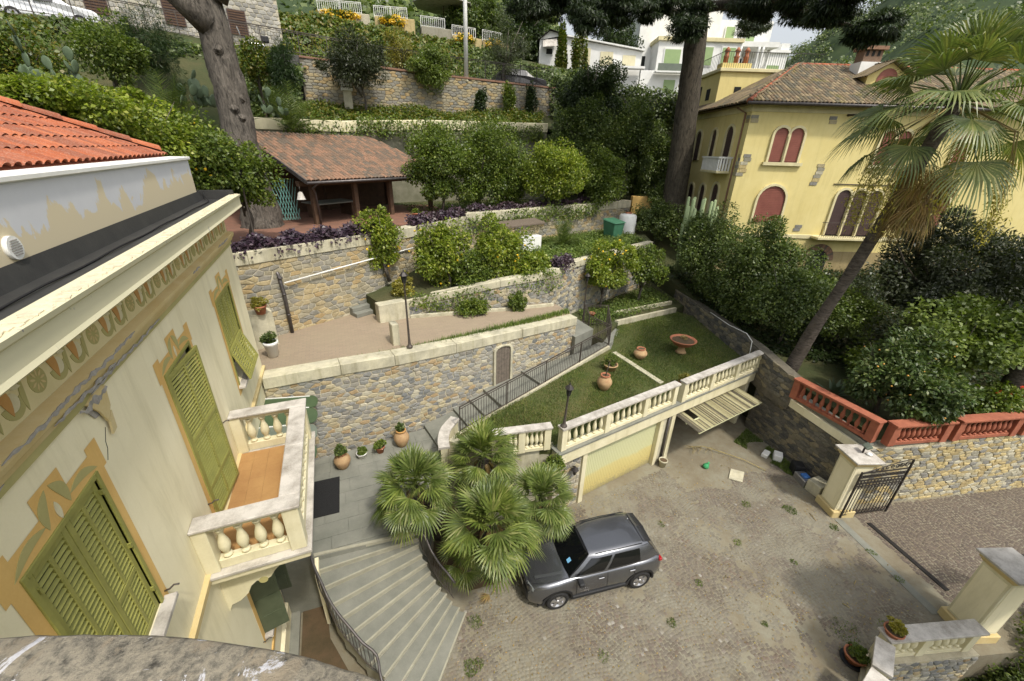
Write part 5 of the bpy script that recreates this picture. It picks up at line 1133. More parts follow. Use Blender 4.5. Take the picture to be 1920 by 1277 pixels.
def bark_mat(name, a, b, zs=.22):
    m = NT(name); mp = m.n('ShaderNodeMapping'); mp.inputs['Scale'].default_value = (1, 1, zs); m.l(m.pos(), mp.inputs[0]); n = m.noise(11 if zs < 1 else 3.5, 6, .7, mp.outputs[0], .8); n2 = m.noise(3, 5, .7)
    c = m.ramp(m.math('ADD', m.math('MULTIPLY', n, .75), m.math('MULTIPLY', n2, .25)), [(.34, hx(b)), (.5, hx(a)), (.66, hx(tuple(min(255, int(x*1.25)) for x in a)))]); m.bump(n, 1.0, .12); return m.done(c, .95, 0, .2)
M['bark'] = bark_mat('plated_grey_bark', (104, 98, 90), (44, 41, 38))
M['bark_dk'] = bark_mat('plated_cedar_bark', (82, 76, 66), (36, 33, 29))
M['bark_palm'] = bark_mat('ringed_palm_trunk', (98, 91, 83), (52, 47, 42), 4.0)
M['cactus'] = plain('prickly_pear_pad', (92, 108, 80), (76, 92, 68), 3, .6, .1)
M['cut_wood'] = plain('sawn_scar', (132, 108, 82), (100, 82, 64), 6, .8, .2)
def norm_(a): return a/np.maximum(1e-6, np.linalg.norm(a, axis=-1, keepdims=True))
def leaf_quads(p, d, nrm, ln, wd):
    """diamond leaves: base p, direction d, normal nrm"""
    s = norm_(np.cross(d, nrm)); N = len(p); V = np.zeros((N, 4, 3)); ln = ln[:, None]; wd = wd[:, None]
    V[:, 0] = p; V[:, 1] = p+d*ln*.5+s*wd+nrm*wd*.25; V[:, 2] = p+d*ln-nrm*ln*.08; V[:, 3] = p+d*ln*.5-s*wd+nrm*wd*.25
    return V.reshape(-1, 3), np.arange(4*N).reshape(-1, 4)
def crown_pts(r, c, R, n, clumps, cr=.30, hollow=.45, flat=0.0):
    """points spread over lumpy clumps inside an ellipsoid; returns positions and outward directions"""
    R = np.array(R); u = norm_(r.normal(size=(clumps, 3))); rad_ = r.uniform(hollow, 1.0, (clumps, 1)); cc = u*rad_*(1-cr*.55)*r.uniform(.8, 1.12, (clumps, 1))
    k = r.integers(0, clumps, n); w = norm_(r.normal(size=(n, 3))); q = r.uniform(.25, 1.0, (n, 1))**.5
    size = r.uniform(.45, 1.35, clumps)[k][:, None]*cr
    off = w*q*size; off[:, 2] *= (1-flat)
    return np.array(c)+(cc[k]+off)*R, norm_(w+.7*u[k])
def foliage(name, c, R, n, ln, mat, par, seed, clumps=44, asp=.34, droop=.25, cr=.29, hollow=.4, flat=0.0, upn=.6, extra=None):
    r = np.random.default_rng(seed); p, o = crown_pts(r, c, R, n, clumps, cr, hollow, flat)
    if extra is not None: p, o = extra(r, p, o)
    n = len(p); d = norm_(o+r.normal(size=(n, 3))*.7+np.array([0, 0, -droop])); nr = norm_(o*.6+np.array([0, 0, upn])+r.normal(size=(n, 3))*.45); nr = norm_(nr-d*(nr*d).sum(1, keepdims=True))
    L = ln*r.uniform(.6, 1.25, n); V, F = leaf_quads(p, d, nr, L, L*asp*r.uniform(.8, 1.2, n))
    return link(name, fast_mesh(name, V, F, M[mat]), par)
def limbs(base, c, R, r0, seed, n=7, mat='bark', par=None, name='trunk', lean=.25):
    rg = random.Random(seed); m = MB(); b = Vector(base); C = Vector(c); top = b.lerp(C, .75)
    mid = b.lerp(top, .5)+Vector((rg.uniform(-.2, .2), rg.uniform(-.2, .2), 0))*min(1, R[0])
    m.tube([b, mid, top], [r0, r0*.75, r0*.5], 8, jit=.08)
    for i in range(n):
        a = rg.uniform(0, 6.28); s = b.lerp(top, rg.uniform(.45, 1)); e = C+Vector((R[0]*math.cos(a)*rg.uniform(.4, .8), R[1]*math.sin(a)*rg.uniform(.4, .8), R[2]*rg.uniform(-.1, .7)))
        m.tube([s, s.lerp(e, .5)+Vector((0, 0, rg.uniform(.05, .25))), e], [r0*.42, r0*.28, r0*.08], 5)
    return m.build(name, M[mat], par)
SEED = [100]
def tree(name, label, c, R, base, n, ln, mat, cat='tree', group=None, r0=.09, fruit=None, **kw):
    SEED[0] += 1; s = SEED[0]; e = empty(name, base, 0, label, cat, group); B = Vector(base); cl = Vector(c)-B
    limbs((0, 0, -.1), cl, R, r0, s, 7, kw.pop('bark', 'bark'), e)
    foliage('crown', cl, R, n, ln, mat, e, s, **kw)
    if fruit:
        r = np.random.default_rng(s+5); k, fm, fr = fruit; p, _ = crown_pts(r, tuple(cl), R, k, 20, .4, .75)
        me = MB().lathe([(.002, -fr*1.2), (fr*.7, -fr*.7), (fr, 0), (fr*.7, fr*.7), (.004, fr*1.2)], 7).mesh('fruit', M[fm])
        for q in p: link('fruit', me, e, tuple(q), (r.uniform(0, 3), r.uniform(0, 3), 0))
    return e
# lemon and orange trees
tree('lemon_tree', 'yellow-green lemon hedge tree rising behind the red tiled roof ridge', (-6.2, 14.7, 12.0), (2.0, 1.4, 1.1), (-6.1, 15.2, 8.3), 20000, .105, 'leaf_lemon', group='lemon hedge')
tree('lemon_tree', 'broad lemon tree in the middle of the hedge behind the roof', (-5.0, 16.0, 11.85), (2.0, 1.5, 1.35), (-5.1, 16.2, 8.3), 25000, .105, 'leaf_lemon', group='lemon hedge')
tree('lemon_tree', 'lemon tree leaning over the corner of the white parapet', (-4.0, 17.2, 11.0), (1.6, 1.3, 1.7), (-4.2, 17.3, 8.3), 12000, .12, 'leaf_citrus', group='lemon hedge', fruit=(14, 'lemon_skin', .045))
tree('lemon_tree', 'loose twiggy lemon tree in front of the big bare trunk', (-2.95, 18.2, 10.55), (1.45, 1.1, 1.35), (-3.1, 18.5, 8.2), 7000, .12, 'leaf_citrus', group='lemon hedge', hollow=.3)
tree('orange_tree', 'rounded orange tree covering the corner of the gazebo roof', (5.7, 23.8, 10.7), (2.2, 1.7, 2.1), (5.8, 24.2, 8.2), 17000, .13, 'leaf_citrus', group='orange trees above the stone wall')
tree('orange_tree', 'tallest orange tree behind the purple border, with drooping branches', (8.2, 24.6, 10.6), (2.7, 1.9, 2.9), (8.2, 25.2, 8.2), 22000, .13, 'leaf_citrus', group='orange trees above the stone wall')
tree('orange_tree', 'yellowing orange tree in front of the dark laurel', (13.0, 24.5, 10.5), (2.6, 1.8, 2.1), (13.2, 25.6, 8.2), 22000, .13, 'leaf_lemon', group='orange trees above the stone wall')
tree('orange_tree', 'smaller orange tree at the end of the long coping near the cedar', (17.2, 25.4, 10.2), (2.3, 1.7, 1.9), (17.3, 26.4, 8.2), 15000, .13, 'leaf_citrus', group='orange trees above the stone wall')
def hang(zc):
    def f(r, p, o):
        return p, o
    return f
tree('lemon_tree', 'climbing lemon branches tumbling over the wall below the gazebo', (1.75, 18.4, 8.1), (1.15, .7, 1.45), (1.9, 18.35, 6.3), 6500, .125, 'leaf_lemon', group='lemons on the terrace', fruit=(10, 'lemon_skin', .05), hollow=.3)
tree('lemon_tree', 'tall lemon tree with yellow fruit beside the stone steps', (4.15, 17.9, 7.35), (1.45, 1.1, 2.1), (4.4, 17.6, 5.9), 13000, .13, 'leaf_lemon', group='lemons on the terrace', fruit=(26, 'lemon_skin', .05))
tree('lemon_tree', 'wide lemon tree above the small shrubs by the paved drive', (6.8, 17.8, 7.2), (1.65, 1.2, 1.9), (6.4, 17.2, 6.2), 13000, .13, 'leaf_lemon', group='lemons on the terrace', fruit=(20, 'lemon_skin', .05))
tree('lemon_tree', 'bushy young lemon between the two large ones on the terrace', (5.5, 17.3, 6.7), (1.15, .8, 1.0), (5.5, 17.4, 6.0), 5500, .12, 'leaf_citrus', group='lemons on the terrace', fruit=(6, 'lemon_skin', .05))
tree('lemon_tree', 'low spreading lemon branch hanging over the terrace coping', (8.2, 17.2, 6.6), (1.25, .9, .85), (7.6, 17.4, 6.3), 5500, .13, 'leaf_lemon', group='lemons on the terrace', fruit=(10, 'lemon_skin', .05))
tree('lemon_tree', 'round lemon tree above the landing, heavy with yellow fruit', (13.2, 17.8, 6.15), (1.9, 1.4, 1.55), (13.0, 18.0, 3.6), 13000, .13, 'leaf_lemon', group='lemons on the terrace', fruit=(22, 'lemon_skin', .05))
tree('orange_tree', 'dense orange tree between the tallest one and the yellowing one', (10.6, 25.6, 10.3), (2.0, 1.6, 2.1), (10.6, 26, 8.2), 15000, .13, 'leaf_citrus', group='orange trees above the stone wall')
tree('lemon_tree', 'thin lemon tree at the shaded end of the planting bed', (15.9, 18.2, 6.0), (1.35, 1.1, 1.35), (15.9, 18.3, 3.6), 6500, .13, 'leaf_citrus', group='lemons on the terrace')
# big dark evergreens
tree('laurel_tree', 'tall near-black evergreen standing in front of the long white bungalow', (17.8, 28.6, 15.2), (2.7, 2.0, 2.6), (17.7, 28.7, 8.2), 30000, .14, 'leaf_dark', r0=.2)
tree('laurel_tree', 'broad green evergreen mass below the near-black tree', (17.4, 27.4, 11.8), (3.8, 2.2, 3.6), (17.6, 27.6, 8.2), 40000, .14, 'leaf_laurel', r0=.2)
tree('laurel_tree', 'evergreen beside the cedar trunk', (21.0, 27.6, 12.4), (2.3, 1.9, 3.6), (20.6, 27.8, 8.2), 24000, .14, 'leaf_laurel', r0=.15)
tree('laurel_tree', 'shaded evergreen right behind the cedar trunk', (23.6, 28.0, 11.0), (2.4, 1.6, 3.2), (23.6, 28.2, 8.2), 18000, .15, 'leaf_laurel', r0=.15)
tree('laurel_bush', 'low shaded bush between the cedar trunk and the villa flank', (22.2, 24.9, 9.0), (1.2, .8, 1.0), (22.2, 25.0, 8.0), 5000, .13, 'leaf_laurel', 'bush')
tree('laurel_bush', 'dense rounded laurel at the far end of the mossy wall', (19.7, 17.3, 6.7), (2.3, 2.2, 2.6), (19.8, 17.4, 4.0), 22000, .12, 'leaf_laurel', 'bush', 'laurels beyond the mossy wall')
tree('laurel_bush', 'largest rounded laurel, left of the leaning palm', (19.5, 14.2, 6.1), (2.8, 2.6, 3.1), (19.5, 14.3, 3.4), 34000, .12, 'leaf_laurel', 'bush', 'laurels beyond the mossy wall')
tree('laurel_bush', 'bright laurel in front of the leaning palm foot', (19.0, 11.5, 5.7), (2.2, 2.1, 2.4), (19.1, 11.6, 3.2), 18000, .12, 'leaf_laurel', 'bush', 'laurels beyond the mossy wall', clumps=30)
tree('garden_bush', 'light leafy bush between the palm foot and the brick arch', (21.4, 10.6, 5.3), (1.5, 1.5, 1.6), (21.4, 10.6, 3.6), 8000, .12, 'leaf_light', 'bush')
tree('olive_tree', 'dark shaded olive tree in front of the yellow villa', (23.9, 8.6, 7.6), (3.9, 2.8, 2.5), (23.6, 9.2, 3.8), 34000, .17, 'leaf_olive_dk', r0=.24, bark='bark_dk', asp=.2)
tree('laurel_tree', 'dark evergreen cut by the picture edge beside the yellow villa', (28.0, 6.4, 7.2), (2.8, 2.2, 2.8), (28, 6.6, 3.4), 16000, .15, 'leaf_laurel', r0=.15)
tree('fig_tree', 'light green broad-leaved tree at the picture edge beyond the red balustrade', (21.2, 6.2, 5.9), (2.7, 2.0, 1.7), (21.2, 6.4, 2.9), 20000, .15, 'leaf_light', asp=.4)
tree('loquat_tree', 'grey-green loquat tree with small orange fruit overhanging the red balustrade', (18.2, 6.6, 4.7), (1.9, 1.6, 1.5), (18.3, 6.7, 2.9), 15000, .165, 'leaf_loquat', asp=.22, fruit=(40, 'orange_skin', .03))
tree('loquat_tree', 'lower loquat branches spilling over the corner of the red balustrade', (18.2, 5.3, 4.3), (1.3, .9, 1.0), (18.5, 5.9, 2.8), 6500, .165, 'leaf_loquat', asp=.22, fruit=(24, 'orange_skin', .03))
hb_ = tree('hibiscus_bush', 'low hibiscus bush dotted with red flowers near the palm foot', (20.2, 8.2, 3.9), (1.4, 1.2, .9), (20.2, 8.2, 2.9), 4500, .12, 'leaf_citrus', 'bush')
def petals(par, pts, mat, s=.06, nm='flower'):
    for p in pts:
        m = MB(); r = random.Random(hash(tuple(p)) % 9999)
        for k in range(5):
            a = k*1.256+r.random(); m.add([(0, 0, 0), (s*math.cos(a-.5), s*math.sin(a-.5), s*.3), (s*1.4*math.cos(a), s*1.4*math.sin(a), s*.5), (s*math.cos(a+.5), s*math.sin(a+.5), s*.3)], [(0, 1, 2, 3)])
        m.build(nm, M[mat], par, tuple(p), (r.uniform(-1, .3), r.uniform(-.6, .6), 0))
rg = random.Random(77)
petals(hb_, [(rg.uniform(-1.1, 1.1), rg.uniform(-1.2, -.3), rg.uniform(.6, 1.7)) for _ in range(9)], 'petal_red', .07)
hb2 = tree('hibiscus_bush', 'red flowering hibiscus by the right end of the red balustrade', (21.8, 4.9, 3.7), (1.5, .9, .9), (21.9, 5.0, 2.8), 4200, .13, 'leaf_citrus', 'bush')
petals(hb2, [(rg.uniform(-1.3, 1.3), rg.uniform(-.9, -.2), rg.uniform(.5, 1.6)) for _ in range(12)], 'petal_red', .08)
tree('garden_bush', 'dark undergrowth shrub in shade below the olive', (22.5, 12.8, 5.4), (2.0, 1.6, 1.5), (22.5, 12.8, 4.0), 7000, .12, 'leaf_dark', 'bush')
tree('ivy_bush', 'ivy mass hanging over the wall end below the cedar', (20.9, 23.2, 7.7), (2.1, 1.5, 1.5), (21, 23.5, 5.5), 10000, .12, 'leaf_laurel', 'bush')
tree('lower_shrub', 'leafy shrub below the low cream balustrade in the picture corner', (14.8, -.1, -.8), (1.7, 1.2, 1.3), (14.6, 0, -2.2), 13000, .09, 'leaf_laurel', 'bush')
tree('lower_shrub', 'dark ivy-like shrub behind the nearest gate pier', (16.6, .2, .1), (1.4, 1.0, 1.3), (16.2, .3, -1.6), 12000, .09, 'leaf_citrus', 'bush')
tree('street_tree', 'leafy tree beyond the low cream balustrade, shading the courtyard corner', (13.4, -.3, 5.0), (2.5, 1.5, 1.8), (14.0, -.6, -2.2), 36000, .17, 'leaf_laurel')
# hillside planting
tree('hillside_shrub', 'yellow-green shrub at the picture edge above the lemon hedge', (-9.8, 23.2, 13.9), (1.9, 1.5, 1.7), (-9.8, 23.4, 11.0), 9000, .13, 'leaf_ivy', 'bush')
tree('hillside_shrub', 'green shrub below the parked white car', (-8.0, 26.2, 15.0), (1.7, 1.3, 1.4), (-8.0, 26.4, 12.5), 8000, .12, 'leaf_citrus', 'bush')
tree('asparagus_fern', 'tall feathery dark green bush below the stone house', (-6.9, 28.4, 15.6), (1.5, 1.3, 1.7), (-6.9, 28.6, 12.8), 14000, .2, 'leaf_feather', 'bush', asp=.05)
tree('asparagus_fern', 'slim feathery bush right of the big bare trunk', (-1.4, 28.6, 15.3), (1.0, .9, 1.6), (-1.4, 28.7, 12.6), 10000, .2, 'leaf_feather', 'bush', asp=.05)
tree('hillside_shrub', 'small light leaved shrub between the bare trunk and the feathery bush', (-2.7, 29.0, 15.4), (1.0, .8, 1.3), (-2.7, 29.2, 12.8), 4500, .12, 'leaf_ivy', 'bush')
tree('oleander_tree', 'dark small tree with a bare stem in front of the tall rubble wall', (2.5, 31.2, 16.3), (2.35, 1.6, 1.6), (2.9, 31.6, 13.3), 13000, .2, 'leaf_olive_dk', asp=.14)
tree('yellow_shrub', 'thin yellowish shrub on the wall top beside the dark small tree', (5.7, 33.6, 17.4), (1.0, .8, 1.8), (5.7, 33.7, 15.9), 5000, .14, 'leaf_yellow', 'bush', asp=.2)
tree('round_shrub', 'rounded bright shrub on the rubble wall, left of the white pole', (7.6, 32.7, 16.5), (1.9, 1.3, 1.25), (7.6, 33.3, 15.6), 10000, .13, 'leaf_light', 'bush')
tree('olive_tree', 'grey olive tree behind the roadside fence', (13.9, 35.2, 18.6), (2.2, 1.8, 2.4), (14.0, 35.4, 16.1), 12000, .12, 'leaf_olive', asp=.16, r0=.2)
tree('distant_tree', 'leafy tree behind the parasol terrace', (15.5, 47, 22.6), (4.5, 2.5, 2.6), (15.5, 47.5, 19.4), 12000, .25, 'leaf_laurel', r0=.2)
tree('distant_tree', 'bushy tree above the ivy bank near the white bungalow', (20.5, 46.5, 22.5), (3.6, 2.5, 2.6), (20.5, 47, 19), 10000, .25, 'leaf_dark', r0=.2)
tree('distant_tree', 'dark tree filling the gap between the bungalow and the white apartment block', (32.5, 48, 22.8), (3.2, 2.5, 3.2), (32.5, 48.5, 17), 9000, .25, 'leaf_dark', r0=.2)
for i, (x, z, rz_, lab) in enumerate(((10.9, 14.6, 1.0, 'narrow dark shrub at the foot of the tall rubble wall, below the pole'), (13.1, 14.8, 1.2, 'ivy column climbing the tall rubble wall'), (14.9, 14.9, 1.15, 'dark upright shrub at the wall foot nearest the white bungalow'))):
    tree('wall_shrub', lab, (x, 32.3, z+.2), (.55, .45, rz_), (x, 32.4, 13.7), 4000, .12, 'leaf_dark' if i != 1 else 'leaf_citrus', 'bush')
for p, R, lab in (((5.05, 16.0, 5.45), (.8, .4, .45), 'bushy shrub at the foot of the lemon terrace wall'), ((7.05, 15.9, 5.5), (.45, .35, .5), 'small creeper at the terrace wall foot beside the drive'), ((2.3, 17.4, 6.2), (.6, .5, .6), 'rusty leaved rose bush on the planter beside the stone steps')):
    tree('wall_shrub', lab, p, R, (p[0], p[1], p[2]-R[2]), 3000, .09, 'leaf_citrus' if 'rose' not in lab else 'leaf_yellow', 'bush', r0=.03)
# ivy on the bank, ground cover
def cover(name, label, pf, n, ln, mat, seed, par=None, nz=(0, -.6, .6)):
    r = np.random.default_rng(seed); p = pf(r, n); n = len(p); o = norm_(np.array(nz)+r.normal(size=(n, 3))*.5); d = norm_(r.normal(size=(n, 3))+np.array([0, 0, -.5])); d = norm_(d-o*(d*o).sum(1, keepdims=True))
    L = ln*r.uniform(.6, 1.3, n); V, F = leaf_quads(p, d, o, L, L*.4)
    o = link(name, fast_mesh(name, V, F, M[mat]), par); return tag(o, label, 'ground cover' if par is None else None, kind='stuff')
def quadpts(P):
    P = [np.array(q) for q in P]
    def f(r, n):
        u = r.uniform(0, 1, (n, 1)); v = r.uniform(0, 1, (n, 1)); return (P[0]*(1-u)+P[1]*u)*(1-v)+(P[2]*(1-u)+P[3]*u)*v+r.normal(0, .1, (n, 3))
    return f
def lumpy(f, amp, s):
    def g(r, n):
        p = f(r, n); p[:, 1] -= amp*(1+noise2(p[:, 0], p[:, 2], s, 5))*r.uniform(.4, 1, n); p[:, 2] += .2*noise2(p[:, 0], p[:, 1], s, 6); return p
    return g
cover('ivy_bank', 'yellow-green ivy covering the bank behind the roadside fence', lumpy(quadpts([(-6, 39.3, 16.6), (13.5, 38.6, 16.3), (-6, 44.5, 21.2), (13.5, 43.0, 20.1)]), .35, 1.3), 42000, .26, 'leaf_ivy', 5)
cover('hillside_wood', 'wooded slope rising behind the stepped garden walls', lumpy(quadpts([(-50, 47, 20.6), (26, 46, 18.8), (-40, 80, 42), (40, 82, 37)]), 1.2, .35), 60000, .75, 'leaf_laurel', 25)
cover('road_edge_ivy', 'ivy and shrubs hiding the road edge behind the dark evergreens', lumpy(quadpts([(16.8, 32.6, 9.0), (34, 31.6, 8.2), (16.8, 33.2, 16.8), (34, 32.8, 16.6)]), .5, 1.0), 34000, .22, 'leaf_laurel', 26)
cover('wall_creeper', 'creeper trailing down the pale terrace wall', lumpy(quadpts([(-2, 28.7, 12.0), (15, 30.3, 12.4), (-2, 28.7, 12.9), (15, 30.3, 13.3)]), .1, 2.5), 5000, .13, 'leaf_citrus', 27)
cover('wall_climber', 'climbing plants straggling over the lemon terrace coping', lumpy(quadpts([(2.5, 16.7, 5.3), (9.5, 16.5, 5.6), (2.5, 16.6, 6.0), (9.5, 16.5, 6.7)]), .12, 2.2), 1500, .1, 'leaf_citrus', 35)
cover('coping_climber', 'leaves hanging over the long coping behind the green bin', lumpy(quadpts([(6.6, 22.1, 7.6), (17, 25.1, 7.6), (6.6, 22.2, 8.5), (17, 25.2, 8.5)]), .15, 1.6), 2600, .12, 'leaf_citrus', 36)
cover('bank_shrubs', 'dark tangled greenery beyond the olive tree', lumpy(quadpts([(13, 38.4, 16.2), (24, 38, 15.9), (13, 43.0, 19.8), (24, 41, 18.5)]), .6, 1.0), 16000, .28, 'leaf_laurel', 6)
cover('hillside_growth', 'mixed green undergrowth over the hillside below the road', lumpy(quadpts([(-16, 21.5, 9.8), (-1.2, 31.0, 13.2), (-16, 33.6, 17.2), (-.6, 33.6, 16.0)]), .5, 1.4), 52000, .2, 'leaf_laurel', 7, nz=(0, -.5, .7))
cover('terrace_weeds', 'low weeds along the back terrace under the tall rubble wall', lumpy(quadpts([(-2, 29.3, 12.85), (15, 31.0, 13.2), (-1, 32.7, 13.9), (16, 32.6, 14.2)]), .2, 1.5), 22000, .14, 'leaf_ivy', 8, nz=(0, -.2, .9))
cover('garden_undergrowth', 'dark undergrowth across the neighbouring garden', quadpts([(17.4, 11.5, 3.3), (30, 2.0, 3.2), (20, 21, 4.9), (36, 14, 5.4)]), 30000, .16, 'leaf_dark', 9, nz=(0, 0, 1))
cover('lane_side_plants', 'greenery beyond the gate at the lower picture edge', quadpts([(14.2, .6, -1.9), (24, -3, -1.0), (12, -4, -2.0), (22, -7, -1.5)]), 14000, .14, 'leaf_laurel', 10, nz=(0, 0, 1))
cover('upper_garden_weeds', 'weeds on the soil under the orange trees', quadpts([(4, 22, 8.25), (19.5, 26.2, 8.25), (4, 28, 8.25), (20, 29, 8.25)]), 9000, .1, 'leaf_citrus', 12, nz=(0, 0, 1))
cover('lemon_terrace_weeds', 'grass and weeds on the lemon terrace by the green bin', quadpts([(8.5, 17.2, 6.5), (18, 21.2, 6.6), (8.0, 22.2, 6.55), (19, 25.3, 6.6)]), 26000, .11, 'weed', 13, nz=(0, 0, 1))
cover('bed_weeds', 'low weeds in the planting bed behind the lawn', quadpts([(11.2, 16.2, 3.65), (18.3, 17.8, 3.65), (11.6, 17.8, 3.75), (18.4, 20.2, 3.75)]), 7000, .1, 'weed', 14, nz=(0, 0, 1))
blades('coping_grass', [(-2.3, 12.75), (1.2, 13.1), (3.4, 13.6), (9.2, 14.85), (9.2, 15.15), (3.4, 13.95), (1.2, 13.45), (-2.3, 13.1)], 34000, .2, 'weed', lambda x, y: 5.05+0*x, 21, lambda x, y, r: noise2(x, y, 2.2, 9)+r.normal(0, .4, len(x)) < .9, wid=.014)
tag(bpy.data.objects['coping_grass'], 'grass strip growing behind the cream coping of the first wall', 'grass')
tag(blades('wall_foot_grass', [(15.2, 9.7), (16.6, 10.2), (16.1, 6.2), (15.45, 6.3), (15.6, 7.8)], 16000, .09, 'weed', lambda x, y: 0*x, 22, lambda x, y, r: noise2(x, y, 3, 3) < .8, wid=.01), 'grass along the foot of the dark courtyard wall', 'grass')
for i, (x, y, rr, n) in enumerate(((1.62, 5.6, .28, 900), (7.0, 4.6, .15, 250), (8.6, 5.2, .14, 200), (9.4, 3.6, .1, 150), (10.9, 5.8, .16, 260), (12.6, 6.9, .2, 300), (13.9, 6.1, .26, 700), (14.6, 5.0, .18, 300), (14.75, 3.9, .16, 300), (14.5, 3.0, .16, 300), (11.3, 2.6, .5, 500), (12.5, 2.1, .4, 400), (4.8, 4.6, .2, 180), (2.0, 6.6, .25, 350), (12.0, 4.6, .12, 160), (9.0, 7.3, .15, 150))):
    P = [(x+rr*math.cos(a)*random.uniform(.6, 1.2), y+rr*math.sin(a)*random.uniform(.6, 1.2)) for a in [k*.785 for k in range(8)]]
    tag(blades('weed_tuft', P, int(n*.7), .05, 'weed', lambda x, y: 0*x+.005, 40+i, wid=.009), 'small green weed tufts growing between the courtyard cobbles', 'weeds')
def hillpts(r, n):
    A_ = np.array(V_h); az_ = np.degrees(np.arctan2(A_[:, 0], A_[:, 1])); A_ = A_[(az_ > 46) & (az_ < 70) & (A_[:, 2] > 14) & (np.hypot(A_[:, 0], A_[:, 1]) > 220)]; k = r.integers(0, len(A_), n//60); P0 = A_[k]+np.column_stack([r.uniform(-8, 8, len(k)), r.uniform(-13, 13, len(k)), r.uniform(-1, 2, len(k))]); q = np.repeat(P0, 60, 0); return q+r.normal(0, 1, (len(q), 3))*np.array([2.6, 2.6, 2.0])
cover('hill_trees', 'trees and scrub covering the distant hillside', hillpts, 150000, 1.5, 'leaf_laurel', 28, nz=(-.4, -.4, .7))
# purple border along the terrace edge
def border(label, a, b, seed, n):
    A = np.array(a); B = np.array(b)
    def f(r, k):
        t = r.uniform(0, 1, (k, 1)); p = A*(1-t)+B*t; h = r.uniform(0, 1, k); p[:, 2] += .05+.32*h*(1+.4*np.sin(t[:, 0]*37)); d = np.array([(B-A)[1], -(B-A)[0]]); d = d/np.linalg.norm(d); s = r.normal(0, .15, k)+.12*(1-h)
        p[:, :2] += d*s[:, None]; p[:, 2] -= np.maximum(0, s-.25)*.9; return p
    cover('purple_border', label, f, n, .13, 'leaf_purple', seed, nz=(.1, -.3, .8))
border('purple trailing plants along the coping below the gazebo', (-4.0, 16.0, 8.28), (2.4, 19.25, 8.28), 31, 6500)
border('purple trailing plants on the long coping under the orange trees', (3.2, 19.9, 8.3), (6.6, 22.6, 8.3), 32, 3000)
border('purple flower strip at the foot of the orange trees', (7.0, 22.9, 8.35), (19.5, 26.5, 8.35), 33, 4500)
border('small purple clump on the lemon terrace edge', (9.5, 17.1, 6.5), (10.8, 18.0, 6.5), 34, 1500)
# ---------------------------------------------------------------- palms
def fan(m, base, dir_, pet, R, n=22, arc=200, droop=.3, wid=.5, rg=random, fold=.25):
    """one fan leaf: petiole and n pleated blades; m collects blades, returns petiole path"""
    b = Vector(base); d = Vector(dir_).normalized(); hub = b+d*pet+Vector((0, 0, -droop*.35*pet))
    d2 = (d+Vector((0, 0, -droop*.8))).normalized(); s = d2.cross(Vector((0, 0, 1)))
    if s.length < .1: s = Vector((1, 0, 0))
    s.normalize(); nrm = s.cross(d2).normalized()
    roll_ = rg.uniform(-.5, .5); s, nrm = s*math.cos(roll_)+nrm*math.sin(roll_), nrm*math.cos(roll_)-s*math.sin(roll_)
    for i in range(n):
        a = rad(arc)*(i/(n-1)-.5); L = R*(1-.22*abs(a)/rad(arc/2))*rg.uniform(.88, 1.05)
        e = d2*math.cos(a)+s*math.sin(a); t = e.cross(nrm).normalized(); w = L*wid*rad(arc)/n*.9
        p1 = hub+e*L*.5+nrm*(.04*L); p2 = hub+e*L*.8+Vector((0, 0, -droop*.12*L)); p3 = hub+e*L+Vector((0, 0, -droop*(.3+.3*rg.random())*L))
        f = nrm*(w*fold*(1 if i % 2 else -1))
        m.add([hub, p1-t*w*.5-f, p1+t*w*.5+f, p2-t*w*.36, p2+t*w*.36, p3], [(0, 1, 2), (1, 3, 4, 2), (3, 5, 4)])
    return [b, b.lerp(hub, .5)+Vector((0, 0, .06*pet)), hub]
def fan_palm(label, crown, base, R=.62, pet=.42, n=44, seed=1, mat='leaf_palm'):
    rg = random.Random(seed); e = empty('fan_palm', base, 0, label, 'palm', 'fan palms beside the steps'); C = Vector(crown)-Vector(base)
    MB().tube([(0, 0, -.1), C*.5+Vector((.05, 0, 0)), C-Vector((0, 0, .1))], [.16, .15, .17], 10, jit=.15).build('trunk', M['bark_palm'], e)
    dm = MB()
    for k in range(10):
        a = rg.uniform(0, 6.28); dm.tube([C-Vector((0, 0, .1)), C+Vector((.25*math.cos(a), .25*math.sin(a), -.35)), C+Vector((.32*math.cos(a), .32*math.sin(a), -.75))], [.03, .06, .01], 4)
    dm.build('dead_leaves', M['leaf_dead'], e)
    for k in range(n):
        if rg.random() < .1: continue
        t = (k+.5)/n; el = rad(80-118*t**.9)+rg.uniform(-.22, .22); a = k*2.39996+rg.uniform(-.4, .4); d = (math.cos(a)*math.cos(el), math.sin(a)*math.cos(el), math.sin(el))
        m = MB(); pp = fan(m, C, d, pet*(.65+.7*t)*rg.uniform(.8, 1.2), R*rg.uniform(.72, 1.1), 18, rg.uniform(140, 180), .04+.3*t, .56, rg); lf = m.build('fan_leaf', M['leaf_dead' if (t > .9 and rg.random() < .08) else mat], e); MB().tube(pp, [.012, .009, .007], 4, False).build('petiole', M['leaf_palm'], lf)
    return e
fan_palm('fan palm nearest the stone steps, beside the landing', (.98, 8.52, 3.55), (1.6, 8.9, 1.0), .68, .62, 64, 3)
fan_palm('fan palm at the back, in front of the short balustrade', (3.15, 9.2, 3.35), (3.1, 9.0, .2), .68, .6, 56, 4)
fan_palm('fan palm in front, hanging over the cobbles', (2.62, 7.05, 3.1), (2.8, 7.6, .2), .74, .62, 66, 5)
fan_palm('fan palm overhanging the car bonnet', (4.25, 7.45, 2.95), (3.9, 7.9, .2), .62, .55, 52, 6)
fan_palm('small low fan palm between the handrail and the larger palms', (2.0, 7.7, 1.3), (2.1, 7.8, .1), .5, .35, 22, 8)
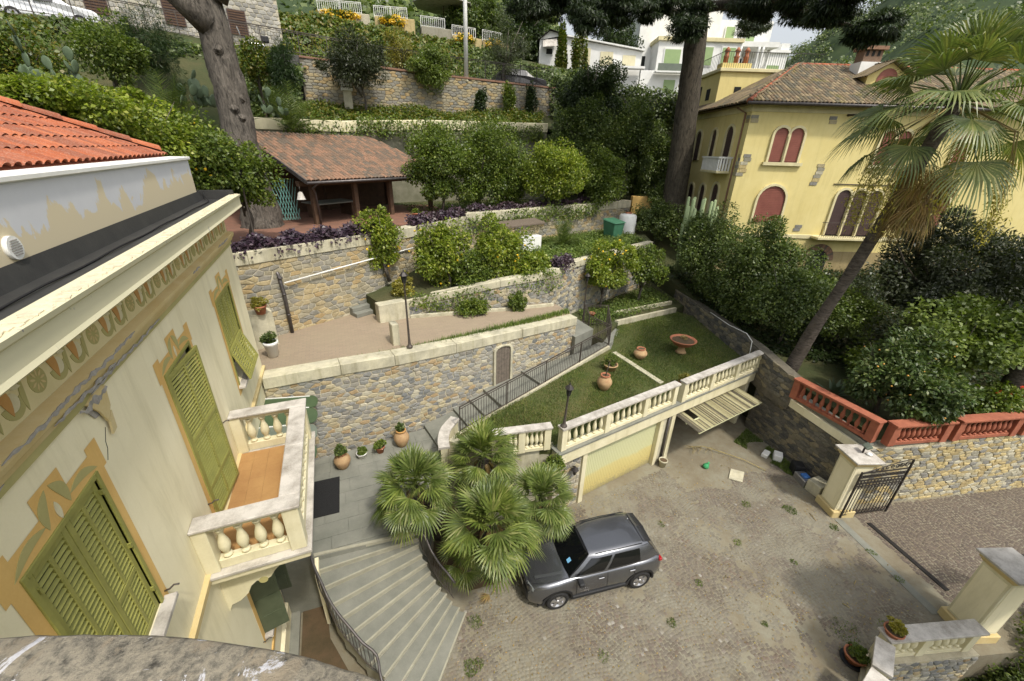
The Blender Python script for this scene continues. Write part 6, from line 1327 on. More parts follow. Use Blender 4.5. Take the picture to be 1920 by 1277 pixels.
struct('palm_bed', MB().prism([(1.3, 8.7), (2.1, 7.5), (3.1, 7.4), (4.4, 7.9), (5.4, 8.9), (3.4, 9.7), (2.4, 10.8), (1.6, 9.7)], -.2, .02), 'dirt')
# tall leaning palm
wp = empty('tall_palm', (17.5, 9.8, 3.2), 0, 'tall leaning fan palm with a skirt of dead leaves in front of the yellow villa', 'palm')
C = Vector((17.25, 7.75, 13.3))-Vector((17.5, 9.8, 3.2)); pth = [Vector((0, 0, -.3)), Vector((.0, -.35, 2.0)), Vector((0, -.9, 4.6)), Vector((-.1, -1.45, 7.2)), C]
MB().tube(smooth(pth, 6), [.30-.1*min(1, i/10) for i in range(25)], 12, jit=.05).build('trunk', M['bark_palm'], wp)
rg = random.Random(12)
for k in range(42):
    t = (k+.5)/42; el = rad(88-116*t)+rg.uniform(-.12, .12); a = k*2.39996; d = (math.cos(a)*math.cos(el), math.sin(a)*math.cos(el), math.sin(el)); m = MB()
    pp = fan(m, C, d, 1.6*(.75+.45*t), 1.3*rg.uniform(.85, 1.15), 34, 175, .26+.6*t, .55, rg); lf = m.build('fan_leaf', M['leaf_wash'], wp); MB().tube(pp, [.035, .025, .015], 5, False).build('petiole', M['leaf_palm'], lf)
for k in range(46):
    a = rg.uniform(0, 6.28); h = rg.uniform(.3, 3.6); q = C-Vector((0, 0, h*.5)); m = MB(); d = (math.cos(a)*.38, math.sin(a)*.38, -.95)
    fan(m, q, d, .8+.5*rg.random(), 1.0, 14, 110, .9, .35, rg); m.build('dead_leaf', M['leaf_dead'], wp)
for k in range(12):
    a = rg.uniform(0, 6.28); q = C+Vector((.4*math.cos(a), .4*math.sin(a), -.2)); e1 = q+Vector((1.1*math.cos(a), 1.1*math.sin(a), -.6)); e2 = q+Vector((1.5*math.cos(a), 1.5*math.sin(a), -2.6-rg.random()))
    st_ = MB().tube([q, e1, e1.lerp(e2, .5)+Vector((.15*math.cos(a), .15*math.sin(a), 0)), e2], [.02, .016, .012, .006], 5).build('flower_stalk', M['leaf_straw'], wp)
    r = np.random.default_rng(k); n = 260; t = r.uniform(.25, 1, n); p = np.array(e1)[None]*(1-t[:, None])+np.array(e2)[None]*t[:, None]+r.normal(0, .12, (n, 3)); dd_ = norm_(r.normal(size=(n, 3))+np.array([0, 0, -1.2])); nn_ = norm_(np.cross(dd_, r.normal(size=(n, 3))))
    V, F = leaf_quads(p, dd_, nn_, .12*r.uniform(.5, 1.3, n), .018*np.ones(n)); tag(link('flower_spray', fast_mesh('flower_spray', V, F, M['leaf_flowerstalk']), st_), kind='stuff')
# second palm crown at the picture edge
wp2 = empty('tall_palm', (22.5, 5.0, 2.9), 0, 'second fan palm cut off by the picture edge beside the yellow villa', 'palm'); C2 = Vector((.4, -.3, 7.6))
MB().tube([(0, 0, -.3), (.2, -.1, 4), C2], [.3, .24, .22], 12, jit=.05).build('trunk', M['bark_palm'], wp2)
for k in range(26):
    t = (k+.5)/26; el = rad(75-110*t); a = k*2.39996; d = (math.cos(a)*math.cos(el), math.sin(a)*math.cos(el), math.sin(el)); m = MB()
    pp = fan(m, C2, d, 1.3, 1.0, 26, 170, .3+.6*t, .42, rg); lf = m.build('fan_leaf', M['leaf_wash'], wp2); MB().tube(pp, [.03, .02, .012], 5, False).build('petiole', M['leaf_palm'], lf)
for k in range(20):
    a = rg.uniform(0, 6.28); m = MB(); fan(m, C2-Vector((0, 0, rg.uniform(.2, 1.5))), (math.cos(a)*.6, math.sin(a)*.6, -.9), .7, .9, 12, 110, .9, .35, rg); m.build('dead_leaf', M['leaf_dead'], wp2)
# date palm rosettes on the hillside and terrace
def date_palm(label, base, L, n, seed, up_=.9):
    rg = random.Random(seed); e = empty('date_palm', base, 0, label, 'palm', 'small feather palms')
    for k in range(n):
        a = k*2.39996; el = rad(rg.uniform(25, 80)); d = Vector((math.cos(a)*math.cos(el), math.sin(a)*math.cos(el), math.sin(el))); m = MB(); pts = [d*(L*t)+Vector((0, 0, -L*.55*t*t*math.cos(el))) for t in [i/12 for i in range(13)]]
        for i in range(2, 13):
            q = pts[i]; tn = (pts[i]-pts[i-1]).normalized(); s = tn.cross(Vector((0, 0, 1))).normalized(); ll = L*.26*math.sin(math.pi*(i+1)/15)
            for sg in (-1, 1):
                for o in (0, .5):
                    b = q-tn*(L/12*o); t_ = b+s*sg*ll+tn*ll*.55+Vector((0, 0, .1*ll)); w = tn*.02; m.add([b-w, b+w, t_], [(0, 1, 2)])
        f = m.build('frond', M['leaf_laurel'], e); MB().tube(pts, [.014]*6+[.008]*7, 4, False).build('rib', M['leaf_light'], f)
    return e
date_palm('feather palm among the prickly pears on the hillside', (-5.9, 24.6, 12.2), 2.3, 22, 2)
date_palm('feather palm in front of the pale terrace wall, right of the bare trunk', (-1.4, 27.2, 12.3), 2.4, 24, 3)
date_palm('small feather palm below the long coping, left of the green bin', (12.3, 21.4, 6.6), 1.7, 18, 4)
# bare conifer trunk (pruned) and the great cedar
bt = empty('pruned_tree', (-3.08, 21.8, 8.2), 0, 'huge bare pruned trunk with sawn scars behind the villa roof', 'tree')
MB().tube(smooth([(0.1, 0, -.2), (.1, 0, 1.0), (-.05, 0, 2.8), (0, 0, 4.7), (-.05, 0, 6.4), (-.1, 0, 8.0), (-.15, 0, 10.5)], 5), [.92-.035*min(i, 6) if i < 6 else .74-.010*i for i in range(31)], 22, jit=.1).build('trunk', M['bark'], bt)
MB().tube([(-.2, -.2, 7.3), (-.9, -.5, 8.0), (-1.35, -.6, 8.35)], [.42, .34, .27], 10).build('branch_stub', M['bark'], bt)
MB().tube([(.2, -.1, 8.2), (.75, -.3, 9.1), (.8, -.3, 10.2)], [.4, .33, .28], 10).build('branch_stub', M['bark'], bt)
for i, (u, z) in enumerate(((.0, 6.55), (.1, 4.6), (.32, 4.3), (.45, 5.0))):
    rr = .585-.028*(z-4.7); ph = math.asin(min(.95, u/rr)); n_ = Vector((math.sin(ph), -math.cos(ph), 0)); q = n_*(rr-.05)+Vector((-.02, 0, z))
    sc2 = MB().tube([q, q+n_*.06, q+n_*.075, q+n_*.05], [.17, .15, .11, .09], 14, jit=.08).build('pruning_scar', M['bark'], bt); MB().tube([q+n_*.03, q+n_*.06], [.09, .08], 12, jit=.1).build('cut_face', M['cut_wood'], sc2)
r = np.random.default_rng(9); foliage('crown', (0, 0, 13.5), (3.5, 3.0, 2.6), 9000, .2, 'leaf_laurel', bt, 91)
ced = empty('cedar_tree', (22.6, 24.0, 7.5), 0, 'great dark cedar whose boughs hang across the top of the picture', 'tree')
MB().tube(smooth([(0, 0, -.4), (0, .05, 3), (-.15, .15, 7), (-.35, .3, 11), (-.5, .4, 15), (-.6, .5, 22)], 5), [.86-.016*i for i in range(26)], 16, jit=.05).build('trunk', M['bark_dk'], ced)
def bough(tip, z0, pads, seed):
    """limb from the trunk with flat drooping sprays"""
    rg = random.Random(seed); o = Vector((-.4, .3, z0)); t = Vector(tip); MB().tube([o, o.lerp(t, .5)+Vector((0, 0, .8)), t], [.3, .18, .05], 7).build('bough', M['bark_dk'], ced)
    for i, (f, R, n) in enumerate(pads):
        c = o.lerp(t, f)+Vector((rg.uniform(-.3, .3), rg.uniform(-.5, .5), .6*math.sin(f*3)))
        foliage('crown', tuple(c), R, int(n*2.2), .24, 'leaf_cedar', ced, seed*7+i, clumps=46, asp=.09, droop=.9, cr=.3, hollow=.2, flat=.5, upn=.9)
CB = Vector((22.6, 24.0, 7.5))
bough((-11.2, 1.6, 11.2), 12.5, [(.5, (1.9, 1.6, .9), 5500), (.68, (1.9, 1.6, 1.0), 6000), (.85, (1.7, 1.5, 1.0), 5500), (1.0, (1.4, 1.3, .9), 4000)], 41)
bough((-9.0, -1.0, 10.4), 11.5, [(.55, (1.7, 1.4, .9), 5000), (.78, (1.7, 1.4, .9), 5000), (1.0, (1.4, 1.2, .9), 4000)], 42)
bough((-4.2, -3.6, 9.9), 11.6, [(.6, (1.4, 1.2, .8), 3500), (1.0, (1.3, 1.2, .75), 3500)], 43)
bough((-1.5, -10.6, 8.9), 12.2, [(.45, (1.5, 1.4, .8), 4500), (.62, (1.4, 1.3, .8), 4500), (.8, (1.4, 1.3, .8), 4500), (1.0, (1.1, 1.1, .7), 3500)], 44)
bough((-2.2, -9.6, 10.6), 13.6, [(.5, (1.5, 1.4, .8), 4000), (.75, (1.4, 1.3, .8), 4000), (1.0, (1.2, 1.2, .7), 3500)], 45)
bough((-5.5, -.8, 12.2), 13.8, [(.55, (1.7, 1.5, .9), 4500), (1.0, (1.6, 1.4, .9), 4500)], 46)
bough((7, 3, 12.5), 13.0, [(.6, (1.8, 1.6, .9), 3000), (1.0, (1.5, 1.4, .8), 2500)], 47)
bough((2, 8, 15), 15.0, [(.6, (1.8, 1.6, .9), 3000), (1.0, (1.5, 1.4, .8), 2500)], 48)
bough((-6, 4, 16), 16.5, [(.6, (2.0, 1.6, .9), 3000), (1.0, (1.5, 1.4, .8), 2500)], 49)
# ---------------------------------------------------------------- gazebo
M['tile_old'] = stone_mat('weathered_clay_tile', [(122, 98, 80), (110, 92, 78), (130, 102, 82), (102, 90, 78), (142, 108, 86)], .7, None, .3)
M['tile_villa'] = stone_mat('mossy_clay_tile', [(112, 99, 78), (130, 114, 88), (100, 90, 72), (142, 126, 98), (116, 98, 76), (96, 91, 76)], .7, (120, 112, 62), .3)
gz = empty('gazebo', (-.75, 21.5, 8.2), rad(33), 'open timber gazebo with a weathered tiled roof above the stone wall', 'gazebo')
GW, GD = 7.9, 4.4        # along the front, front to back
RZ0, RZ1 = 1.95, 3.75
for x in (.15, 2.4, 4.6, GW-.3):
    bevel(MB().box(x-.11, x+.11, .1, .32, 0, RZ0).build('post', M['wood'], gz), .012)
for x in (.15, 3.3, GW-.3): bevel(MB().box(x-.11, x+.11, GD-.5, GD-.28, 0, RZ1-.3).build('post', M['wood'], gz), .012)
bevel(MB().box(-.5, GW+.2, .08, .34, RZ0-.22, RZ0+.0).build('beam', M['wood'], gz), .012)
for x in (-.2, 1.1, 2.4, 3.7, 5.0, GW-.2): MB().bar((x, -.5, RZ0-.02), (x, GD, RZ1-.12), .1, .14).build('rafter', M['wood'], gz)
sl2 = math.atan((RZ1-RZ0)/(GD+.6)); rfz = MB().add([(-.55, -.62, RZ0+.02), (GW+.25, -.62, RZ0+.02), (GW-.9, GD, RZ1), (-.35, GD, RZ1)], [(0, 1, 2, 3)]); rfo = rfz.build('roof', M['wood'], gz)
def tile_mesh(L, w, h, mat, n=6):
    m = MB(); vs = []
    for e, xx in enumerate((0.0, L)):
        r = w*(.5-.06*e)
        for k in range(n+1): a = math.pi*k/n; vs.append((-r*math.cos(a), xx, h*math.sin(a)*(1-.1*e)))
    m.add(vs, [(i, i+1, n+2+i, n+1+i) for i in range(n)], True)
    me = m.mesh('roof_tile', M[mat]); return me
def tiled(par, o, ux, uy, nx, ny, tl, L, w, mat, keep=lambda i, j: True, single=300, name='roof_tile', jit=.02):
    """rows of barrel tiles: origin o, across ux, up-slope uy (unit vectors)"""
    ux = Vector(ux).normalized(); uy = Vector(uy).normalized(); uz = ux.cross(uy); Mx = Matrix((ux, uy, uz)).transposed().to_euler(); me = tile_mesh(L*1.15, w*.96, w*.34, mat); rest = MB(); base = [v.co.copy() for v in me.vertices]; F = [tuple(p.vertices) for p in me.polygons]; c = 0
    for j in range(ny):
        for i in range(nx):
            if not keep(i, j): continue
            p = Vector(o)+ux*(w*(i+.5)+random.uniform(-jit, jit)*w)+uy*(L*j+random.uniform(-jit, jit))+uz*(.012+.01*random.random())
            if c < single: link(name, me, par, p, Mx); c += 1
            else: rest.add([p+ux*v.x+uy*v.y+uz*(v.z+.02*0) for v in base], F, True)
    if rest.v: tag(rest.build('roof_tiles', M[mat], par), 'rows of clay tiles', kind='stuff')
tiled(rfo, (-.55, -.66, RZ0+.03), (1, 0, 0), (0, GD+.6, RZ1-RZ0), 41, 15, 0, .37, .21, 'tile_old', lambda i, j: i < 41-j*.33)
MB().tube([(-.6, -.72, RZ0-.02), (GW+.3, -.72, RZ0+.0)], .06, 8).build('gutter', M['zinc'], gz)
MB().tube([(-.05, -.68, RZ0-.06), (0.0, -.1, RZ0-.3), (.16, -.02, RZ0-.5), (.2, 0, 0)], .04, 8).build('downpipe', M['zinc'], gz)
MB().bar((-.6, -.7, RZ0+.02), (-.42, GD, RZ1+.03), .06, .16).build('verge_board', M['zinc'], gz)
bevel(MB().box(.9, 3.2, 1.2, 2.6, .72, .78).build('table_top', M['slate'], gz), .01)
for x in (1.1, 3.0): MB().box(x-.05, x+.05, 1.4, 2.4, 0, .72).build('table_leg', M['wood'], gz)
MB().box(-.3, GW, GD-.25, GD-.1, 0, 2.8).build('back_panel', M['wood'], gz)
bl = empty('hanging_bell', (-1.2, 21.0, 9.35), 0, 'white bell-shaped lamp hanging at the gazebo corner', 'lamp'); MB().lathe([(.04, .4), (.09, .36), (.13, .24), (.17, .1), (.2, .08)], 14).build('shade', M['marble'], bl); MB().tube([(0, 0, .4), (0, 0, .62)], .012, 5).build('cord', M['iron'], bl)
# trellis beside the trunk
tr = empty('trellis', (-1.9, 22.2, 8.3), rad(20), 'pale turquoise lattice trellis between the bare trunk and the gazebo', 'trellis'); M['turq'] = plain('turquoise_paint', (120, 170, 160), (104, 152, 144), 4, .6, .1)
for k in range(9):
    MB().bar((-.5+.12*k, 0, .1), (-.5+.12*k-.45 if k > 3 else -.5, 0, .1+(.45 if k > 3 else .12*k)*4), .02, .012, (0, 1, 0)).build('lath', M['turq'], tr)
    MB().bar((.5-.12*k, .02, .1), (.5-.12*k+.45 if k > 3 else .5, .02, .1+(.45 if k > 3 else .12*k)*4), .02, .012, (0, 1, 0)).build('lath', M['turq'], tr)
# ---------------------------------------------------------------- yellow villa
M['yellow'] = plain('yellow_stucco', (224, 209, 146), (214, 197, 130), .7, .85, .08, streak=.28)
M['yellow_trim'] = plain('pale_stone_trim', (222, 212, 168), (200, 190, 148), 2, .8, .1)
M['shut_red'] = plain('red_brown_roller', (150, 92, 78), (134, 80, 68), 2, .6, .05)
M['shut_br'] = plain('brown_roller', (84, 66, 62), (70, 54, 52), 2, .6, .05)
VA = -YAW; vi = empty('yellow_villa', (22.47, 19.11, 3.0), VA, 'yellow villa with arched shuttered windows and an old tiled hip roof', 'villa')
Z0 = 3.0
def vb(mb, nm, mat, par=None, bv=0):
    o = mb.build(nm, M[mat], par or vi)
    if par is not None and par is not vi: pass
    return bevel(o, bv) if bv else o
vb(MB().box(0, 22, 0, 10, -1.5, 14.3-Z0), 'wall', 'yellow')
vb(MB().box(-.03, 22, -.03, 0, -1.5, 6.3-Z0), 'stone_base', 'stone_gate'); vb(MB().box(-.06, 22.05, -.07, 0, 7.05-Z0, 7.3-Z0), 'string_course', 'yellow_trim', bv=.02)
vb(MB().box(-.05, 22.05, -.05, 10.05, 13.95-Z0, 14.31-Z0), 'cornice', 'yellow_trim', bv=.03)
def arch_pts(cx, w, z0, z1, n=10):
    r = w/2; return [(cx-r, z0), (cx+r, z0)]+[(cx+r*math.cos(math.pi*i/n), z1-r+r*math.sin(math.pi*i/n)) for i in range(n+1)]
def plate(pts, side, d0, d1, nm, mat, par=None):
    """flat shape on the front (side 0) or flank (side 1) standing between depths d0 and d1 out of the wall"""
    m = MB(); n = len(pts); f = (lambda a, z, d: (a, -d, z)) if side == 0 else (lambda a, z, d: (-d, a, z))
    P = pts if side == 0 else pts[::-1]
    m.add([f(a, z-Z0, d1) for a, z in P]+[f(a, z-Z0, d0) for a, z in P], [tuple(range(n))]+[(i, n+i, n+(i+1) % n, (i+1) % n) for i in range(n)]); return m.build(nm, M[mat], par or vi)
def arch_window(cx, w, z0, z1, mat, side=0, rim=.13):
    o = arch_pts(cx, w, z0, z1); p = arch_pts(cx, w+2*rim, z0, z1+rim)
    n = len(o)
    mm = MB(); f = (lambda a, z, d: (a, -d, z)) if side == 0 else (lambda a, z, d: (-d, a, z)); k_ = [(p, .11), (o, .11), (p, 0), (o, 0)]
    mm.add([f(a, z-Z0, d) for q, d in k_ for a, z in q], [(i, (i+1) % n, n+(i+1) % n, n+i) for i in range(n)]+[(i, 2*n+i, 2*n+(i+1) % n, (i+1) % n) for i in range(n)]+[(n+i, n+(i+1) % n, 3*n+(i+1) % n, 3*n+i) for i in range(n)])
    e = mm.build('window_frame', M['yellow_trim'], vi)
    s = plate(o, side, 0, .008, 'roller_shutter', mat, e)
    zz = z0+.06
    while zz < z1-.05:
        r = w/2; hw = r if zz < z1-r else math.sqrt(max(.0004, r*r-(zz-(z1-r))**2)); hw = max(.03, hw-.02)
        plate([(cx-hw, zz), (cx+hw, zz), (cx+hw, zz+.075), (cx-hw, zz+.075)], side, .006, .03, 'slat', mat, s); zz += .1
    return e
for c in (1.98, 2.86): arch_window(c, .8, 11.4, 13.2, 'shut_red')
plate([(1.3, 11.22), (3.6, 11.22), (3.6, 11.4), (1.3, 11.4)], 0, 0, .16, 'window_sill', 'yellow_trim'); plate([(2.37, 11.4), (2.47, 11.4), (2.47, 12.8), (2.37, 12.8)], 0, .02, .16, 'colonnette', 'yellow_trim')
arch_window(2.42, 1.66, 8.0, 10.1, 'shut_red')
for c in (6.72, 7.66, 8.6): arch_window(c, .84, 7.32, 10.0, 'shut_br')
for c in (7.19, 8.13): plate([(c-.05, 7.32), (c+.05, 7.32), (c+.05, 9.5), (c-.05, 9.5)], 0, .02, .17, 'colonnette', 'yellow_trim')
for c in (8.1, 8.98): arch_window(c, .8, 11.4, 13.2, 'shut_red')
plate([(7.45, 11.22), (9.65, 11.22), (9.65, 11.4), (7.45, 11.4)], 0, 0, .16, 'window_sill', 'yellow_trim')
arch_window(12.5, .8, 11.4, 13.2, 'shut_red'); arch_window(12.5, 1.2, 8.0, 10.0, 'shut_red')
plate([(5.9, 10.28), (9.3, 10.28), (9.3, 10.33), (5.9, 10.33)], 0, 0, .05, 'awning_track', 'iron')
# balcony under the triple window
bl_ = vb(MB().box(5.5, 9.5, -.75, -.08, 7.12-Z0, 7.27-Z0), 'balcony', 'yellow_trim', bv=.02)
for k in range(30): MB().tube([(5.55+k*.135, -.72, 7.27-Z0), (5.55+k*.135, -.80-.05*math.sin(k), 7.6-Z0), (5.55+k*.135, -.72, 8.15-Z0)], .012, 4, False).build('bar', M['iron'], bl_)
MB().bar((5.5, -.72, 8.17-Z0), (9.5, -.72, 8.17-Z0), .03, .03).build('top_rail', M['iron'], bl_)
# brick arch in the basement
def arch_ring(cx, r0, r1, zc, k=17):
    for i in range(k):
        a0 = math.pi*i/k+.01; a1 = math.pi*(i+1)/k-.01
        plate([(cx+r1*math.cos(a0), zc+r1*math.sin(a0)), (cx+r1*math.cos(a1), zc+r1*math.sin(a1)), (cx+r0*math.cos(a1), zc+r0*math.sin(a1)), (cx+r0*math.cos(a0), zc+r0*math.sin(a0))], 0, .03, .07, 'brick', 'tile_old')
arch_ring(6.4, .62, 1.0, 5.75); plate(arch_pts(6.4, 1.24, 3.2, 6.37), 0, .032, .04, 'arch_opening', 'dark')
# stone blocks let into the stucco
rg = random.Random(3)
for (x, z, k) in ((4.5, 10.2, 6), (-.0, 10.6, 6), (0, 13.4, 2), (4.45, 13.45, 2), (4.3, 7.5, 2), (9.9, 13.3, 2)):
    for i in range(k):
        dx = rg.uniform(-.08, .08)+.03*i; plate([(x+dx, z+i*.2), (x+dx+.42, z+i*.2), (x+dx+.42, z+i*.2+.18), (x+dx, z+i*.2+.18)], 0, 0, .03, 'quoin_stone', 'stone_gate')
        if x < .1: plate([(.02, z+i*.2), (.45-dx, z+i*.2), (.45-dx, z+i*.2+.18), (.02, z+i*.2+.18)], 1, 0, .03, 'quoin_stone', 'stone_gate')
MB().tube([(5.4, 0, 13.9-Z0), (5.55, -.55, 13.9-Z0)], .06, 8).build('wall_lamp', M['iron'], vi)
# shaded flank: arched windows, balcony, pipe
for c, w, z0, z1 in ((1.9, .95, 11.2, 13.3), (4.1, .7, 11.4, 13.2), (6.6, .95, 11.3, 13.2), (2.2, .9, 7.8, 10.0), (4.2, .8, 7.9, 9.8), (6.2, .9, 7.8, 9.7), (8.2, .9, 7.8, 9.7)): arch_window(c, w, z0, z1, 'shut_br', 1)
plate([(0, 14.0-.9), (10, 14.0-.9), (10, 13.3), (0, 13.3)], 1, 0, .03, 'string_course', 'yellow_trim') if False else None
sb_ = vb(MB().box(-.85, -.02, .9, 3.4, 10.65-Z0, 10.8-Z0), 'balcony', 'yellow_trim', bv=.03)
for k in range(12): MB().box(-.83, -.76, .95+k*.205, .95+k*.205+.11, 10.8-Z0, 11.5-Z0).build('baluster', M['white'], sb_)
for k in range(4): MB().box(-.72+k*.18, -.62+k*.18, .92, .99, 10.8-Z0, 11.5-Z0).build('baluster', M['white'], sb_)
MB().box(-.87, -.02, .88, 1.02, 11.5-Z0, 11.6-Z0).build('handrail', M['white'], sb_); MB().box(-.87, -.72, 1.022, 3.42, 11.5-Z0, 11.6-Z0).build('handrail', M['white'], sb_)
MB().tube([(-.4, 1.0, 14.2-Z0), (-.06, .55, 13.9-Z0), (-.06, .55, 3-Z0)], .05, 6).build('downpipe', M['tile_old'], vi)
# hip roof
e0 = .55; RH = 17.0; ez = 14.36
rfv = MB(); rfv.add([(-e0, -e0, ez-Z0), (23, -e0, ez-Z0), (23, 5, RH-Z0), (4.7, 5, RH-Z0), (-e0, 10.5, ez-Z0), (23, 10.5, ez-Z0)], [(0, 1, 2, 3), (4, 0, 3), (5, 4, 3, 2)])
rfv.add([(-e0, -e0, ez-Z0-.08), (23, -e0, ez-Z0-.08), (23, 10.5, ez-Z0-.08), (-e0, 10.5, ez-Z0-.08)], [(3, 2, 1, 0)])
vr = rfv.build('roof', M['tile_villa'], vi)
nrow = 16; sd = Vector((0, 5+e0, RH-ez)); Ls = sd.length/nrow
tiled(vr, (-e0, -e0-.05, ez-Z0+.02), (1, 0, 0), sd, 104, nrow, 0, Ls, .225, 'tile_villa', lambda i, j: i*.225 > j*(4.7+e0)/nrow-.15, single=0)
ud = Vector((4.7+e0, 0, RH-ez)); L2 = ud.length/14
tiled(vr, (-e0-.05, 10.5, ez-Z0+.02), (0, -1, 0), ud, 48, 14, 0, L2, .225, 'tile_villa', lambda i, j: abs(i*.225-5.4) < 5.4*(1-j/14)+.1, single=0)
def ridge(a, b, k, mat='tile_red'):
    a = Vector(a); b = Vector(b)
    for i in range(k): MB().tube([a.lerp(b, i/k), a.lerp(b, (i+1.08)/k)], [.14, .12], 8).build('ridge_tile', M[mat], vr)
ridge((-e0, -e0, ez-Z0+.05), (4.7, 5, RH-Z0+.04), 17); ridge((4.7, 5, RH-Z0+.04), (23, 5, RH-Z0+.04), 38)
MB().tube([(-e0-.1, -e0-.1, ez-Z0-.04), (23, -e0-.1, ez-Z0-.04)], .08, 8).build('gutter', M['zinc'], vi)
# chimney and dormer
ch = vb(MB().box(7.4, 8.7, 3.2, 4.1, 16.2-Z0, 17.0-Z0), 'chimney', 'white')
vb(MB().box(7.5, 8.6, 3.3, 4.0, 17.0-Z0, 17.62-Z0), 'chimney_stack', 'tile_old', ch); vb(MB().prism([(7.35, 3.15), (8.75, 3.15), (8.75, 4.15), (7.35, 4.15)], 17.62-Z0, 17.8-Z0), 'chimney_cap', 'tile_old', ch)
for k in range(3): vb(MB().box(7.6+k*.34, 7.75+k*.34, 3.28, 3.3, 17.3-Z0, 17.58-Z0), 'flue', 'dark', ch)
dm = vb(MB().prism([(7.2, 2.0), (9.5, 2.0), (9.5, 5.0), (7.2, 5.0)], 15.2-Z0, 16.15-Z0), 'dormer', 'yellow')
g2 = MB(); g2.add([(7.2, 2.0, 16.15-Z0), (9.5, 2.0, 16.15-Z0), (8.35, 2.0, 16.8-Z0)], [(0, 1, 2)]); g2.build('gable', M['yellow'], dm)
for s in (-1, 1):
    m = MB(); m.add([(8.35+s*1.5, 1.6, 16.06-Z0), (8.35+s*1.5, 5.0, 16.06-Z0), (8.35, 5.0, 16.9-Z0), (8.35, 1.6, 16.9-Z0)], [(0, 1, 2, 3)]); q = m.build('dormer_roof', M['tile_villa'], dm)
    sv = Vector((-s*1.5, 0, .84)); tiled(q, (8.35+s*1.5, 1.6 if s < 0 else 5.0, 16.09-Z0), (0, 1 if s < 0 else -1, 0), sv, 15, 4, 0, sv.length/4, .225, 'tile_villa', single=0)
o = arch_pts(8.35, 1.2, 15.3, 16.5); m = MB(); n = len(o); m.add([(a, 1.97, z-Z0) for a, z in o], [tuple(range(n))]); m.build('dormer_window', M['shut_red'], dm)
# annex with roof terrace and chimney pots
an_ = vb(MB().box(.4, 7.0, 6.2, 14, 8-Z0, 16.75-Z0), 'annex', 'yellow'); vb(MB().box(.25, 7.1, 6.05, 14.1, 16.752-Z0, 16.95-Z0), 'annex_cornice', 'yellow_trim', an_, .02)
for (a, z0, z1, w) in ((1.5, 15.4, 15.9, .45),): MB().box(a, a+w, 6.18, 6.2, z0-Z0, z1-Z0).build('annex_window', M['dark'], an_)
for (a, z0, z1, w) in ((9.0, 14.9, 16.2, .8), (7.4, 15.2, 15.9, .6)): MB().box(.37, .4, a, a+w, z0-Z0, z1-Z0).build('annex_window', M['dark'], an_)
for k in range(44): MB().tube([(.35+k*.15, 6.15, 16.95-Z0), (.35+k*.15, 6.15, 17.85-Z0)], .012, 4, False).build('bar', M['iron_dk'], an_)
for k in range(30): MB().tube([(.35, 6.15+k*.25, 16.95-Z0), (.35, 6.15+k*.25, 17.85-Z0)], .012, 4, False).build('bar', M['iron_dk'], an_)
MB().bar((.35, 6.15, 17.86-Z0), (6.9, 6.15, 17.86-Z0), .03, .03).build('top_rail', M['iron_dk'], an_); MB().bar((.35, 6.15, 17.86-Z0), (.35, 14, 17.86-Z0), .03, .03).build('top_rail', M['iron_dk'], an_)
MB().box(.6, 2.6, 6.8, 7.6, 16.95-Z0, 17.35-Z0).build('chimney_base', M['yellow'], an_)
for x in (.95, 1.65, 2.3): MB().lathe([(.16, 0), (.16, .35), (.2, .4), (.12, .5), (.14, .7), (.2, .75), (.05, .95)], 10, (x, 7.2, 17.35-Z0)).build('chimney_pot', M['terracotta'], an_)
# ---------------------------------------------------------------- white apartment block
M['blind'] = plain('green_roller_blind', (150, 172, 120), (140, 162, 112), 2, .6, .05)
ap = empty('apartment_block', (37.53, 44.22, 15), VA, 'white apartment block with green blinds and columned loggia behind the cedar', 'building')
def ab(x0, x1, y0, y1, z0, z1, nm, mat='white', bv=0): 
    o = MB().box(x0, x1, y0, y1, z0-15, z1-15).build(nm, M[mat], ap); return bevel(o, bv) if bv else o
ab(-1.6, 7.6, 0, 9, 15, 23.0, 'wall'); ab(-3.2, 6, 3, 12, 15, 27.5, 'tower'); ab(7.0, 13, 3.2, 11, 15, 20.9, 'lower_wing'); ab(7.2, 15.6, 5, 11, 15, 23.1, 'back_wing'); ab(6.0, 13, 5, 11, 23.1, 26.2, 'upper_floor')
ab(-1.8, 7.7, -.25, 9, 23.002, 23.35, 'cornice', 'yellow_trim'); ab(7.6, 12.6, 1.6, 5, 23.0, 23.5, 'loggia_roof'); ab(12.6, 15.8, 4.8, 11, 23.1, 23.4, 'cornice'); ab(14.6, 15.6, 5, 7, 23.4, 24.1, 'parapet')
for x, y in ((7.9, 1.8), (8.35, 1.8), (10.4, 1.8), (10.9, 1.8), (12.2, 3.0)): MB().lathe([(.2, 20.0-15), (.16, 20.2-15), (.15, 22.7-15), (.22, 23.0-15)], 12, (x, y, 0)).build('column', M['white'], ap)
ab(7.2, 13.0, 1.4, 3.2, 18, 20.0, 'terrace_slab')
for (x0, x1, z0, z1, y, m_) in ((-.8, .95, 20.6, 22.2, 0, 'blind'), (3.3, 4.5, 20.8, 22.5, 0, 'blind'), (5.55, 7.0, 20.6, 22.5, 0, 'blind'), (-.45, .85, 18.0, 19.3, 0, 'blind'), (8.6, 9.3, 20.95, 22.1, 3.2, 'dark'), (9.9, 10.5, 20.95, 22.1, 4.9, 'dark'), (13.0, 14.8, 20.8, 21.8, 4.9, 'blind'), (7.5, 8.5, 24, 25.5, 4.9, 'blind'), (10, 11, 24, 25.5, 4.9, 'blind'), (-2.6, -2.2, 20, 22, 2.9, 'dark')):
    w_ = ab(x0-.12, x1+.12, y-.08, y-.005, z0-.1, z1+.12, 'window'); MB().box(x0, x1, y-.11, y-.081, z0-15, z1-15).build('pane', M[m_], w_)
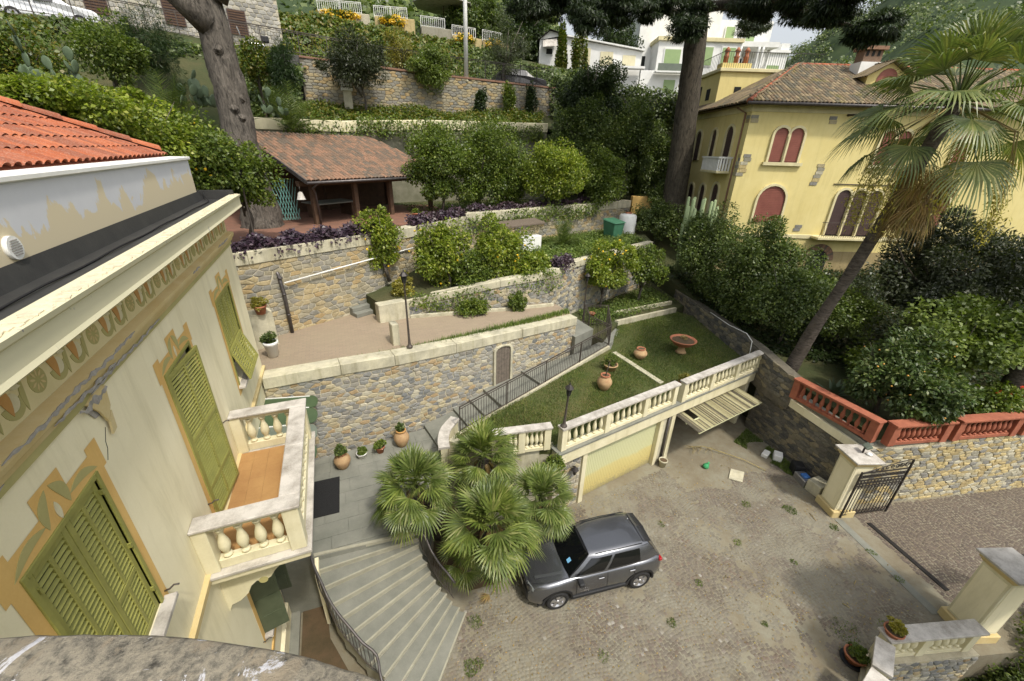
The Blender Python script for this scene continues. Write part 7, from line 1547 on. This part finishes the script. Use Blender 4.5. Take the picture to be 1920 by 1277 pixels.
ab(-1.75, 1.7, -1.0, -.1, 19.9, 20.05, 'balcony_slab'); ab(-1.6, 1.6, -.95, -.9, 20.05, 20.75, 'balcony_panel', 'awn_grey'); ab(-3.2, -1.6, 0, 3, 15, 20.2, 'terrace_block')
for k in range(22): MB().box(-1.6+.15*k, -1.57+.15*k, -.02-.25, -.25, 23.35-15, 24.2-15).build('bar', M['white'], ap)
# ---------------------------------------------------------------- white bungalow
bu = empty('bungalow', (24.36, 43.66, 16), VA, 'long white bungalow with a gabled end and blank panels under the cedar boughs', 'house')
def bb(x0, x1, y0, y1, z0, z1, nm, mat='white'): return MB().box(x0, x1, y0, y1, z0-16, z1-16).build(nm, M[mat], bu)
bb(-3.2, -.75, 0, 5, 16, 21.6, 'wall', 'awn_pale' if 'awn_pale' in M else 'white')
m = MB(); m.add([(-3.2, 0, 5.6), (-.75, 0, 6.0), (-2.2, 0, 6.35)], [(0, 1, 2)]); m.build('gable', M['white'], bu)
m = MB(); m.add([(-3.5, -.4, 5.45), (-2.2, -.4, 6.42), (-.5, -.4, 6.0), (-3.5, 5, 5.45), (-2.2, 5, 6.42), (-.5, 5, 6.0)], [(0, 1, 4, 3), (1, 2, 5, 4)]); m.build('roof', M['zinc'], bu)
m = MB(); m.prism([(-.745, .3), (7.2, .3), (7.2, 5), (-.745, 5)], 0, [5.95, 4.9, 4.9, 5.95]); m.build('wall', M['white'], bu)
m = MB(); m.prism([(-.8, 0), (7.4, 0), (7.4, 5.2), (-.8, 5.2)], [6.0, 4.95, 4.95, 6.0], [6.12, 5.07, 5.07, 6.12]); m.build('roof', M['white'], bu)
for x in (.7, 3.0, 5.3): bb(x, x+1.3, .26, .3, 19.6, 21.15-.11*x, 'panel', 'plaster_hi')
w_ = bb(-2.6, -1.8, -.05, 0, 20.35, 20.95, 'window', 'white'); MB().box(-2.5, -1.9, -.07, -.05, 4.42, 4.88).build('pane', M['dark'], w_)
m = MB(); m.add([(-2.9, -.02, 5.6), (-1.5, -.02, 5.75), (-1.5, -.7, 5.0), (-2.9, -.7, 4.9)], [(0, 1, 2, 3)]); m.build('awning', M['marble'], bu)
bb(3.5, 7.4, -.9, 0, 19.3, 19.5, 'porch_roof')
for (x, y, z, R, lab) in ((22.5, 42.2, 19.5, (.5, .5, 3.0), 'ivy-clad thin trunk in front of the bungalow gable'), (24.0, 41.2, 19.0, (.85, .7, 3.4), 'ivy-clad thick trunk in front of the long white wall')):
    tree('ivy_clad_tree', lab, (x, y, z), R, (x, y, 15.8), 6000, .2, 'leaf_ivy', hollow=.8, clumps=60, cr=.25)
# ---------------------------------------------------------------- stone house, road things, parasol terrace
sh = empty('stone_house', (-12.8, 38.2, 16.8), rad(14), 'grey stone house with brown shutters at the top picture edge', 'house')
stn = MB().box(0, 11.5, 0, 7, 0, 6.5).build('wall', M['mortar'], sh)
rg = random.Random(5); rest = MB(); c = 0
for poly in cells(0, 11.5, 0, 6.4, .42, .24, rg, .2):
    q = stone_verts(poly, lambda u, v, o: (u, -o, v), .014, .03, rg)
    if q: rest.add(*q)
tag(rest.build('stones', M['stone_grey'], sh), 'squared grey stones of the house wall', kind='stuff')
for x in (.8, 4.6, 8.2):
    f_ = MB().box(x, x+1.1, -.1, -.04, 1.7, 3.1).build('shutter', M['shut_br'], sh)
    for k in range(10): MB().box(x+.06, x+1.04, -.13, -.1, 1.66+k*.145, 1.66+k*.145+.08).build('slat', M['wood'], f_)
MB().box(-.4, 11.9, -.5, 7.4, 6.5, 6.7).build('roof', M['tile_old'], sh)
def simple_car(name, label, loc, rz, paint, L=4.3):
    e = empty(name, loc, rz, label, 'car'); m = MB(); pr = [(0, .35), (0, .75), (.25, .9), (1.1, 1.0), (1.75, 1.45), (2.9, 1.5), (3.7, 1.35), (4.2, .95), (4.3, .6), (4.25, .35)]; n = len(pr); wf = lambda z: .85 if z < 1.05 else .62
    m.add([(x, -wf(z), z) for x, z in pr]+[(x, wf(z), z) for x, z in pr], [tuple(range(n)), tuple(range(n, 2*n))[::-1]]+[(i, n+i, n+(i+1) % n, (i+1) % n) for i in range(n)]); bevel(m.build('body', M[paint], e), .06, 2)
    for s in (-1, 1):
        m = MB(); m.add([(1.35, s*.83, 1.02), (2.5, s*.84, 1.04), (2.5, s*.655, 1.42), (1.85, s*.655, 1.4)], [(0, 1, 2, 3)]); m.build('side_window', M['carglass'], e)
        m = MB(); m.add([(2.58, s*.84, 1.04), (3.7, s*.82, 1.06), (3.4, s*.655, 1.38), (2.58, s*.655, 1.42)], [(0, 1, 2, 3)]); m.build('side_window', M['carglass'], e)
        for x in (.85, 3.4):
            w_ = MB().lathe([(.2, -.1), (.31, -.1), (.31, .1), (.2, .1)], 18).build('wheel', M['tyre'], e, (x, s*.78, .31), (-s*math.pi/2, 0, 0)); MB().lathe([(.05, .1), (.2, .105)], 14).build('rim', M['alloy'], w_)
    m = MB(); m.add([(1.13, -.66, 1.03), (1.13, .66, 1.03), (1.7, .55, 1.42), (1.7, -.55, 1.42)], [(0, 3, 2, 1)]); m.build('windscreen', M['carglass'], e)
    return e
M['carwhite'] = plain('white_car_paint', (226, 228, 230), (214, 216, 218), 2, .25, 0); M['cardark'] = plain('dark_car_paint', (60, 60, 62), (50, 50, 52), 2, .3, 0)
simple_car('parked_car', 'white car parked on the road at the top corner', (-10.4, 35.2, 16.95), rad(188), 'carwhite')
simple_car('parked_car', 'car roof showing behind the roadside fence near the olive tree', (17.6, 35.9, 15.95), rad(175), 'cardark')
sc_ = empty('scooter', (-3.9, 35.6, 16.6), rad(10), 'parked scooter with a black top box beside the bare trunk', 'scooter')
for x in (0, 1.25): MB().lathe([(.12, -.05), (.25, -.05), (.25, .05), (.12, .05)], 16).build('wheel', M['tyre'], sc_, (x, 0, .25), (math.pi/2, 0, 0))
MB().tube([(0, 0, .25), (.15, 0, .9), (.2, 0, 1.05)], [.04, .05, .03], 8).build('steering_column', M['iron'], sc_); MB().tube([(.2, -.3, 1.05), (.2, .3, 1.05)], .02, 6).build('handlebar', M['iron_dk'], sc_)
bevel(MB().box(.45, 1.4, -.16, .16, .4, .78).build('body', M['alloy'], sc_), .08, 2); bevel(MB().box(1.2, 1.65, -.22, .22, .85, 1.2).build('top_box', M['carblack'], sc_), .06, 2); MB().bar((.1, 0, 1.05), (-.02, 0, 1.5), .4, .01, (1, 0, 0)).build('windshield', M['lens'], sc_)
pl_ = empty('utility_pole', (10.15, 33.2, 15.9), 0, 'slim white pole standing on the roadside wall', 'pole'); MB().tube([(0, 0, 0), (0, 0, 9)], [.16, .12], 10).build('shaft', M['white'], pl_); MB().lathe([(.2, 0), (.2, .2)], 10).build('base', M['concrete'], pl_)
railing('iron_fence', 'dark iron fence on top of the tall rubble wall, right of the pole', [(4.5, 33.2, 16.35), (7.3, 33.25, 16.28), (10.2, 33.15, 16.2), (17.0, 33.05, 16.08)], 1.15, 'iron_dk', .14, .01, 1.5, .025, 'fence')
railing('iron_fence', 'iron mesh fence beside the road, behind the dark small tree', [(-4.6, 33.9, 16.95), (-.5, 33.7, 16.7), (4.4, 33.3, 16.36)], 1.15, 'iron', .16, .009, 1.7, .03, 'fence')
railing('iron_fence', 'iron fence beside the parked white car', [(-16, 33.6, 17.4), (-9.5, 33.7, 17.25), (-5.2, 33.9, 17.0)], 1.1, 'iron', .2, .008, 1.7, .025, 'fence')
# stepped white railings with yellow daisies on low stone walls
pts = [((1.2, 45.2, 21.6), (4.6, 44.9, 21.7)), ((5.6, 44.7, 21.6), (8.3, 44.3, 21.65)), ((9.4, 44.0, 21.2), (11.4, 43.5, 21.1)), ((12.0, 43.3, 20.7), (14.0, 42.8, 20.55)), ((14.6, 42.6, 20.5), (16.3, 42.1, 20.3))]
order = ['first', 'second', 'third', 'fourth', 'lowest']
for i, (a, b) in enumerate(pts):
    railing('white_railing', f'white railing above the ivy bank, {order[i]} of the stepped row', [a, b], .75, 'white', .16, .02, 1.4, .025)
    wl = empty('garden_wall', (a[0], a[1], 19), 0, f'low grey stone wall under the {order[i]} white railing above the ivy bank', 'wall'); A = Vector(a); B = Vector(b)
    bevel(MB().prism([(0, -.15), (B.x-A.x+.6, B.y-A.y-.15), (B.x-A.x+.6, B.y-A.y+.3), (0, .3)], -1.5, [a[2]-19, b[2]-19, b[2]-19, a[2]-19]).build('wall_face', M['stone_gate'], wl), .03)
    if i != 2:
        f_ = tree('daisy_bush', f'yellow daisies growing below the {order[i]} white railing', ((A.x+B.x)/2, A.y-.55, (A.z+B.z)/2-.25), ((B.x-A.x)*.42, .4, .42), ((A.x+B.x)/2, A.y-.5, A.z-.8), 2500, .12, 'leaf_light', 'flowers', 'yellow daisies')
        r = np.random.default_rng(i); p, o = crown_pts(r, (0, -.05, .5 if i else .5), ((B.x-A.x)*.45, .45, .45), 900 if i < 2 else 420, 20, .4, .6); d = norm_(r.normal(size=p.shape)); nn_ = norm_(np.cross(d, o)); V, F = leaf_quads(p, d, norm_(o+np.array([0, -.5, .5])), np.full(len(p), .15), np.full(len(p), .07)); link('flower_heads', fast_mesh('flower_heads', V, F, M['petal_yellow']), f_)
ps = empty('parasol', (12.4, 47.6, 21.4), 0, 'large beige parasol at the top picture edge', 'parasol'); MB().tube([(0, 0, -1), (0, 0, 3.2)], .04, 8).build('pole', M['wood'], ps); MB().lathe([(2.9, 2.35), (2.9, 2.4), (.1, 3.4)], 8).build('canopy', M['marble'], ps)
# far houses on the hill
r = np.random.default_rng(8); hm = {}
def hill_z(x, y): return 0
for i in range(14):
    t = r.uniform(0, 1); D = r.uniform(420, 640); az = rad(55+9*t); x, y = D*math.sin(az), D*math.cos(az)
    j = min(range(len(V_h)), key=lambda k: (V_h[k][0]-x)**2+(V_h[k][1]-y)**2) if 'V_h' in globals() else 0
    z = V_h[j][2]
    e = empty('hill_house', (x, y, z-2), r.uniform(-.5, .5), 'tiny pale house among the trees on the distant hillside', 'house', 'distant hillside houses'); w, d, h = r.uniform(6, 11), r.uniform(6, 9), r.uniform(5, 7)
    MB().box(-w/2, w/2, -d/2, d/2, 0, h).build('wall', M[['white', 'plaster_hi', 'yellow_trim'][i % 3]], e)
    m = MB(); m.add([(-w/2-.4, -d/2-.4, h), (w/2+.4, -d/2-.4, h), (w/2+.4, d/2+.4, h), (-w/2-.4, d/2+.4, h), (-w/4, 0, h+1.8), (w/4, 0, h+1.8)], [(0, 1, 5, 4), (1, 2, 5), (2, 3, 4, 5), (3, 0, 4)]); m.build('roof', M['tile_old'], e)
    for k in range(3): MB().box(-w/2+.8+k*w/3.2, -w/2+1.8+k*w/3.2, -d/2-.06, -d/2-.01, h*.5, h*.5+1.5).build('window', M['dark'], e)
# ---------------------------------------------------------------- pots and garden things
def jar(label, loc, h, r, mat, plant=None, neck='terracotta', nm='clay_jar', n=18, pm='leaf_laurel', pr=.25, group=None):
    e = empty(nm, loc, random.uniform(0, 6), label, 'jar', group)
    MB().lathe([(r*.5, 0), (r*.72, h*.15), (r, h*.45), (r*.98, h*.6), (r*.7, h*.82), (r*.55, h*.88), (r*.55, h*.91), (r*.46, h*.915)], n).build('body', M[mat], e)
    MB().lathe([(r*.56, h*.9), (r*.66, h*.94), (r*.66, h), (r*.52, h), (r*.5, h*.93)], n).build('neck', M[neck], e)
    MB().lathe([(.01, h*.94), (r*.52, h*.945)], 12).build('soil', M['dirt'], e)
    if plant: foliage('plant', (0, 0, h+pr*.6), (pr, pr, pr*.85), plant, .07, pm, e, int(h*1000), clumps=14)
    return e
def pot(label, loc, h, r, mat='terracotta', plant=1200, pm='leaf_citrus', pr=.25, saucer=False, nm='flower_pot', bowl=False):
    e = empty(nm, loc, 0, label, 'flowerpot')
    MB().lathe([(r*.68, 0), (r*.95, h*.8), (r*1.06, h*.82), (r*1.06, h), (r*.92, h), (r*.88, h*.85)], 16).build('body', M[mat], e); MB().lathe([(.01, h*.88), (r*.9, h*.885)], 12).build('soil', M['dirt'], e)
    if saucer: MB().lathe([(r*.9, -.004), (r*1.15, .0), (r*1.2, .035), (r*1.05, .03)], 16).build('saucer', M['carblack'], e)
    if plant: foliage('plant', (0, 0, h+pr*.5), (pr, pr, pr*.85), plant, .06, pm, e, int(h*999+r*77), clumps=14)
    return e
jar('brown clay jar with a round bush beside the doormat', (-.86, 11.75, 2.0), .62, .26, 'jar', 1500, pr=.23)
pot('white bowl of green herbs between two clay pots', (-.25, 12.05, 2.0), .2, .17, 'white', 1200, pr=.2)
pot('small terracotta pot with a trimmed bush against the rubble wall', (.36, 12.1, 2.0), .24, .15, pr=.21)
jar('tall orange-necked clay jar by the foot of the path', (1.12, 12.2, 2.0), .68, .27, 'jar', 1000, 'orange_paint', pr=.17)
jb = jar('large pale clay jar holding a dry shrub, on the lawn', (9.1, 11.6, 2.98), .68, .30, 'jar')
MB().tube([(0, 0, .6), (.05, .02, .95), (.1, .04, 1.25)], [.03, .02, .015], 6).build('stem', M['bark'], jb)
pot('hanging basket-shaped terracotta bowl with a straggly plant above the lawn jar', (10.2, 12.75, 3.08), .28, .3, 'jar', 1500, 'leaf_citrus', .42)
jar('squat clay jar with a broken rim on the lawn', (12.1, 13.15, 3.12), .5, .31, 'jar', None, 'terracotta')
bw_ = empty('bowl_planter', (14.4, 13.0, 3.12), 0, 'wide terracotta bowl on a pedestal on the lawn', 'planter')
MB().lathe([(.26, 0), (.2, .06), (.14, .25), (.18, .3)], 16).build('pedestal', M['jar'], bw_); MB().lathe([(.18, .3), (.42, .42), (.58, .62), (.62, .66), (.58, .68), (.5, .6)], 22).build('bowl', M['terracotta'], bw_); MB().lathe([(.01, .6), (.54, .605)], 16).build('soil', M['dirt'], bw_)
foliage('plant', (.2, .1, .68), (.18, .18, .1), 250, .06, 'leaf_straw', bw_, 5, clumps=8)
pot('yellow-green plant in a pot against the inside of the long balustrade', (12.45, 10.75, 2.9), .26, .2, pr=.27, pm='leaf_yellow', plant=1500)
pot('terracotta pot with a dry plant standing on the low cream balustrade', (11.35, 1.93, 1.025), .17, .2, pr=.21, pm='leaf_yellow', plant=1100)
pot('terracotta pot in a black saucer on the cobbles by the low balustrade', (10.72, 2.12, .015), .26, .24, pr=.25, pm='leaf_citrus', plant=1300, saucer=True)
pot('brown pot with a rusty shrub on a wall ledge beside the villa corner', (-2.75, 15.35, 6.35), .3, .2, pr=.27, pm='leaf_yellow', plant=1300)
pot('white stone planter with a dark shrub against the villa corner', (-2.55, 14.5, 5.1), .55, .22, 'white', 1400, 'leaf_laurel', .3)
pot('small round planter hanging by the gazebo corner posts', (4.0, 22.6, 8.25), .25, .18, pr=.2)
pot('orange flower pot behind the landing railing', (11.9, 17.0, 3.7), .26, .16, plant=0)
pot('stone urn at the foot of the downpipe between the garage doors', (11.05, 9.62, .0), .36, .17, 'concrete', 0)
tag(MB().prism([(-3.4, 15.1), (-2.45, 15.5), (-2.6, 15.95), (-3.5, 15.8)], 5.0, 6.34).build('ledge_wall', M['concrete']), 'grey stone ledge holding a brown pot beside the villa corner', 'ledge')
# doormat
dmt = empty('doormat', (-1.42, 10.6, 2.004), rad(-2), 'large black rubber doormat in front of the entrance', 'doormat'); bevel(MB().box(-.42, .40, -.76, .76, 0, .018).build('mat', M['rubber'], dmt), .006)
for k in range(26): MB().box(-.40+k*.03, -.385+k*.03, -.74, .74, .018, .023).build('rib', M['carblack'], dmt)
# steps up to the little iron gate
stp = empty('garden_steps', (.75, 17.55, 5.08), rad(25), 'three grey steps up from the brick paving to a small iron gate', 'steps')
for k in range(3): bevel(MB().box(-.55, .55, -.15+k*.3, 1.2, k*.17, k*.17+.17).build('step', M['slate'], stp), .012)
railing('iron_gate', 'small grey iron gate at the top of the garden steps', [(.55, 18.5, 5.65), (1.5, 18.9, 5.65)], 1.15, 'iron', .11, .01, .95, .025, 'gate')
bevel(tag(MB().prism([(1.15, 16.3), (2.4, 16.55), (2.3, 16.95), (1.05, 16.75)], 5.0, 5.85).build('planter_block', M['concrete']), 'pale concrete planter block at the corner by the garden steps', 'planter'), .02)
tag(MB().prism([(2.4, 16.45), (6.4, 16.0), (8.9, 15.85), (8.9, 16.0), (6.4, 16.15), (2.45, 16.6)], 4.9, 5.2).build('drive_kerb', M['concrete']), 'low kerb along the far side of the brick drive', 'kerb')
# bins and tank on the lemon terrace
gbn = empty('green_bin', (16.9, 22.9, 6.55), rad(15), 'green plastic garden bin below the long coping', 'bin'); M['binG'] = plain('green_plastic', (70, 118, 92), (60, 104, 80), 3, .5, .05)
m = MB(); m.add([(-.42, -.4, 0), (.42, -.4, 0), (.42, .4, 0), (-.42, .4, 0), (-.52, -.5, .95), (.52, -.5, .95), (.52, .5, 1.1), (-.52, .5, 1.1)], [(3, 2, 1, 0), (4, 5, 6, 7), (0, 1, 5, 4), (1, 2, 6, 5), (2, 3, 7, 6), (3, 0, 4, 7)]); bevel(m.build('body', M['binG'], gbn), .03); m = MB(); m.add([(-.56, -.55, .96), (.56, -.55, .96), (.56, .54, 1.12), (-.56, .54, 1.12), (-.5, -.5, 1.02), (.5, -.5, 1.02), (.5, .48, 1.18), (-.5, .48, 1.18)], [(4, 5, 6, 7), (0, 1, 5, 4), (1, 2, 6, 5), (2, 3, 7, 6), (3, 0, 4, 7)]); m.build('lid', M['binG'], gbn)
tk = empty('water_tank', (18.6, 23.7, 6.55), 0, 'white round water tank beside the green bin', 'tank'); MB().lathe([(.55, 0), (.58, .1), (.58, 1.2), (.5, 1.3), (.2, 1.36), (.01, 1.36)], 20).build('body', M['white'], tk); MB().lathe([(.22, 1.36), (.22, 1.44), (.01, 1.45)], 14).build('lid', M['terracotta'], tk)
bevel(tag(MB().prism([(9.4, 20.6), (10.7, 21.0), (10.6, 21.6), (9.3, 21.2)], 6.4, 7.3).build('white_box', M['white']), 'white box among the lemon trees below the coping', 'box'), .02)
tag(MB().prism([(8.2, 20.3), (11.0, 21.2), (10.8, 22.2), (8.0, 21.3)], 7.9, [7.97, 7.97, 8.1, 8.1]).build('shed_roof', M['tile_old']), 'small rusty shed roof behind the lemon trees', 'roof')
bx = empty('bird_house', (1.9, 32.1, 13.85), 0, 'stack of white louvred boxes against the tall rubble wall', 'box')
for k in range(4): bevel(MB().box(-.35+.03*k, .35-.03*k, -.25, .25, .9+k*.22, 1.06+k*.22).build('louvre', M['white'], bx), .01)
MB().box(-.25, .25, -.2, .2, -.1, .9).build('post', M['concrete'], bx)
# courtyard clutter
tag(MB().prism([(13.05, 8.08), (13.4, 7.72), (13.95, 8.1), (13.6, 8.45)], .014, .05).build('stone_slab', M['concrete']), 'loose pale stone slab lying on the cobbles before the open garage', 'slab')
m = MB().lathe([(.01, 0), (.11, .02), (.13, .1), (.08, .2), (.03, .25), (.05, .3)], 9); bg_ = m.build('plastic_bag', NT('green_plastic_bag').done(hx((70, 160, 106)), .4), None, (12.66, 8.92, .012), (.2, .3, 0)); tag(bg_, 'small crumpled green plastic bag on the cobbles', 'bag')
br = empty('dead_branch', (13.5, 9.6, .03), 0, 'dry palm flower branch lying in front of the open garage', 'branch'); rg = random.Random(4)
MB().tube([(-.6, .5, .1), (0, .25, .12), (.5, -.3, .08), (1.0, -.95, .06), (1.35, -1.75, .03)], [.008, .013, .016, .014, .012], 6).build('stem', M['leaf_straw'], br)
for k in range(26):
    a = rg.uniform(0, 1); b = Vector((-.6, .5, .1)).lerp(Vector((.3, 0, .1)), a); d = Vector((rg.uniform(-.5, .2), rg.uniform(-.6, .1), rg.uniform(-.05, .08))); MB().tube([b, b+d*.5+Vector((0, 0, .04)), b+d], [.008, .006, .003], 4).build('twig', M['leaf_straw'], br)
for i, (x, y, sx, sy, h, mt, lab) in enumerate(((15.75, 8.55, .22, .12, .16, 'white', 'white stone block leaning by the dark courtyard wall'), (16.0, 8.2, .2, .16, .3, 'white', 'second white block beside the dark courtyard wall'), (16.0, 7.35, .22, .2, .45, 'carblack', 'old grey monitor dumped by the dark courtyard wall'), (15.75, 6.9, .3, .2, .28, 'alloy', 'grey carton with a blue box dumped by the wall'), (15.72, 6.35, .26, .3, .5, 'concrete', 'discarded stove against the gate pier'))):
    e = empty('discarded_item', (x, y, 0), rad(20+i*17), lab, 'junk', 'things dumped along the courtyard wall'); bevel(MB().box(-sx, sx, -sy, sy, 0, h).build('body', M[mt], e), .02)
    if i in (2, 4): MB().box(-sx+.05, sx-.05, -sy-.006, -sy+.0, .08, h-.06).build('panel', M['dark'], e)
    if i == 3: bevel(MB().box(-.15, .1, -.12, .12, h, h+.08).build('blue_box', NT('blue_card').done(hx((70, 120, 190)), .6), e), .01)
fd = empty('dead_frond', (2.35, 6.95, .02), 0, 'dry brown fan leaf lying on the cobbles by the steps', 'leaf'); m = MB(); fan(m, (.35, .2, .06), (-1, -.3, .0), .1, .38, 12, 120, .05, .5, rg); m.build('blade', M['leaf_dead'], fd); MB().tube([(.3, .15, .06), (.6, .4, .03)], .01, 4).build('stalk', M['leaf_dead'], fd)
for i, (x, y, l, a, wh_) in enumerate(((14.3, 5.4, .35, 1.2, 'beside the gate pier with the floodlight'), (2.9, 6.2, .25, .4, 'near the car nose'), (13.0, 3.4, .2, .3, 'near the gateway threshold'), (12.1, 3.0, .18, 1.9, 'near the saucer pot'))): tag(MB().tube([(x, y, .025), (x+l*.5*math.cos(a), y+l*.5*math.sin(a), .035), (x+l*math.cos(a), y+l*math.sin(a), .02)], .012, 5).build('stick', M['leaf_straw']), 'short dry stick lying on the cobbles '+wh_, 'stick', 'dry sticks on the cobbles')
wl_ = empty('wall_lantern', (*gl(.75, .08), 1.85), GA, 'dark wall lantern beside the shut garage door', 'lantern'); MB().lathe([(.05, -.16), (.1, .04), (.11, .05)], 6, (0, -.12, 0)).build('lantern', M['carglass'], wl_); MB().lathe([(.14, .05), (.04, .16), (.01, .2)], 6, (0, -.12, 0)).build('lantern_roof', M['iron_dk'], wl_); MB().bar((0, 0, .1), (0, -.1, .18), .03, .03).build('bracket', M['iron_dk'], wl_)
tree('ivy_clump', 'ivy hanging on the end of the short balustrade beside the fan palms', (5.35, 8.85, 2.35), (.45, .3, .65), (5.3, 9.0, 1.0), 2600, .08, 'leaf_citrus', 'ivy', r0=.02)
pp_ = tag(MB().tube([(17.9, 14.8, 4.05), (17.5, 13.2, 4.0), (17.1, 11.9, 4.15), (16.9, 11.4, 4.0), (16.85, 11.3, 3.3)], .02, 6).build('hose', M['white']), 'thin white hose running along the mossy wall to the lawn', 'hose')
# agave by the palm foot
ag = empty('agave', (18.0, 8.1, 2.8), 0, 'blue-green agave beside the foot of the leaning palm', 'agave')
for k in range(14):
    a = k*2.4; el = rad(rg.uniform(25, 75)); d = Vector((math.cos(a)*math.cos(el), math.sin(a)*math.cos(el), math.sin(el))); s = Vector((-math.sin(a), math.cos(a), 0)); m = MB(); m.add([s*.05, -s*.05, d*.4-s*.09, d*.4+s*.09, d*.85+Vector((0, 0, -.05))], [(0, 1, 2, 3), (3, 2, 4)]); m.build('leaf', M['cactus'], ag)
# prickly pears on the hillside
def prickly(label, loc, n, seed, s=1.0):
    rg = random.Random(seed); e = empty('prickly_pear', loc, 0, label, 'cactus', 'prickly pears on the hillside'); me = MB().lathe([(.02, 0), (.10, .08), (.17, .25), (.16, .38), (.07, .48), (.01, .5)], 10, sy=.18).mesh('pad', M['cactus']); P = [(Vector((0, 0, 0)), 0.0)]
    for k in range(n):
        b, t = rg.choice(P); a = rg.uniform(0, 3.1); tilt = rg.uniform(-.8, .8); o = link('pad', me, e, b, (tilt*.4, tilt, a), (s, s, s)); tip = b+Vector((math.sin(tilt)*.45*s*math.cos(a), math.sin(tilt)*.45*s*math.sin(a), math.cos(tilt)*.45*s)); P.append((tip, tilt)); P.append((Vector((rg.uniform(-1, 1), rg.uniform(-.6, .6), 0)), 0))
    return e
prickly('prickly pear clump at the picture edge behind the lemon hedge', (-8.6, 20.8, 12.5), 22, 1, .95); prickly('prickly pear clump below the green shrub on the hillside', (-7.6, 22.2, 12.9), 22, 2, .95); prickly('prickly pear clump left of the bare trunk', (-4.9, 24.2, 13.0), 26, 3, .95); prickly('prickly pear clump just right of the bare trunk', (-2.2, 25.6, 12.9), 10, 4, .85)
# column cactus by the yellow villa
cc = empty('column_cactus', (19.9, 18.6, 6.2), 0, 'pale column cactus cluster at the shaded corner of the yellow villa', 'cactus'); M['cereus'] = plain('pale_cactus_skin', (150, 164, 122), (128, 146, 104), 4, .7, .1)
for k in range(13): x, y = rg.uniform(-.9, .9), rg.uniform(-.4, .4); h = rg.uniform(1.6, 3.3); MB().tube([(x, y, -1), (x*1.15, y, h*.6), (x*1.2, y, h), (x*1.2, y, h+.05)], [.1, .1, .085, .02], 8, jit=.12).build('stem', M['cereus'], cc)
tag(MB().prism([(20.6, 26.0), (21.9, 25.4), (22.1, 25.9), (20.8, 26.5)], 7.5, 8.75).build('yellow_wall', M['ochre']), 'low ochre wall with a tiled cap between the laurels and the cedar trunk', 'wall')

# dry leaves and grit scattered over the courtyard
r = np.random.default_rng(61); n = 5200; x = r.uniform(1, 15.6, n); y = r.uniform(2, 10, n); k = in_poly(x, y, YARD) & (noise2(x, y, 1.6, 12)+r.normal(0, .5, n) > .1); x = x[k]; y = y[k]; n = len(x)
d = norm_(np.column_stack([r.normal(size=n), r.normal(size=n), r.normal(0, .15, n)])); nn_ = norm_(np.column_stack([r.normal(0, .3, n), r.normal(0, .3, n), np.ones(n)])); L = .05*r.uniform(.4, 1.3, n); Vq, Fq2 = leaf_quads(np.column_stack([x, y, np.full(n, .016)]), d, nn_, L, L*.3)
tag(link('leaf_litter', fast_mesh('leaf_litter', Vq, Fq2, M['leaf_dead'])), 'dry leaf litter scattered over the courtyard cobbles', 'litter', kind='stuff')
